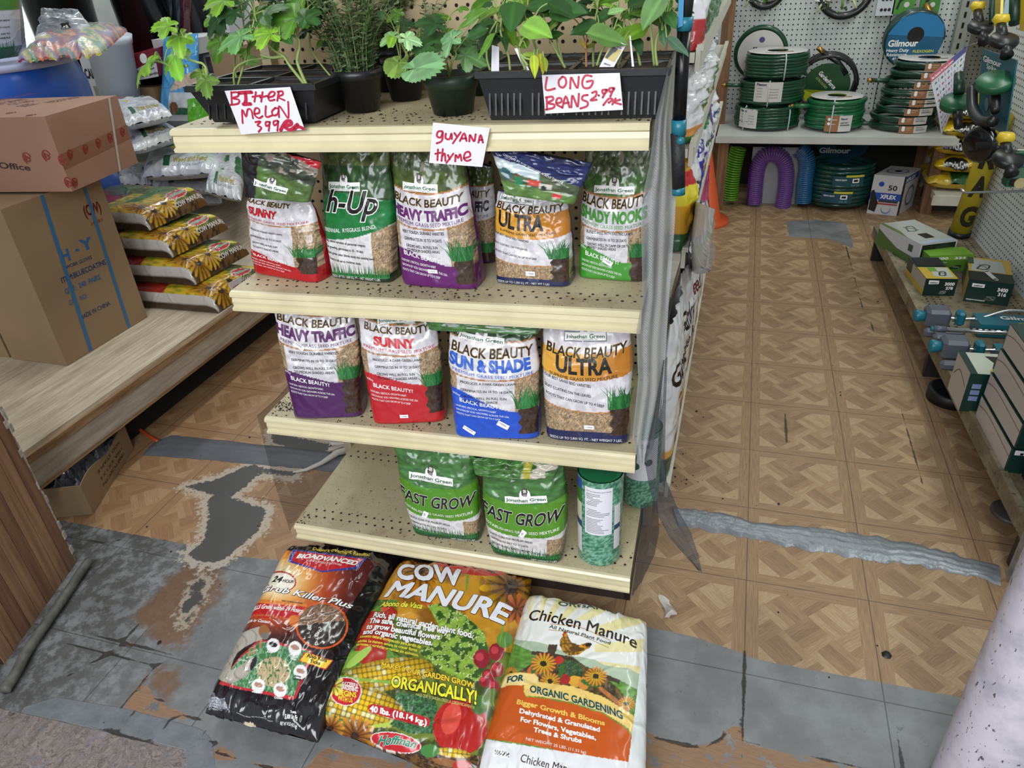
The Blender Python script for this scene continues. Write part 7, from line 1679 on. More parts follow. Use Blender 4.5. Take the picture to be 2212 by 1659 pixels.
def art(s, t):
    a = Art(s, t, '4f9bd0', P.w, P.h); a.put((s > .3) & (t > .3) & (t < .55), 'c4c9cf'); a.put((s > .35) & (s < .9) & (t > .22) & (t < .42), '2a5a3c'); a.ell(.45, .42, .12, .05, '7a4a34'); a.put((t < .2), '3f86b8'); a.poly([(.3, .55), (1, .62), (1, .72), (.5, .66)], 'c8b09a'); return a.C
P.mesh(mb, PFG, art, '3f8fc8', 70, 90); disc(mb, .42, .86, .05, P, WHITE); disc(mb, .3, .84, .03, P, WHITE); mb.build('pouch', th)
P = Pouch(bp(412, 345, 1, 1.95), bp(462, 360, 1, 1.95), bp(405, 215, 1, 1.97), bp(450, 205, 1, 1.97), (.1, -1, .1), ((0, .05), (1, .02)), seed=103, wr=.01)
th = thing('lime_green_bag', (P.BL+P.BR)/2, 'lime green glossy bag peeking out left of the top shelf end', 'bag'); mb = MB(); P.mesh(mb, PFG, lambda s, t: Art(s, t, '5cae1e', 1, 1).C, '4a8a1a', 40, 40); mb.build('pouch', th)
th = thing('product_carton', bp(450, 100, 1, 2.9), 'white carton with line drawings and a red band at the back left', 'box'); mb = MB(); lo_, hi_ = pboxm(mb, 412, -60, 505, 104, 2.9, .25, mat('white_carton', 'c2c2c6', .6)); S = plane_surf(lo_-[0, .001, 0], (hi_[0]-lo_[0], 0, 0), (0, 0, hi_[2]-lo_[2])); rectd(mb, 0, .0, 1, .12, S, ink('a81c28')); write(mb, '20V', S, .02, .58, .18, .06, ink('4a4a50'), bold=.02)
for pts in (((.4, .75), (.5, .55), (.7, .6), (.75, .8), (.6, .9)), ((.3, .4), (.35, .3), (.5, .28), (.6, .35)), ((.5, .66), (.62, .62), (.7, .65))): stroke(mb, pts, .006, S, ink('6a6a72'), .001)
rectd(mb, .08, .2, .16, .28, S, ink('a81c28')); rectd(mb, .1, .45, .14, .5, S, INK); mb.build('carton', th)
th = thing('grey_appliance_box', bp(450, 160, 1, 2.6), 'grey and white appliance carton behind the left seedling tray', 'box'); mb = MB(); lo_, hi_ = pboxm(mb, 430, 112, 474, 166, 2.6, .2, mat('pale_grey_carton', '9a9aa0', .5)); S = plane_surf(lo_-[0, .001, 0], (hi_[0]-lo_[0], 0, 0), (0, 0, hi_[2]-lo_[2])); rectd(mb, .45, .1, .95, .9, S, ink('c5c5ca')); rectd(mb, .55, .15, .85, .8, S, ink('55555c'), .001); mb.build('carton', th)
th = thing('cardboard_box', bp(495, 165, 1, 2.3), 'plain brown carton behind the left seedling tray', 'box'); mb = MB(); pboxm(mb, 466, 100, 530, 172, 2.3, .3, CB, ZB); mb.build('carton', th)
one('white_sheet', lambda mb: pboxm(mb, 336, 84, 430, 118, 2.45, .35, mat('white_foam', 'b4b4b6', .7, var=.08)), 'white folded sheeting lying behind the light blue bag', 'sheet')
w = MB(); wc = bp(60, 10, 0, -4.57); w.box(wc, (.02, .20, .8), mat('window_glow', 'ffffff', .5))
gm = bpy.data.materials['window_glow']; gm.node_tree.nodes['Principled BSDF'].inputs['Emission Color'].default_value = (.85, .93, 1, 1); gm.node_tree.nodes['Principled BSDF'].inputs['Emission Strength'].default_value = 2.5
tagp(w.build('window_1'), kind='structure')
# ------------------------------------------------------------ side shelves of the island (right-hand aisle)
SG = thing('side_shelf_unit', (-.5, 1.8, 0), 'white metal shelving run of fertilizer bags along the right-hand aisle', 'shelf unit')
WE = mat('chalky_white_enamel', 'c9c6ba', .5, var=.12, vscale=20., bump=.1)
for z in (.105, .835, 1.085, 1.285):
    mb = MB(); y0 = .205
    mb.box((-.43, (y0+2.1)/2, z), (.36, 2.1-y0, .02), WE); mb.build('shelf_deck', SG)
    mb = MB(); mb.box((-.2435, (y0+2.1)/2, z-.004), (.010, 2.097-y0, .048), WE); mb.box((-.240, (y0+2.1)/2, z+.019), (.014, 2.092-y0, .012), WE); mb.build('price_rail', SG)
mb = MB(); mb.box((-.62, 1.2, .9), (.03, 1.8, 1.8), mat('tan_pegboard', 'b5a27e')); mb.build('back_board', SG)
mb = MB(); mb.box((-.43, 1.2, .045), (.34, 1.75, .09), DARKM); mb.build('base_kick', SG)
def sidebag(lab, yz, art, txt=(), X=-.285, name='fertilizer_bag', dep=.045, seed=1, back='b8b8b8', m=None, XT=None, wr=.012):
    XT = X if XT is None else XT
    y0, y1, z0, z1 = yz; P = Pouch((X, y0, z0), (X, y1, z0), (XT+.02, y0+.01, z1), (XT+.02, y1-.01, z1), (1, 0, 0), ((0, dep), (.6, dep), (1, .008)), seed=seed, wr=wr)
    th = thing(name, (P.BL+P.BR)/2, lab, 'bag'); mb = MB(); P.mesh(mb, m or PF, lambda s, t: art(Art(s, t, 'dcdde0', P.w, P.h)).C, back, 50, 60)
    for t in txt: write(mb, t[0], P, *t[1:5], t[5] if len(t) > 5 else INK, bold=.02, rot=t[6] if len(t) > 6 else 0)
    mb.build('pouch', th)
def basicw(low, mid=None, g='5a6a34'):
    def f(a):
        a.mottle(np.ones_like(a.s), 'e0e1e4', 'cfd1d6', 20, 3); a.put((np.hypot((a.s-.7)/.22, (a.t-.42)/.2) < 1) & (fbm(a.x*60, a.y*60, 3) > .4), g)
        if mid: a.band(.16, .22, mid)
        a.band(0, .16, low); return a
    return f
sidebag('white fertilizer bag with orange FOR band and green base, nearest on the bottom side shelf', (0.22, 0.5, 0.118, 0.64), basicw('1f4a34', 'd8a04a'), (('FOR', .3, .165, .4, .05, ink('5a3a1a')), ('Green', .05, .6, .9, .14), ('& Shrub', .2, .48, .6, .06)), seed=3)
sidebag('white fertilizer bag lettered tone with shrub picture, second on the bottom side shelf', (0.52, 0.8, 0.118, 0.66), basicw('8a4a2c', 'c8923a', '3f6a34'), (('Garden-tone', .02, .62, .95, .14), ('Herb & Food', .1, .5, .7, .06)), seed=5)
sidebag('white fertilizer bag lettered meal with dark red base on the bottom side shelf', (0.82, 1.08, 0.118, 0.66), basicw('6a2420', 'c8923a', '5a8a3c'), (('Feed Meal', .05, .6, .9, .12, ink('6a2430')),), seed=7)
sidebag('white fertilizer bag with large A and red leaf print, farther on the bottom side shelf', (1.1, 1.36, 0.118, 0.64), basicw('7a2a24', 'b8923a', '8a3a3a'), (('A', .3, .55, .4, .2, ink('8a1c2c')),), seed=9)
sidebag('white bag with pink top and dark red side hanging over the lower side shelf', (1.38, 1.64, 0.118, 0.7), lambda a: a.band(.8, 1.1, 'c04a7a').rect(.6, 0, 1, .8, '8a2228'), (('Bone', .05, .4, .5, .1),), seed=10)
th = thing('fertilizer_bag', bp(1520, 600, 0, -.2), 'grey bag turned back to front, leaning out into the right-hand aisle', 'bag')
c = [bp(1500, 590, 0, -.235), bp(1524, 582, 0, -.165), bp(1502, 435, 0, -.245), bp(1544, 452, 0, -.150)]
P = Pouch(*c, (.6, -1, .15), ((0, .02), (.5, .03), (1, .004)), seed=12, wr=.012); mb = MB(); P.mesh(mb, PF, lambda s, t: Art(s, t, 'a7a3a0', 1, 1).put(t < .06, '5a3a8a').C, '8a8785', 50, 60)
for i in range(22): rectd(mb, .1, .9-.035*i, .1+.7*(.7+.3*random.random()), .912-.035*i, P, ink('6a6763'), .001) if i not in (7, 14) else None
rectd(mb, .86, .86, .92, .96, P, INK); mb.build('pouch', th)
sidebag('yellow and red feed bag nearest the netting on the second side shelf', (0.21, 0.33, 0.848, 1.07), lambda a: a.band(0, .5, 'd9a02c').band(.5, .7, 'e0cf3a').band(.7, .85, 'b8282a').band(.85, 1.1, 'd8a03c').put(a.t < .2, '2f5a34'), seed=13)
sidebag('white bag lettered en with green cap on the second side shelf', (0.345, 0.52, 0.848, 1.06), lambda a: a.band(.85, 1.1, '2f5a3c').band(0, .1, 'd8cf9a'), (('Green', .05, .4, .9, .2), ('10-10-10', .3, .28, .6, .07)), seed=14)
sidebag('bag with bright violet-blue body on the second side shelf', (0.535, 0.76, 0.848, 1.06), lambda a: a.band(0, .6, '2f24b0').band(.6, 1.1, 'dadbe6'), (('natural', .4, .4, .4, .06, WHITE), ('pine', .1, .7, .5, .14, ink('4a34a0'))), seed=15)
sidebag('white bag lettered food with green top and base on the second side shelf', (0.78, 1.04, 0.848, 1.07), lambda a: a.band(.72, 1.1, '2a7a3c').band(.16, .24, 'd08a3a').band(0, .16, '2a7a3c'), (('Food', .1, .45, .8, .12, ink('1f5a34')),), seed=16)
sidebag('white crinkled bag with violet edge behind the food bag', (1.06, 1.36, 0.848, 1.06), lambda a: a.put(a.s < .2, '6a4a9a').put((a.s > .7) & (a.t < .6), '3a4a8a'), (('no', .3, .6, .4, .1, ink('3a5ab0')),), seed=17, wr=.02)
sidebag('white crinkled fertilizer bag with orange stripe under the top side shelf, nearer', (0.24, 0.6, 1.098, 1.265), lambda a: a.band(.1, .2, 'd08a3a').put((a.s > .6) & (a.t < .5), '5a7a34').band(.0, .1, '2f6a34'), seed=18, wr=.03)
sidebag('white crinkled fertilizer bag with orange stripe under the top side shelf, farther', (0.62, 1.02, 1.098, 1.265), lambda a: a.band(.1, .2, 'd08a3a').put((a.s > .6) & (a.t < .5), '5a7a34').band(.0, .1, '2f6a34'), seed=19, wr=.03)
sidebag('green lawn food bag with orange stripe on the top side shelf, nearer', (0.33, 0.66, 1.298, 1.56), lambda a: a.put(a.t < .55, '1f6a34').put((fbm(a.x*40, a.y*40, 3) > .52) & (a.t > .5), '8a3a2c').band(.62, .7, 'd08a3a'), seed=20, wr=.02, m=PFG)
sidebag('green and white lawn food bag on the top side shelf, farther', (0.68, 1.02, 1.298, 1.56), lambda a: a.put(a.t < .45, '1f7a3a').band(.5, .58, 'd08a3a'), seed=21, wr=.02, m=PFG)
sidebag('white and green bag with red foot on the top side shelf behind the black pole', (0.21, 0.32, 1.298, 1.5), lambda a: a.band(0, .3, 'a8282a').put((a.t > .6) & (a.s > .3), '3a7a3c'), seed=22)
# orange traffic cone peeking behind the bags
def fn(mb):
    c = bp(1516, 478, 2, 0.); mb.lathe(c, [(.16, 0), (.16, .02), (.11, .022), (.025, .42), (.02, .43)], mat('orange_cone', 'd0562a', .45), n=32)
one('traffic_cone', fn, 'orange cone half hidden behind the bags at the end of the side shelves', 'cone')
# ------------------------------------------------------------ back wall table with hoses
TZ = .47
HB = thing('hose_table', (.35, 3.5, 0), 'white topped wooden bench against the pegboard carrying green garden hoses', 'table')
mb = MB(); mb.box((.37, 3.48, TZ-.02), (1.30, .66, .04), mat('white_painted_board', 'c4c5c0', .5, var=.12, vscale=6.)); mb.build('table_top', HB)
mb = MB(); mb.box((.37, 3.148, TZ-.018), (1.31, .012, .036), mat('white_painted_board', 'c4c5c0')); mb.build('front_rail', HB)
mb = MB(); mb.box((.37, 3.80, .215), (1.28, .012, .42), mat('under_bench_shade', '1d1916', .8)); mb.build('shade_panel', HB)  # added dark sheet, stands in for the shade under the bench
WD = plywood('brown_two_by_four', (.40, .28, .18), (.55, .41, .28), (60., 60., 3.))
for x, y in ((-.235, 3.22), (.975, 3.30), (-.235, 3.74), (.975, 3.74)): mb = MB(); mb.box((x, y, .215), (.06, .05, .43), WD); mb.build('leg', HB)
one('wooden_post', lambda mb: mb.box((-.285, 3.52, 1.35), (.07, .05, 2.7), WD), 'upright wooden two by four post at the left end of the hose bench', 'post')
def pal(c, r=.3, **k): return mat('hose_'+c, c, r, coat=.3, **k)
def coil(c, R, n, d, m, squash=1.0, seg=40, sides=9, seed=1, flare=0.):
    r = random.Random(seed); P = []; tot = n*seg
    for i in range(tot+1):
        a = 2*pi*i/seg; rr = R+d*.18*sin(i*.11+seed)+flare*sin(pi*i/tot); P.append(c+np.array([rr*cos(a), rr*sin(a)*squash, d/2+(n-1)*d*.92*i/tot]))
    return P
def cyl_surf(c, R, a0, a1, z0, z1):
    f = lambda s, t: ((lambda a: (np.stack([c[0]+R*np.cos(a), c[1]+R*np.sin(a), z0+(z1-z0)*np.asarray(t, float)], 1), np.stack([np.cos(a), np.sin(a), 0*a], 1)))(a0+(a1-a0)*np.asarray(s, float)))
    f.w = abs(a1-a0)*R; f.h = abs(z1-z0); f.flat = False; return f
BROWN = ink('9a6a48'); PALEL = ink('cfcbc8'); NAVY = ink('2a2a5a'); ZIP = mat('white_zip_tie', 'c9cdd2', .4)
def hose(lab, c, R, n, d, m, seed=1, label=None, top=True, ties=(), conn=True, la=-pi/2, flare=0.):
    c = np.array(c, float); th = thing('garden_hose', c, lab, 'hose')
    mb = MB(); mb.tube(coil(c, R, n, d, m, seed=seed, flare=flare), d/2, m, n=9); mb.build('hose_coil', th); H = d*(.92*(n-1)+1)
    if top:
        mb = MB(); mb.lathe(c+np.array([0, 0, H]), [(R*.35, .004), (R*.95, .004), (R*.97, .002)], PALEL, n=40); S = plane_surf(c+np.array([-R, -R*.9, H+.0055]), (2*R, 0, 0), (0, 2*R*.9, 0)); rectd(mb, .5, .25, .75, .31, S, BROWN); write(mb, 'LIGHT DUTY', S, .3, .12, .3, .05, NAVY, bold=.02); mb.build('top_card', th)
    if label:
        z0, z1, a0, a1, kind = label; mb = MB(); S = cyl_surf(c, R+d*.62, a0, a1, c[2]+z0, c[2]+z1)
        if kind == 'b':
            rectd(mb, 0, 0, .5, 1, S, BROWN, .0); rectd(mb, .5, 0, 1, 1, S, PALEL, .0); disc(mb, .14, .78, .055, S, WHITE, .001, 14); disc(mb, .14, .5, .055, S, WHITE, .001, 14); write(mb, 'Flexon', S, .56, .74, .24, .12, NAVY, bold=.03); write(mb, 'LIGHT DUTY', S, .56, .5, .3, .1, INK, bold=.03); rectd(mb, .56, .36, .92, .44, S, ink('6a6a66'))
            rectd(mb, .24, .72, .42, .78, S, ink('d8c4b4')); rectd(mb, .24, .46, .38, .5, S, ink('d8c4b4'))
        else:
            rectd(mb, 0, 0, 1, 1, S, PALEL, .0); write(mb, 'Flexon', S, .08, .82, .35, .13, NAVY, bold=.03)
            for i in range(4): rectd(mb, .1, .66-.14*i, .3, .7-.14*i, S, ink('9a9a98')); rectd(mb, .55, .62-.14*i, .86, .66-.14*i, S, ink('9a9a98'))
        mb.build('hose_label', th)
    for a in ties:
        mb = MB(); x = lambda r, z: c+np.array([r*cos(a), r*sin(a), z]); mb.tube([x(R-d*.6, H*.9), x(R, H+.003), x(R+d*.7, H*.8), x(R+d*.75, H*.4), x(R+d*.6, .004)], .004, ZIP, n=6); mb.build('zip_tie', th)
    if conn:
        a = pi+.15; p = c+np.array([R*cos(a), R*sin(a), H*.75]); mb = MB(); mb.tube([p+np.array([.02, -.03, 0]), p+np.array([-.03, -.05, .0]), p+np.array([-.09, -.06, .004])], d/2, m, n=9); mb.build('hose_end', th)
        mb = MB(); mb.tube([p+np.array([-.09, -.06, .004]), p+np.array([-.115, -.062, .005])], d*.55, mat('brass', 'b08a4a', .3, metal=.9), n=12); mb.build('brass_fitting', th)
GD = pal('0b4129'); GL = pal('17603a')
cx, cy = 0.0, 3.46
hose('glossy green garden hose coil at the bottom of the three-coil tower', (cx, cy, TZ), .183, 7, .0218, GD, 3, (.02, .13, -pi/2-.95, -pi/2-.30, 'w'), False, (-pi/2-.75, -pi/2+.7), False)
hose('glossy green garden hose coil in the middle of the three-coil tower', (cx+.01, cy, TZ+.144), .180, 7, .0218, GD, 5, (.03, .14, -pi/2-.55, -pi/2+.30, 'w'), False, (-pi/2-.1,), True)
hose('glossy green garden hose coil on top of the three-coil tower', (cx+.02, cy, TZ+.288), .172, 7, .0218, GD, 7, None, True, (-pi/2+.25,), False)
hose('lighter green garden hose coil beside the tower with brown and white card', (.385, 3.42, TZ), .152, 7, .028, GL, 9, (.01, .10, -pi/2-.35, -pi/2+.55, 'b'), True, (-pi/2-.15,), True)
ordn = ['bottom', 'second from the bottom', 'third from the bottom', 'fourth from the bottom', 'fifth from the bottom', 'sixth from the bottom', 'seventh from the bottom', 'topmost']
xs_ = [.775, .765, .785, .80, .80, .805, .83, .84]
z = TZ
for i in range(8):
    hose('thin dark green hose coil, %s of the right-hand stack' % ordn[i], (xs_[i], 3.44, z), .165, 2, .0245, pal('12382a'), 20+i, (.003, .042, -pi/2-.25, -pi/2+.62, 'b'), i == 7, (), i in (0, 5)); z += .0475
# standing rings and discs leaning on the pegboard
def ring_thing(lab, c, R, d, n, m, disc_m, tilt, name='garden_hose', hole=.0, txt=None, extra=None, discR=.9):
    c = np.array(c, float); th = thing(name, c-np.array([0, 0, R]), lab, 'hose'); M = rotm(pi/2+tilt, 0, 0); mb = MB(); P = []
    for i in range(n*44+1):
        a = 2*pi*i/44; P.append(c+M@np.array([R*cos(a), R*sin(a), -d*.9*i/44+n*d*.5]))
    mb.tube(P, d/2, m, n=9); mb.build('hose_coil', th)
    mb = MB(); f = M@np.array([0, 0, 1.]); 
    if f[1] > 0: f = -f
    ex = np.array([1., 0, 0]); ey = np.cross(f, ex); ey = -ey if ey[2] < 0 else ey; o = c+f*(n*d*.5+d*.5)
    Rd = R*discR; a = np.linspace(0, 2*pi, 49)[:-1]; inn = max(hole, .002)
    mb.grid(np.array([[o+ex*r*cos(t)+ey*r*sin(t) for t in a] for r in (inn, Rd)]), disc_m, wrap=True, smooth=False); S = plane_surf(o-ex*Rd-ey*Rd, ex*2*Rd, ey*2*Rd)
    if S(np.array([0.]), np.array([0.]))[1][0]@f < 0:
        S0 = S; n0 = -S0(np.array([0.]), np.array([0.]))[1][0]; S = lambda s, t: (S0(s, t)[0], np.tile(n0, (len(np.atleast_1d(s)), 1))); S.w = S0.w; S.h = S0.h; S.flat = True
    if extra: extra(mb, S)
    mb.build('front_disc', th); return o, ex, ey, f
YB2 = 3.80
def ex1(mb, S): write(mb, 'Flexon', S, .33, .58, .36, .07, NAVY, bold=.03); disc(mb, .5, .80, .06, S, ink('4a4a7a'), .001); shape(mb, [(.2, .56), (.26, .55), (.26, .48)], S, INK, .001); shape(mb, [(.78, .56), (.72, .52), (.78, .48)], S, INK, .001); rectd(mb, .4, .565, .62, .568, S, ink('9a9aa8'), .001)
ring_thing('green hose ring with a white round card standing behind the hose tower', tuple(bp(1643, 114, 1, 3.68)), .148, .032, 1, GD, PALEL, .1, extra=ex1, discR=.93)
def ex2(mb, S):
    lay(mb, [(.0, .45), (.3, .34), (.98, .38), (.9, .2), (.5, .02), (.1, .2)], [(0, 1, 2), (0, 2, 3), (0, 3, 4), (0, 4, 5)], S, ink('b8c02c'), .001); write(mb, 'GardenForce', S, .30, .78, .5, .09, WHITE, bold=.03, rot=-.75, lift=.002); write(mb, 'EXTRA FLEXIBLE', S, .26, .68, .34, .05, ink('c8cf6a'), rot=-.75, lift=.002)
ring_thing('black hose coil with green round card leaning on the pegboard between the green coils', tuple(bp(1783, 180, 1, 3.66)), .174, .028, 3, pal('17191c', .4), ink('1f4a2c'), .18, extra=ex2, discR=.80)
one('brass_nozzle', lambda mb: (mb.tube([bp(1766, 102, 1, 3.6), bp(1780, 114, 1, 3.6)], .014, mat('brass', 'b08a4a'), n=12), mb.tube([bp(1780, 114, 1, 3.6), bp(1808, 132, 1, 3.6), bp(1828, 160, 1, 3.6)], .017, pal('17191c', .4), n=10)), 'brass hose end sticking up from the black hose coil', 'hose end')
def ex3(mb, S):
    lay(mb, [(.0, .62), (1, .55), (.97, .75), (.8, .93), (.5, 1.0), (.2, .92)], [(0, 1, 2), (0, 2, 3), (0, 3, 4), (0, 4, 5)], S, ink('2a7ab0'), .0006)
    disc(mb, .5, .60, .145, S, INK, .0015); write(mb, 'Gilmour', S, .05, .40, .52, .12, WHITE, bold=.03, lift=.002); write(mb, 'Heavy Duty', S, .04, .30, .4, .06, WHITE, bold=.02, lift=.002); write(mb, 'Résistance', S, .06, .22, .36, .06, WHITE, bold=.02, lift=.002); write(mb, 'élevée', S, .18, .15, .22, .055, WHITE, bold=.02, lift=.002); write(mb, 'FLEXOGEN', S, .52, .28, .36, .05, ink('d8d83a'), bold=.02, lift=.002); write(mb, '25', S, .24, .08, .1, .055, WHITE, lift=.002)
    for i in range(5): rectd(mb, .5, .22-.035*i, .8, .235-.035*i, S, ink('9ab8c8'), .002)
ring_thing('blue round hose package with centre hole standing on the right hose stack', tuple(bp(1972, 82, 1, 3.60)), .145, .03, 3, pal('143a30'), ink('1c5a7c'), .12, extra=ex3, discR=1.02)
# under the bench
def spiral(lab, pts, rc, m, turns, name='coiled_hose'):
    th = thing(name, np.min(np.array(pts), 0)*np.array([0, 0, 1])+np.array(pts[0])*np.array([1, 1, 0]), lab, 'hose'); Q = spline(pts, 14); mb = MB(); s = np.concatenate([[0], np.cumsum(np.linalg.norm(np.diff(Q, axis=0), axis=1))]); N = turns*14; t = np.linspace(0, s[-1], N)
    C = np.stack([np.interp(t, s, Q[:, i]) for i in range(3)], 1); T = np.gradient(C, axis=0); T /= np.linalg.norm(T, axis=1, keepdims=True); nb = np.array([0, 1., 0]); nn = np.cross(T, nb)
    a = np.linspace(0, turns*2*pi, N); P = C+rc*(np.cos(a)[:, None]*nn+np.sin(a)[:, None]*nb); mb.tube(P, .0062, m, n=6); mb.build('hose_spiral', th); return th
YU = 3.32
q = lambda x, y, Y=YU: bp(x, y, 1, Y)
spiral('bright green spiral hose standing under the left end of the bench', [q(1577, 432), q(1582, 380), q(1590, 340), q(1596, 318)], .045, pal('5a9a1e', .3), 22)
tp = spiral('purple spiral hose bent in a U, packed upright under the bench', [q(1629, 440), q(1632, 400), q(1637, 362), q(1650, 338), q(1668, 332), q(1688, 340), q(1698, 364), q(1697, 405), q(1690, 446)], .044, pal('5f2488', .3), 58)
mb = MB(); lo_, hi_ = pboxm(mb, 1612, 318, 1722, 446, YU+.06, .004, mat('grey_white_card', 'a3a3aa', .5)); mb.build('backing_card', tp)
mb = MB(); pboxm(mb, 1614, 322, 1720, 456, YU-.055, .002, mat_film('blister_film', (.9, .92, .95), .02, .1, .5, 12.)); mb.build('blister_film', tp)
spiral('blue spiral hose in a clear bag under the middle of the bench', [q(1735, 438), q(1738, 395), q(1743, 360), q(1740, 335), q(1726, 322)], .045, pal('1f5a8a', .25), 30)
hose('thick dark green hose coil with teal labels standing on the floor under the bench', (.485, 3.44, .004), .175, 10, .030, pal('0f3f38', .25), 33, None, False, (), False, flare=.02)
def ex4(mb, S): disc(mb, .52, .52, .2, S, INK, .0015); write(mb, 'Gilmour', S, .06, .26, .6, .12, ink('c9cdd2'), bold=.03, lift=.002)
ring_thing('dark teal round hose card leaning back on the coil under the bench', (.485, 3.60, .36), .15, .026, 2, pal('0f3f38', .25), ink('123f50'), .25, extra=ex4, name='hose_card', discR=1.0)
for lab, zz, a0 in (('upper slanted teal label band on the hose coil under the bench', .16, -pi/2-.3), ('lower slanted teal label band on the hose coil under the bench', .06, -pi/2-.55)):
    def fn(mb, zz=zz, a0=a0):
        S = cyl_surf((.485, 3.44, 0), .212, a0, a0+.85, zz, zz+.065); rectd(mb, 0, 0, 1, 1, S, ink('1c4a58'), 0.); rectd(mb, .62, .4, .84, .8, S, WHITE, .001); rectd(mb, .66, .5, .80, .7, S, INK, .0015); write(mb, 'HEAVY DUTY', S, .08, .6, .36, .14, WHITE, bold=.03, lift=.0015); rectd(mb, .4, .92, 1, 1.12, S, ink('c8c03a'), .001); write(mb, '3/4 50', S, .6, .08, .26, .2, ink('7aa8b0'), lift=.0015)
    one('hose_label', fn, lab, 'label')
th = thing('hose_box', bp(1900, 465, 2, 0.), 'white and blue hose box marked 50 on the floor under the bench', 'box')
A_ = bp(1872, 460, 2, 0.); B_ = bp(1936, 467, 2, 0.); C_ = bp(1970, 445, 2, 0.); D_ = A_+(C_-B_); hz = np.array([0, 0, .235]); mb = MB(); mb.hexa([A_, B_, C_, D_, A_+hz, B_+hz, C_+hz, D_+hz], mat('white_carton', 'c2c2c6'))
S = quad_surf(A_, B_, A_+hz, B_+hz); rectd(mb, .0, .38, 1, .56, S, ink('1f4aa8'), .0008); write(mb, 'XFLEX', S, .35, .42, .5, .1, WHITE, bold=.04, lift=.0016); write(mb, '50', S, .55, .64, .28, .13, INK, bold=.02, lift=.0016); disc(mb, .3, .78, .09, S, ink('1f4aa8'), .0012); shape(mb, [(.02, .1), (.25, .05), (.3, .3), (.1, .62), (.02, .6)], S, ink('1c1a16'), .0012); rectd(mb, .25, .26, .95, .30, S, ink('a83a3a'), .0012); rectd(mb, .3, .32, .95, .38, S, ink('3a3a34'), .0012); disc(mb, .6, .14, .16, S, ink('6a86b8'), .0012); disc(mb, .6, .16, .14, S, ink('c2c2c6'), .0016)
S = quad_surf(B_, C_, B_+hz, C_+hz); rectd(mb, .05, .8, .95, .96, S, ink('1f4aa8'), .0008); write(mb, 'XFLEX', S, .12, .83, .6, .09, WHITE, bold=.04, lift=.0016); rectd(mb, 0, 0, .14, 1, S, ink('3a3d42'), .001); disc(mb, .6, .4, .26, S, ink('6a7080'), .001); disc(mb, .6, .4, .2, S, ink('c2c2c6'), .0015)
S = quad_surf(A_+hz, B_+hz, D_+hz, C_+hz); disc(mb, .5, .5, .36, S, ink('6a7080'), .0008); disc(mb, .5, .5, .30, S, ink('b8bcc6'), .0012); disc(mb, .52, .5, .12, S, INK, .0016); mb.build('carton', th)
# ---- things hung on the back wall, top of frame
def hang(name, lab, cat, x0, y0, x1, y1, col, dec=None, Y=3.72, dep=.03):
    th = thing(name, bp((x0+x1)/2, y1, 1, Y), lab, cat); mb = MB(); lo_, hi_ = pboxm(mb, x0, y0, x1, y1, Y, dep, mat('card_'+col, col, .4)); S = plane_surf(lo_-[0, .001, 0], (hi_[0]-lo_[0], 0, 0), (0, 0, hi_[2]-lo_[2]))
    if dec: dec(mb, S)
    mb.build('hang_card', th)
def noz(mb, S): shape(mb, [(.15, .15), (.25, .12), (.3, .3), (.5, .42), (.45, .5), (.25, .4)], S, INK, .002); disc(mb, .62, .25, .13, S, PALEL, .002); disc(mb, .5, .85, .3, S, ink('8acb2c'), .002, rt=.12)
def pics(mb, S):
    for i in range(3):
        for j in range(2): disc(mb, .3+.22*i, .14+.24*j, .09, S, INK, .002, 14)
hang('nozzle_card', 'white card with black round icons hung at the top of the pegboard', 'card', 1890, -60, 1928, 34, 'c4c6cc', pics)
hang('nozzle_card', 'green spray nozzle card hung left of the blue hose package', 'card', 1926, -50, 1972, 30, '4a8f34', noz)
hang('nozzle_card', 'second green spray nozzle card behind the brass fitting', 'card', 1984, -50, 2026, 30, '3f7f34', noz)
one('brass_nozzle', lambda mb: mb.tube([bp(2000, 8, 1, 3.6), bp(2006, 22, 1, 3.58), bp(2012, 36, 1, 3.56)], [.014, .02, .024], mat('brass', 'b08a4a'), n=14), 'chrome and brass hose nozzle hanging before the green card', 'nozzle')
def wreath(lab, x, y, R, Y, m):
    def fn(mb):
        c = bp(x, y, 1, Y); P = [c+np.array([R*cos(a), 0, R*sin(a)]) for a in np.linspace(0, 2*pi, 40)]; mb.tube(P, .022, m, n=8); r = random.Random(3)
        for i in range(40):
            a = r.uniform(0, 2*pi); q_ = R*.9*r.random(); p = c+np.array([q_*cos(a), -.01, q_*sin(a)]); mb.tube([p, p+np.array([r.uniform(-.08, .08), r.uniform(-.02, .02), r.uniform(-.08, .08)])], .007, ink(r.choice(('c8cf9a', '6a8a3a', 'd8d8d0', '3a4a2a'))), n=5)
    one('hanging_hose_pack', fn, lab, 'hose')
wreath('round black hose pack with green and white tangle hung at the top of the pegboard', 1828, -22, .14, 3.72, pal('17191c', .4))
wreath('round pack of pale tangled hose hung at the top left of the pegboard', 1656, -26, .10, 3.72, pal('17191c', .4))
w = MB(); w.box((-.62, 3.6, .50), (.5, .02, .5), mat('grey_panel', '8d8f90', .6, var=.1)); w.box((-.62, 3.55, .93), (.56, .36, .03), WE); w.box((-.62, 3.55, .48), (.56, .36, .03), WE); tagp(w.build('wall_shelf_back'), kind='structure')
one('wire_basket', lambda mb: [mb.tube([(-.72+.035*i, 3.42, .52), (-.72+.035*i, 3.42, .80)], .003, ZIP, n=5) for i in range(10)]+[mb.tube([(-.72, 3.42, .52+.035*i), (-.40, 3.42, .52+.035*i)], .003, ZIP, n=5) for i in range(9)], 'small white wire grid basket on the shelf left of the hose bench', 'basket')
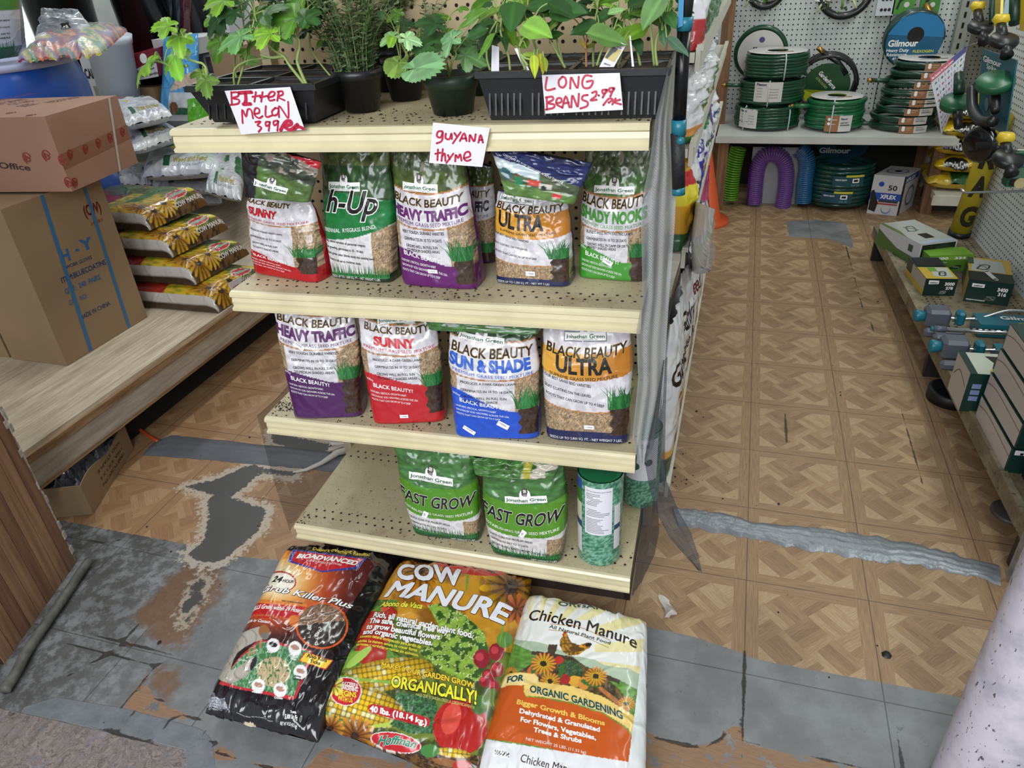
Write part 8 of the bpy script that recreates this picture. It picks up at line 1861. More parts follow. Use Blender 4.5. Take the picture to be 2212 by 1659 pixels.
th = thing('white_carton', (-.62, 3.5, .945), 'plain white carton on the back shelf left of the wooden post', 'box'); mb = MB(); mb.box((-.58, 3.55, 1.1), (.34, .28, .30), mat('white_carton', 'c2c2c6')); mb.build('carton', th)
w = MB(); w.box((1.03, 3.74, 1.35), (.06, .06, 1.8), mat('grey_upright', '8f938c', .5, metal=.2)); 
for i in range(30): w.box((1.03, 3.708, .6+.055*i), (.012, .003, .03), HOLE)
tagp(w.build('trim_2'), kind='structure')
# ------------------------------------------------------------ right-hand unit: pegboard and base deck
RA = .042; RX = np.array([cos(RA), sin(RA), 0]); RY = np.array([-sin(RA), cos(RA), 0]); RO = np.array([.685, 0, 0])
def Rr(a, b, z): return RO+RX*a+RY*b+np.array([0, 0, z])
def atr(px, py, a): return bpn(px, py, Rr(a, 0, 0), RX)
def atry(px, py, b): return bpn(px, py, Rr(0, b, 0), RY)
PU = thing('pegboard_display_unit', Rr(.25, 1.4, 0), 'white pegboard display unit with a low rusty deck on the right', 'shelf unit')
mb = MB(); mb.hexa([Rr(.42, .12, 0), Rr(.46, .12, 0), Rr(.46, 2.62, 0), Rr(.42, 2.62, 0), Rr(.42, .12, 1.5), Rr(.46, .12, 1.5), Rr(.46, 2.62, 1.5), Rr(.42, 2.62, 1.5)], PEGW)
peg(mb, Rr(.42, .3, .19), RY, (0, 0, 1), 90, 46, .0254, .0042, -RX); mb.build('pegboard', PU)
def rust_mat():
    m = mat('rusty_deck', '7d7462', .6); nt = m.node_tree; n = NB(nt); g = nt.nodes.new('ShaderNodeNewGeometry').outputs['Position']; a = n.noise(g, 9., 5, .6); b = n.noise(g, 40., 6, .7)
    c = n.mix(n.ss(a, .35, .65), (.42, .38, .30), (.56, .52, .42)); c = n.mix(n.mul(n.ss(b, .54, .66), .85), c, (.22, .13, .08)); nt.links.new(c, nt.nodes['Principled BSDF'].inputs['Base Color']); return m
RD = rust_mat(); zd = .17
mb = MB(); mb.hexa([Rr(0, .15, zd-.012), Rr(.42, .15, zd-.012), Rr(.42, 2.48, zd-.012), Rr(0, 2.48, zd-.012), Rr(0, .15, zd), Rr(.42, .15, zd), Rr(.42, 2.48, zd), Rr(0, 2.48, zd)], RD)
for b_ in (.03, .05): pass
peg(mb, Rr(.05, .4, zd+.0005), RY, RX, 80, 3, .0254, .0042, (0, 0, 1)); peg(mb, Rr(.36, .4, zd+.0005), RY, RX, 80, 2, .0254, .0042, (0, 0, 1)); mb.build('base_deck', PU)
mb = MB(); mb.hexa([Rr(-.012, .15, zd-.05), Rr(0, .15, zd-.05), Rr(0, 2.49, zd-.05), Rr(-.012, 2.49, zd-.05), Rr(-.012, .15, zd+.006), Rr(.008, .15, zd+.006), Rr(.008, 2.49, zd+.006), Rr(-.012, 2.49, zd+.006)], RD); mb.build('front_rail', PU)
for b_, h in ((2.46, .16), (1.25, .15), (.22, .15)):
    mb = MB(); mb.hexa([Rr(.0, b_-.012, 0), Rr(.42, b_-.012, 0), Rr(.42, b_+.012, 0), Rr(.0, b_+.012, 0), Rr(.0, b_-.012, h), Rr(.42, b_-.012, h), Rr(.42, b_+.012, h), Rr(.0, b_+.012, h)], DARKM); mb.build('bracket_foot', PU)
mb = MB(); mb.hexa([Rr(.12, .4, 0), Rr(.14, .4, 0), Rr(.14, 2.45, 0), Rr(.12, 2.45, 0), Rr(.12, .4, .155), Rr(.14, .4, .155), Rr(.14, 2.45, .155), Rr(.12, 2.45, .155)], DARKM); mb.build('kick_plate', PU)
# ---- boxes on the deck
def dbox(name, lab, fl_, fr, ht, dep, m, dec=None, z=zd+.001, cat='box', front=None, lean=0., open_=False):
    """carton on the deck: front bottom corners from the picture, height, depth along the aisle"""
    A = bp(*fl_, 2, z); B = bp(*fr, 2, z); e = (B-A)/np.linalg.norm(B-A); d = np.array([-e[1], e[0], 0]); d = d if d[1] > 0 else -d; h = np.array([0, 0, ht])+d*lean; D = d*dep
    th = thing(name, (A+B)/2+D/2, lab, cat); mb = MB(); P = [A, B, B+D, A+D, A+h, B+h, B+D+h, A+D+h]; mb.hexa(P, m)
    if dec: dec(mb, quad_surf(A, B, A+h, B+h), quad_surf(A+h, B+h, A+D+h, B+D+h), quad_surf(A+D, A, A+D+h, A+h))
    mb.build('carton', th); return P
def sprin(mb, S, x, y, k, c=INK):
    stroke(mb, [(x, y), (x+.22*k, y+.3*k), (x+.5*k, y+.28*k), (x+.34*k, y-.02*k), (x, y)], .006, S, c, .002); stroke(mb, [(x+.1*k, y+.3*k), (x+.32*k, y+.16*k), (x+.45*k, y+.0*k)], .005, S, ink('7a7d78'), .0025)
def dA(mb, F, T, L):
    rectd(mb, .04, .05, .96, .95, F, ink('141b18'), .001); disc(mb, .6, .4, .3, F, ink('24302e'), .002)
    for s, c in ((T, 'a9aca8'),): rectd(mb, 0, 0, 1, 1, s, ink(c), .0006); shape(mb, [(0, .3), (.12, .6), (.1, 1), (0, 1)], s, ink('5a7a3a'), .001); sprin(mb, s, .3, .55, .6, ink('4a6a5a')); rectd(mb, .36, .2, .62, .4, s, INK, .0015); rectd(mb, .05, .02, .95, .1, s, ink('a8b4d0'), .001)
    shape(mb, [(0, 0), (1, 0), (1, .3), (.5, .35), (.2, .6), (0, .8)], L, ink('4a6a34'), .001); rectd(mb, .75, .5, .85, .8, L, ink('3a4a44'), .0015)
dbox('sprinkler_box', 'white and green sprinkler carton, open toward the aisle, at the far end of the deck', (1978, 576), (2056, 566), .105, .30, mat('white_carton', 'c2c2c6'), dA)
def dB(mb, F, T, L):
    rectd(mb, 0, .72, 1, 1, F, ink('7aa83c'), .001); write(mb, '3600   334', F, .1, .78, .7, .14, WHITE, bold=.04, lift=.002); sprin(mb, F, .5, .2, .5, ink('1f3a24')); rectd(mb, 0, 0, 1, 1, T, ink('6f9f34'), .0008); write(mb, 'melnor', F, .12, .56, .3, .09, WHITE, lift=.002)
dbox('sprinkler_box', 'lime green sprinkler carton marked 3600 in the middle of the deck', (2000, 588), (2096, 585), .075, .10, mat('lime_carton', '557f2a', .4), dB)
def dC(mb, F, T, L):
    rectd(mb, 0, 0, 1, 1, F, ink('0f2a26'), .0006); write(mb, '3000', F, .62, .62, .3, .18, WHITE, bold=.04, lift=.0015); write(mb, '278', F, .68, .38, .22, .16, WHITE, bold=.04, lift=.0015); lay(mb, [(.1, .68), (.42, .7), (.42, .9), (.1, .92)], [(0, 1, 2), (0, 2, 3)], F, WHITE, .0015); write(mb, 'melnor', F, .14, .74, .24, .1, INK, bold=.03, lift=.002); sprin(mb, F, .5, .15, .4, ink('6a7068'))
    rectd(mb, 0, 0, 1, .52, T, ink('c2a43a'), .0008); shape(mb, [(.3, .1), (.9, .05), (.95, .5), (.4, .5)], T, ink('b4b8b0'), .0012); rectd(mb, .3, .32, .55, .5, T, ink('6a9a34'), .0016); sprin(mb, T, .5, .15, .5, INK); rectd(mb, .06, .58, .94, .95, T, ink('0a0e12'), .0016); rectd(mb, 0, 0, 1, .35, L, ink('c2a43a'), .001); rectd(mb, .3, .3, 1, 1, L, ink('a8a49a'), .0014)
P_ = dbox('sprinkler_box', 'small yellow and dark green sprinkler carton marked 3000 at the deck edge', (1992, 638), (2060, 639), .075, .24, mat('dark_green_carton', '12302a', .35, coat=.2), dC)
def dD(mb, F, T, L):
    write(mb, '3400', F, .68, .62, .22, .16, WHITE, bold=.04, lift=.0015); write(mb, '316', F, .72, .42, .17, .15, WHITE, bold=.04, lift=.0015); rectd(mb, .1, .7, .38, .86, F, WHITE, .001); write(mb, 'melnor', F, .14, .74, .2, .08, INK, bold=.03, lift=.002); sprin(mb, F, .45, .2, .45, ink('5a6058')); write(mb, 'easygrowseed', F, .05, .1, .42, .07, WHITE, bold=.02, lift=.0015)
    rectd(mb, 0, 0, 1, .38, T, ink('0c100f'), .0008); rectd(mb, 0, .38, 1, 1, T, ink('b8963a'), .0008); shape(mb, [(.05, .4), (.85, .4), (.8, .9), (.15, .95)], T, ink('a8aca8'), .0012); sprin(mb, T, .2, .5, .6, INK); rectd(mb, 0, .7, .14, 1, T, ink('2a4a34'), .0014); stroke(mb, [(.4, .42), (.5, .25), (.6, .1)], .02, T, ink('c8c8c8'), .002); rectd(mb, .5, 0, 1, 1, L, ink('b8963a'), .001)
dbox('sprinkler_box', 'larger dark green sprinkler carton marked 3400 near the pegboard', (2080, 650), (2176, 662), .095, .26, mat('dark_green_carton', '12302a'), dD)
# teal sprinklers on the deck
CHR = mat('chrome', 'c2c6c9', .18, metal=.9); SLT = mat('slate_plastic', '555b66', .4); TLC = mat('teal_carton', '15687a', .35, coat=.3)
def spr(name, lab, y0, dy):
    th = thing(name, Rr(.1, y0, zd), lab, 'sprinkler'); q_ = lambda a, b, z: Rr(a, b, z)
    mb = MB(); mb.box(q_(.02, y0, zd+.045), (.085, .075, .075), SLT, rz=RA, bev=.012); mb.build('motor_housing', th)
    mb = MB(); mb.lathe(q_(-.06, y0, zd+.045), [(.001, .0), (.02, .0), (.026, .01), (.02, .035), (.012, .05)], mat('teal_plastic', '1f7f93'), n=8, M=rotm(0, pi/2, 0)); mb.build('knob', th)
    mb = MB(); mb.tube(spline([q_(.06, y0, zd+.04), q_(.16, y0, zd+.045), q_(.26, y0+.02, zd+.075), q_(.36, y0+.01, zd+.075), q_(.41, y0, zd+.06)], 6), .006, CHR, n=10); mb.build('spray_tube', th)
    mb = MB(); mb.box(q_(.10, y0, zd+.045), (.03, .045, .055), mat('teal_plastic', '1f7f93'), rz=RA, bev=.008); mb.build('valve', th)
    mb = MB(); mb.box(q_(.28, y0-.02, zd+.03), (.26, .10, .05), TLC, rz=RA); S = plane_surf(q_(.16, y0-.068, zd+.0555), RX*.24, RY*.09); write(mb, 'Gilmour', S, .3, .55, .65, .3, WHITE, bold=.03, mirror=False, lift=.001, rot=pi if False else 0); rectd(mb, .5, .05, .9, .3, S, ink('8aa83a'), .0008); mb.build('packaging', th)
    mb = MB(); mb.box(q_(.03, y0-.09, zd+.02), (.14, .03, .035), SLT, rz=RA+.03, bev=.01); mb.build('side_runner', th)
spr('oscillating_sprinkler', 'grey and teal oscillating sprinkler lying across the deck, farther one', 1.33, 0)
spr('oscillating_sprinkler', 'grey and teal oscillating sprinkler with chrome bar, nearer one beside the cartons', 1.08, 0)
for lab, y0 in (('perforated chrome sprinkler bar between the two oscillating sprinklers', 1.20),):
    def fn(mb):
        mb.tube([Rr(.02, y0, zd+.055), Rr(.41, y0+.0, zd+.055)], .009, CHR, n=12)
        for i in range(14): mb.lathe(Rr(.10+.02*i, y0, zd+.0645), [(.0005, .0012), (.005, .001)], HOLE, n=10)
        mb.tube([Rr(-.02, y0, zd+.055), Rr(.02, y0, zd+.055)], .012, SLT, n=12); mb.tube([Rr(-.03, y0, zd+.055), Rr(-.02, y0, zd+.055)], .009, TEAL, n=12); mb.box(Rr(.0, y0-.03, zd+.025), (.05, .04, .05), SLT, rz=RA, bev=.01)
    one('sprinkler_bar', fn, lab, 'sprinkler bar')
def dE(mb, F, T, L):
    rectd(mb, 0, 0, 1, 1, T, ink('b4bcae'), .0006); rectd(mb, 0, 0, .14, 1, T, ink('12302a'), .001); shape(mb, [(.45, .15), (.75, .2), (.7, .5), (.85, .85), (.5, .85), (.6, .55)], T, INK, .0012); disc(mb, .55, .15, .12, T, ink('b8a83a'), .0014); rectd(mb, 0, 0, 1, 1, L, ink('b4aca6'), .0006); stroke(mb, [(.1, .5), (.4, .75), (.9, .6)], .003, L, ink('3a3430'), .001); [rectd(mb, .1, .3+.16*i, .28, .42+.16*i, F, ink('7a86b0'), .001) for i in range(3)]
def bx(name, lab, a0, a1, b0, b1, z0, z1, m, dec=None):
    th = thing(name, Rr((a0+a1)/2, (b0+b1)/2, z0), lab, 'box'); mb = MB(); P = [Rr(a0, b0, z0), Rr(a1, b0, z0), Rr(a1, b1, z0), Rr(a0, b1, z0), Rr(a0, b0, z1), Rr(a1, b0, z1), Rr(a1, b1, z1), Rr(a0, b1, z1)]; mb.hexa(P, m)
    if dec: dec(mb, quad_surf(P[0], P[1], P[4], P[5]), quad_surf(P[4], P[5], P[7], P[6]), quad_surf(P[3], P[0], P[7], P[4]))
    mb.build('carton', th)
GCB = mat('dark_green_carton', '12302a'); GREYC = ink('b3aba5')
bx('sprinkler_box', 'dark green carton picturing a black hose nozzle, pale end facing the aisle', -.04, .10, .72, .86, zd+.002, zd+.14, GCB, dE)
def dF(mb, F, T, L):
    rectd(mb, 0.02, 0.02, .98, .98, L, ink('b7aea8'), .0008); stroke(mb, [(.02, .55), (.3, .75), (.98, .65)], .003, L, ink('6a625c'), .001); rectd(mb, .02, .78, 1, .98, F, ink('dcdcdc'), .001); write(mb, 'melnor', F, .06, .8, .4, .13, INK, bold=.03, lift=.0016)
    disc(mb, .7, .6, .4, T, ink('4a4358'), .001); disc(mb, .7, .6, .34, T, ink('3a3448'), .0014); write(mb, 'melnor', T, .1, .04, .4, .12, WHITE, bold=.03, lift=.0016); 
for i, lab in enumerate(('lowest of the four stacked hose reel cartons on the near end of the deck', 'second lowest of the four stacked hose reel cartons', 'third of the four stacked hose reel cartons from below', 'top hose reel carton of the near stack, purple picture on its lid')):
    bx('hose_reel_box', lab, .0+.004*i, .38, .41, .70, zd+.002+.082*i, zd+.080+.082*i, GCB, dF)
def dG(mb, F, T, L):
    rectd(mb, 0, 0, .35, 1, L, ink('171c20'), .0008); write(mb, 'Sprinkler', L, .42, .5, .5, .2, WHITE, bold=.03, lift=.0014); write(mb, 'Asperseur', L, .45, .28, .35, .1, ink('8a9a4a'), lift=.0014); rectd(mb, .02, .04, .98, .96, F, ink('1c6f8c'), .0008); rectd(mb, 0, .0, 1, .4, T, ink('0f2a38'), .0008)
for i, (lab, a0, b0, zz) in enumerate((('teal sprinkler carton at the bottom of the near right stack', .06, .36, 0), ('teal sprinkler carton in the middle of the near right stack', .07, .35, 1), ('teal sprinkler carton third up in the near right stack', .05, .34, 2), ('teal sprinkler carton topmost in the near right stack at the frame edge', .12, .345, 3))):
    bx('sprinkler_box', lab, a0-.02, a0+.22, b0-.15, b0+.04, zd+.002+.078*zz, zd+.078+.078*zz, TLC, dG)
one('rubber_disc', lambda mb: mb.lathe(bp(2052, 862, 2, .002), [(.001, .03), (.05, .035), (.07, .045), (.08, .04), (.08, .0), (.001, 0)], mat('black_rubber', '16191a', .5), n=40), 'round black rubber disc lying on the floor under the deck edge', 'disc')
one('round_foot_plate', lambda mb: mb.lathe(bp(2185, 1110, 2, .0), [(.001, .012), (.05, .012), (.055, .008), (.055, 0)], mat('grey_foot', '55504c', .5, metal=.3, var=.2), n=32), 'round grey steel foot plate on the floor below the near cartons', 'foot plate')
# yellow lettered tube
th = thing('yellow_tube', bp(2060, 488, 1, 2.5), 'yellow tube with large black lettering leaning on the pegboard', 'tube'); a = np.array([.945, 2.40, zd+.02]); b = np.array([.965, 2.33, .76]); mb = MB(); mb.tube([a, b], .047, mat('yellow_card_tube', 'b8a624', .4), n=28); ax = (b-a)/np.linalg.norm(b-a); Lt = np.linalg.norm(b-a)
e1 = np.array([1., 0, 0]); e1 = e1-ax*(e1@ax); e1 /= np.linalg.norm(e1); e2 = np.cross(ax, e1); 
def tsurf(s, t):
    s = np.asarray(s, float); t = np.asarray(t, float); ang = (s-.5)*1.7; f = -e2 if e2[1] > 0 else e2
    N = np.outer(np.sin(ang), e1)+np.outer(np.cos(ang), f); return a+np.outer(t, ax)*Lt+N*.0475, N
tsurf.w = .08; tsurf.h = Lt; tsurf.flat = False
for ch_, t0 in (('G', .10), ('A', .36), ('R', .60), ('O', .82)): write(mb, ch_, tsurf, .12, t0, .72, .17, ink('2a2817'), bold=.05, lift=.001)
mb.build('tube_wall', th); mb = MB(); mb.tube([a-ax*.02, a+ax*.012], .05, BLKP, n=28); mb.build('end_cap', th)
# potting mix bags on the white shelf beyond
one('low_white_shelf', lambda mb: (mb.box((1.36, 3.42, .13), (.76, .5, .04), WE), mb.box((1.36, 3.17, .115), (.78, .015, .055), WE), mb.box((1.36, 3.5, .05), (.7, .3, .1), DARKM)), 'low white shelf holding the yellow potting mix bags', 'shelf')
YBG = 'd8b81c'
for i, lab in enumerate(('green and yellow bag lying lowest on the low white shelf', 'yellow potting mix bag above the green one', 'yellow potting mix bag with black oval, third from below', 'yellow potting mix bag near the top of the pile', 'uppermost yellow potting mix bag, half hidden by the hanging sprinklers')):
    z = .152+.098*i; x0 = .93+.02*(i % 2); P = Pillow((x0, 3.22, z+.048), (x0+.62, 3.20, z+.048), (x0+.02, 3.60, z+.048), (x0+.60, 3.60, z+.048), (0, 0, 1), .05, seed=110+i, under=.9, wr=.008, pu=5, pt=6)
    def art(U, T, i=i):
        a_ = Art(U, T, YBG if i else '1f5a2c', .6, .4); 
        if i == 0: a_.put(U < .2, 'c8a82c')
        return a_.C
    th = thing('potting_mix_bag', (x0+.3, 3.4, z), lab, 'bag'); mb = bagmesh(th, P, art, 'c0a018', 60, 50)
    if i:
        S = quad_surf((x0+.01, 3.215, z+.0), (x0+.61, 3.195, z+.0), (x0+.01, 3.215, z+.09), (x0+.61, 3.195, z+.09)); ch = Chart(P, 1832, 240, 5.82); u_ = ch.uv(*((0, 0), (1380, 745), (1320, 520), (1480, 335), (1490, 140))[i]); disc(mb, u_[0], u_[1], .10, P, INK, .001, rt=.11); write(mb, 'Miracle-Gro', P, u_[0]-.1, u_[1]-.03, .2, .07, WHITE, bold=.03, lift=.002)
        if i == 2: write(mb, 'Potting Mix', P, u_[0]+.12, u_[1], .4, .1, INK, bold=.02, lift=.002); rectd(mb, u_[0]+.12, u_[1]-.1, u_[0]+.5, u_[1]-.04, P, ink('a8281c'), .001)
    mb.build('bag_body', th)
# hanging goods on hooks of the pegboard
def hook(b_, z): return lambda mb: mb.tube([Rr(.42, b_, z+.01), Rr(.14, b_, z), Rr(.12, b_, z+.02)], .004, CHR, n=6)
TCARD = mat('teal_hang_card', '1c5a68', .35)
def P2(px, py, a): return atr(px, py, a)
th = thing('sprinkler_pack', P2(2150, 300, .12), 'teal packaged spike sprinkler with green head hanging on the right', 'sprinkler'); c = [P2(2112, 260, .16), P2(2172, 292, .14), P2(2196, 130, .14), P2(2122, 105, .16)]; mb = MB(); e = np.array([.006, .006, 0]); mb.hexa([c[0], c[1], c[1]+e, c[0]+e, c[3], c[2], c[2]+e, c[3]+e], TCARD); S = quad_surf(c[0], c[1], c[3], c[2]); write(mb, 'Gilmour', S, .08, .84, .55, .08, WHITE, bold=.02, lift=.002); write(mb, 'Spike', S, .2, .76, .3, .07, WHITE, lift=.002); disc(mb, .3, .28, .07, S, ink('5a8a9a'), .002); disc(mb, .5, .25, .07, S, ink('5a8a9a'), .002); mb.build('hang_card', th)
GHD = mat('green_sprinkler_head', '1f5a3c', .35); BKP = BLKP
def head(mbs, c, r, tilt=.3): mbs.lathe(c, [(.001, .018), (r*.9, .016), (r, .008), (r, -.012), (r*.8, -.02), (.001, -.02)], GHD, n=36, M=rotm(tilt, -.15, 0))
mb = MB(); head(mb, P2(2150, 178, .10), .062, .35); mb.build('spray_head', th); mb = MB(); p = P2(2150, 180, .11); mb.tube([p, P2(2148, 215, .11), P2(2150, 240, .10)], [.014, .02, .014], BKP, n=12); mb.tube(spline([P2(2100, 190, .12), P2(2102, 235, .11), P2(2120, 262, .10), P2(2145, 262, .10)], 6), .02, BKP, n=10); mb.build('spike_body', th)
th = thing('sprinkler_pack', P2(2085, 280, .12), 'dark green round headed spike sprinkler hanging before the pest chart', 'sprinkler'); mb = MB(); head(mb, P2(2062, 222, .11), .055, .45); mb.build('spray_head', th); mb = MB(); mb.tube([P2(2072, 160, .12), P2(2072, 200, .12)], [.020, .022], mat('dark_green_fitting', '143a2a', .35), n=14); mb.tube([P2(2068, 228, .12), P2(2070, 275, .12)], [.022, .016], BKP, n=12); mb.build('spike_body', th)
th = thing('pest_chart', P2(2040, 280, .05), 'white paper pest chart with red and violet heading hanging by the hoses', 'chart'); c = [bp(2033, 292, 1, 2.75), bp(2062, 228, 1, 2.75), bp(2008, 165, 1, 2.75), bp(2088, 98, 1, 2.75)]
def fn(mb):
    q_ = np.linspace(0, 1, 14); Pg = np.array([[(c[0]*(1-u)+c[1]*u)*(1-t)+(c[2]*(1-u)+c[3]*u)*t+np.array([0, -.03*sin(pi*t), 0]) for u in q_] for t in q_]); mb.grid(Pg, mat('white_paper', 'c9cbd6', .6)); mb.grid(Pg+np.array([0, .002, 0]), mat('white_paper', 'c9cbd6'))
    def S(s, t):
        s = np.asarray(s, float)[:, None]; t = np.asarray(t, float)[:, None]; return (c[0]*(1-s)+c[1]*s)*(1-t)+(c[2]*(1-s)+c[3]*s)*t+np.array([0, -1., 0])*(.03*np.sin(pi*t)), np.tile([0, -1., 0], (len(s), 1))
    S.w = .2; S.h = .35; S.flat = False
    rectd(mb, 0, .9, .6, 1, S, ink('b0304a'), .001); rectd(mb, .6, .9, 1, 1, S, ink('3a3a7a'), .001); write(mb, 'Pest Solutions For Insect Control', S, .04, .925, .6, .04, WHITE, bold=.02, lift=.002); r = random.Random(2)
    for i in range(5):
        for j in range(9): disc(mb, .12+.19*i, .08+.095*j, .035, S, ink(r.choice(('8a6a4a', '3a6a4a', 'a83a3a', '5a5a8a', '2a2a2a'))), .001, 10, rt=.018); rectd(mb, .2+.19*i, .06+.095*j, .215+.19*i, .11+.095*j, S, ink('4a4a8a'), .001)
mb = MB(); fn(mb); mb.build('paper', th); mb = MB(); mb.tube([c[3]-[.01, 0, .01], np.array([c[3][0]+.05, 2.72, c[3][2]+.02]), Rr(.42, 2.55, 1.04)], .003, CHR, n=6); mb.build('hanging_wire', th)
def knob(x, y, a, lab):
    th = thing('hose_shutoff', P2(x, y+70, a), lab, 'nozzle'); mb = MB(); mb.lathe(P2(x, y, a), [(.001, .02), (.022, .02), (.03, .0), (.018, -.012), (.018, -.02)], mat('yellow_plastic', 'd0b42a', .35), n=24); mb.build('yellow_knob', th); mb = MB(); mb.tube([P2(x, y+8, a), P2(x+3, y+38, a)], [.016, .02], BKP, n=14); mb.lathe(P2(x+6, y+44, a), [(.001, .016), (.045, .014), (.05, 0), (.045, -.014), (.001, -.016)], BKP, n=30, M=rotm(.3, .1, 0)); mb.tube([P2(x+10, y+52, a), P2(x+13, y+76, a)], [.012, .022], BKP, n=12); mb.build('valve_body', th)
knob(2112, 15, .16, 'black spike sprinkler with yellow knob hanging at the top right, farther one'); knob(2162, 44, .12, 'black spike sprinkler with yellow knob hanging at the top right, nearer one')
knob(2172, 300, .10, 'black nozzle with yellow knob hanging above the green carton')
th = thing('yellow_pack', P2(2160, 30, .2), 'yellow tall packaging strip hanging at the top right', 'pack'); mb = MB(); a_ = [P2(2146, 40, .22), P2(2160, 44, .22), P2(2164, -60, .22), P2(2148, -60, .22)]; e = np.array([.01, .0, 0]); mb.hexa([a_[0], a_[1], a_[1]+e, a_[0]+e, a_[3], a_[2], a_[2]+e, a_[3]+e], mat('yellow_plastic', 'd0b42a')); mb.build('hang_card', th)
th = thing('yellow_pack', P2(2205, 50, .2), 'second yellow packaging strip at the right frame edge', 'pack'); mb = MB(); a_ = [P2(2202, 66, .2), P2(2222, 70, .2), P2(2226, -60, .2), P2(2204, -60, .2)]; mb.hexa([a_[0], a_[1], a_[1]+e, a_[0]+e, a_[3], a_[2], a_[2]+e, a_[3]+e], mat('yellow_plastic', 'd0b42a')); mb.build('hang_card', th)
for i, (x0, x1) in enumerate(((2180, 2204), (2136, 2148))):
    th = thing('dark_green_tool', P2((x0+x1)/2, 60, .18), ('dark green tube tool hanging between the yellow strips', 'dark green tube tool hanging left of the yellow strip')[i], 'tool'); mb = MB(); mb.tube([P2((x0+x1)/2, 50, .19), P2((x0+x1)/2+3, -60, .19)], (x1-x0)/2/600., mat('dark_green_fitting', '143a2a'), n=12); mb.build('tube', th)
th = thing('watering_nozzle', P2(2125, 310, .08), 'large round black watering rose sticking out from the pegboard', 'nozzle'); M = rotm(pi/2+.1, 0, -.8); mb = MB(); mb.lathe(P2(2118, 312, .10), [(.001, .02), (.055, .018), (.066, .008), (.066, -.006), (.03, -.03), (.012, -.05)], mat('glossy_black', '0c0d12', .2, coat=.5), n=40, M=M); mb.build('rose', th); mb = MB(); p = P2(2120, 312, .12); mb.tube([p, P2(2146, 310, .2), P2(2165, 305, .3)], [.012, .014, .014], BKP, n=12); mb.lathe(P2(2157, 318, .12), [(.001, .016), (.022, .016), (.022, -.016), (.001, -.016)], BKP, n=24, M=rotm(0, .3, 0)); mb.build('stem', th)
def dH(mb, F, T, L):
    rectd(mb, 0, .60, 1, .70, F, ink('2a6a9c'), .0008); write(mb, 'Gilmour', F, .06, .66, .9, .1, WHITE, bold=.03, lift=.002); 
    for i in range(9): rectd(mb, .06, .55-.035*i, .92, .565-.035*i, F, ink('7a9a8a'), .001)
    rectd(mb, .05, .04, .5, .24, F, INK, .001); disc(mb, .27, .12, .12, F, ink('b8a87a'), .0015); rectd(mb, 0, .60, 1, .72, L, ink('2a6a9c'), .001); rectd(mb, .1, .6, .9, .9, T, ink('c4c4b4'), .001)
A_ = P2(2172, 404, .12); B_ = A_+RX*.15; dpt = RY*.05; hh = np.array([0, 0, .115]); th = thing('nozzle_box', A_, 'green boxed hose accessory hanging at the right frame edge', 'box'); mb = MB(); mb.hexa([A_, B_, B_+dpt, A_+dpt, A_+hh, B_+hh, B_+dpt+hh, A_+dpt+hh], mat('bottle_green_carton', '14523a', .35, coat=.2)); dH(mb, quad_surf(A_, B_, A_+hh, B_+hh), quad_surf(A_+hh, B_+hh, A_+dpt+hh, B_+dpt+hh), quad_surf(A_+dpt, A_, A_+dpt+hh, A_+hh)); mb.build('carton', th)
one('peg_hook', lambda mb: mb.tube([Rr(.42, 1.7, .60), Rr(.12, 1.7, .585), Rr(.10, 1.7, .60)], .005, CHR, n=6), 'long steel peg hook under the green boxed accessory', 'hook')
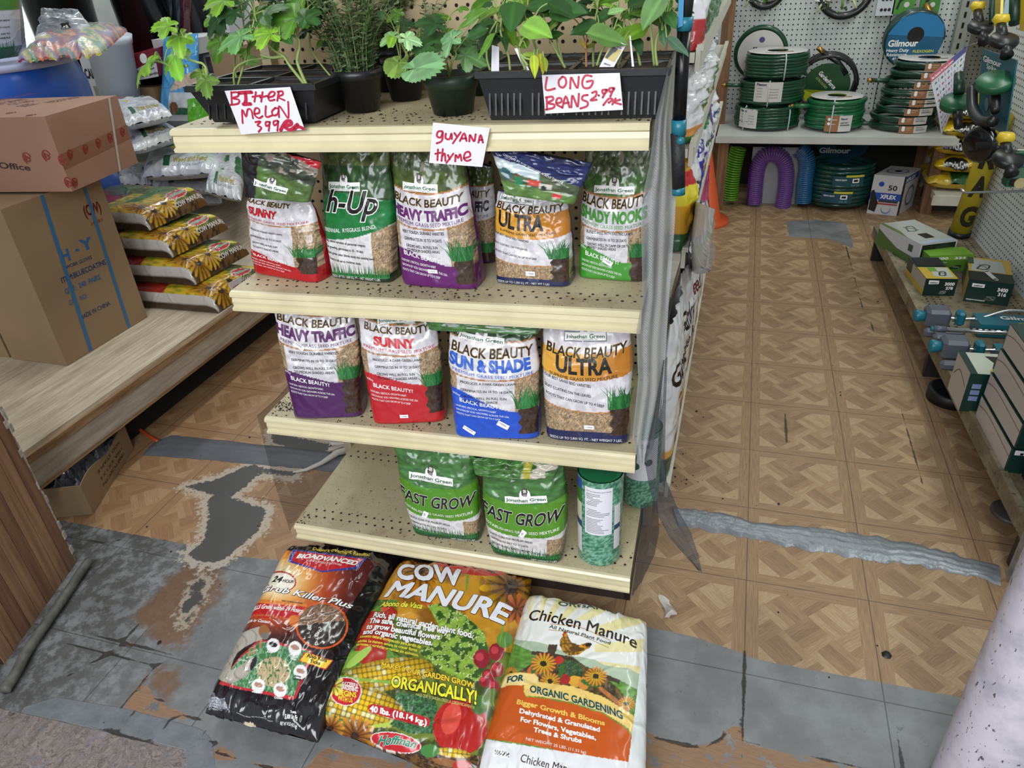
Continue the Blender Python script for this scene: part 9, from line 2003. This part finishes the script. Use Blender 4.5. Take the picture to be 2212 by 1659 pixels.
# grey far pegboard and shelf at the top right
w = MB(); w.hexa([np.array(q_) for q_ in ((1.12, 3.84, .6), (2.3, 3.84, .6), (2.3, 3.86, .6), (1.12, 3.86, .6), (1.12, 3.84, 2.2), (2.3, 3.84, 2.2), (2.3, 3.86, 2.2), (1.12, 3.86, 2.2))], mat('grey_pegboard', '8f8f86', .6, var=.08)); peg(w, (1.15, 3.84, .65), (1, 0, 0), (0, 0, 1), 40, 50, .0254, .0042, (0, -1, 0)); tagp(w.build('wall_pegboard_right'), kind='structure')
one('white_wall_shelf', lambda mb: (mb.box((1.55, 3.62, .98), (.95, .40, .02), WE), mb.box((1.55, 3.42, .975), (.95, .012, .05), WE)), 'white metal shelf on the grey pegboard behind the hanging sprinklers', 'shelf')
th = thing('clear_bag', (1.28, 3.6, .99), 'pale clear plastic packet standing on the white wall shelf', 'bag'); P = Pouch((1.18, 3.55, .992), (1.36, 3.55, .992), (1.18, 3.6, 1.22), (1.37, 3.6, 1.22), (0, -1, 0), ((0, .03), (1, .005)), seed=3); mb = MB(); P.mesh(mb, mat_attr('pale_packet', .25, .6, 30.), lambda s, t: Art(s, t, 'a8c0c4', 1, 1).C, 'a8c0c4', 30, 30); mb.build('pouch', th)
# ------------------------------------------------------------ white post at the bottom right and door frame edge
def chip_mat():
    m = mat('chipped_white_paint', 'c8c4cc', .45, bump=.4, bscale=25.); nt = m.node_tree; n = NB(nt); g = nt.nodes.new('ShaderNodeNewGeometry').outputs['Position']; sp = nt.nodes.new('ShaderNodeSeparateXYZ'); nt.links.new(g, sp.inputs[0])
    v = n.xyz(n.mul(sp.outputs[0], 150.), n.mul(sp.outputs[1], 150.), n.mul(sp.outputs[2], 60.)); a = n.noise(v, 1., 3, .5); b = n.noise(g, 12., 5, .6); c = n.noise(v, .22, 4, .6)
    k = n.mix(n.ss(b, .4, .7), (.80, .78, .83), (.68, .67, .72)); k = n.mix(n.mul(n.ss(a, .655, .69), .85), k, (.18, .15, .15)); k = n.mix(n.ss(c, .735, .75), k, (.24, .17, .14)); nt.links.new(k, nt.nodes['Principled BSDF'].inputs['Base Color']); return m
w = MB(); pc = bp(2010, 1659, 2, 0.); pr_ = .072; dr = (pc-CAMP)*np.array([1, 1, 0]); dr /= np.linalg.norm(dr); side = np.array([dr[1], -dr[0], 0]); pc = pc+side*pr_
w.lathe(pc, [(pr_, 0), (pr_, 1.2), (pr_, 2.69)], chip_mat(), n=48); tagp(w.build('trim_3'), kind='structure')
w = MB(); e0 = bp(2168, 1255, 2, 0.); w.box(e0+np.array([.035, .01, 1.1]), (.05, .03, 2.2), mat('rusty_white_frame', '8f8a86', .5, var=.4, vscale=25., bump=.5)); tagp(w.build('trim_4'), kind='structure')
one('floor_scrap', lambda mb: mb.lathe(bp(1915, 1415, 2, .0), [(.001, .006), (.009, .005), (.012, 0)], mat('black_rubber', '16191a', .5), n=7), 'small black rubber chip on the parquet in the right foreground', 'scrap')
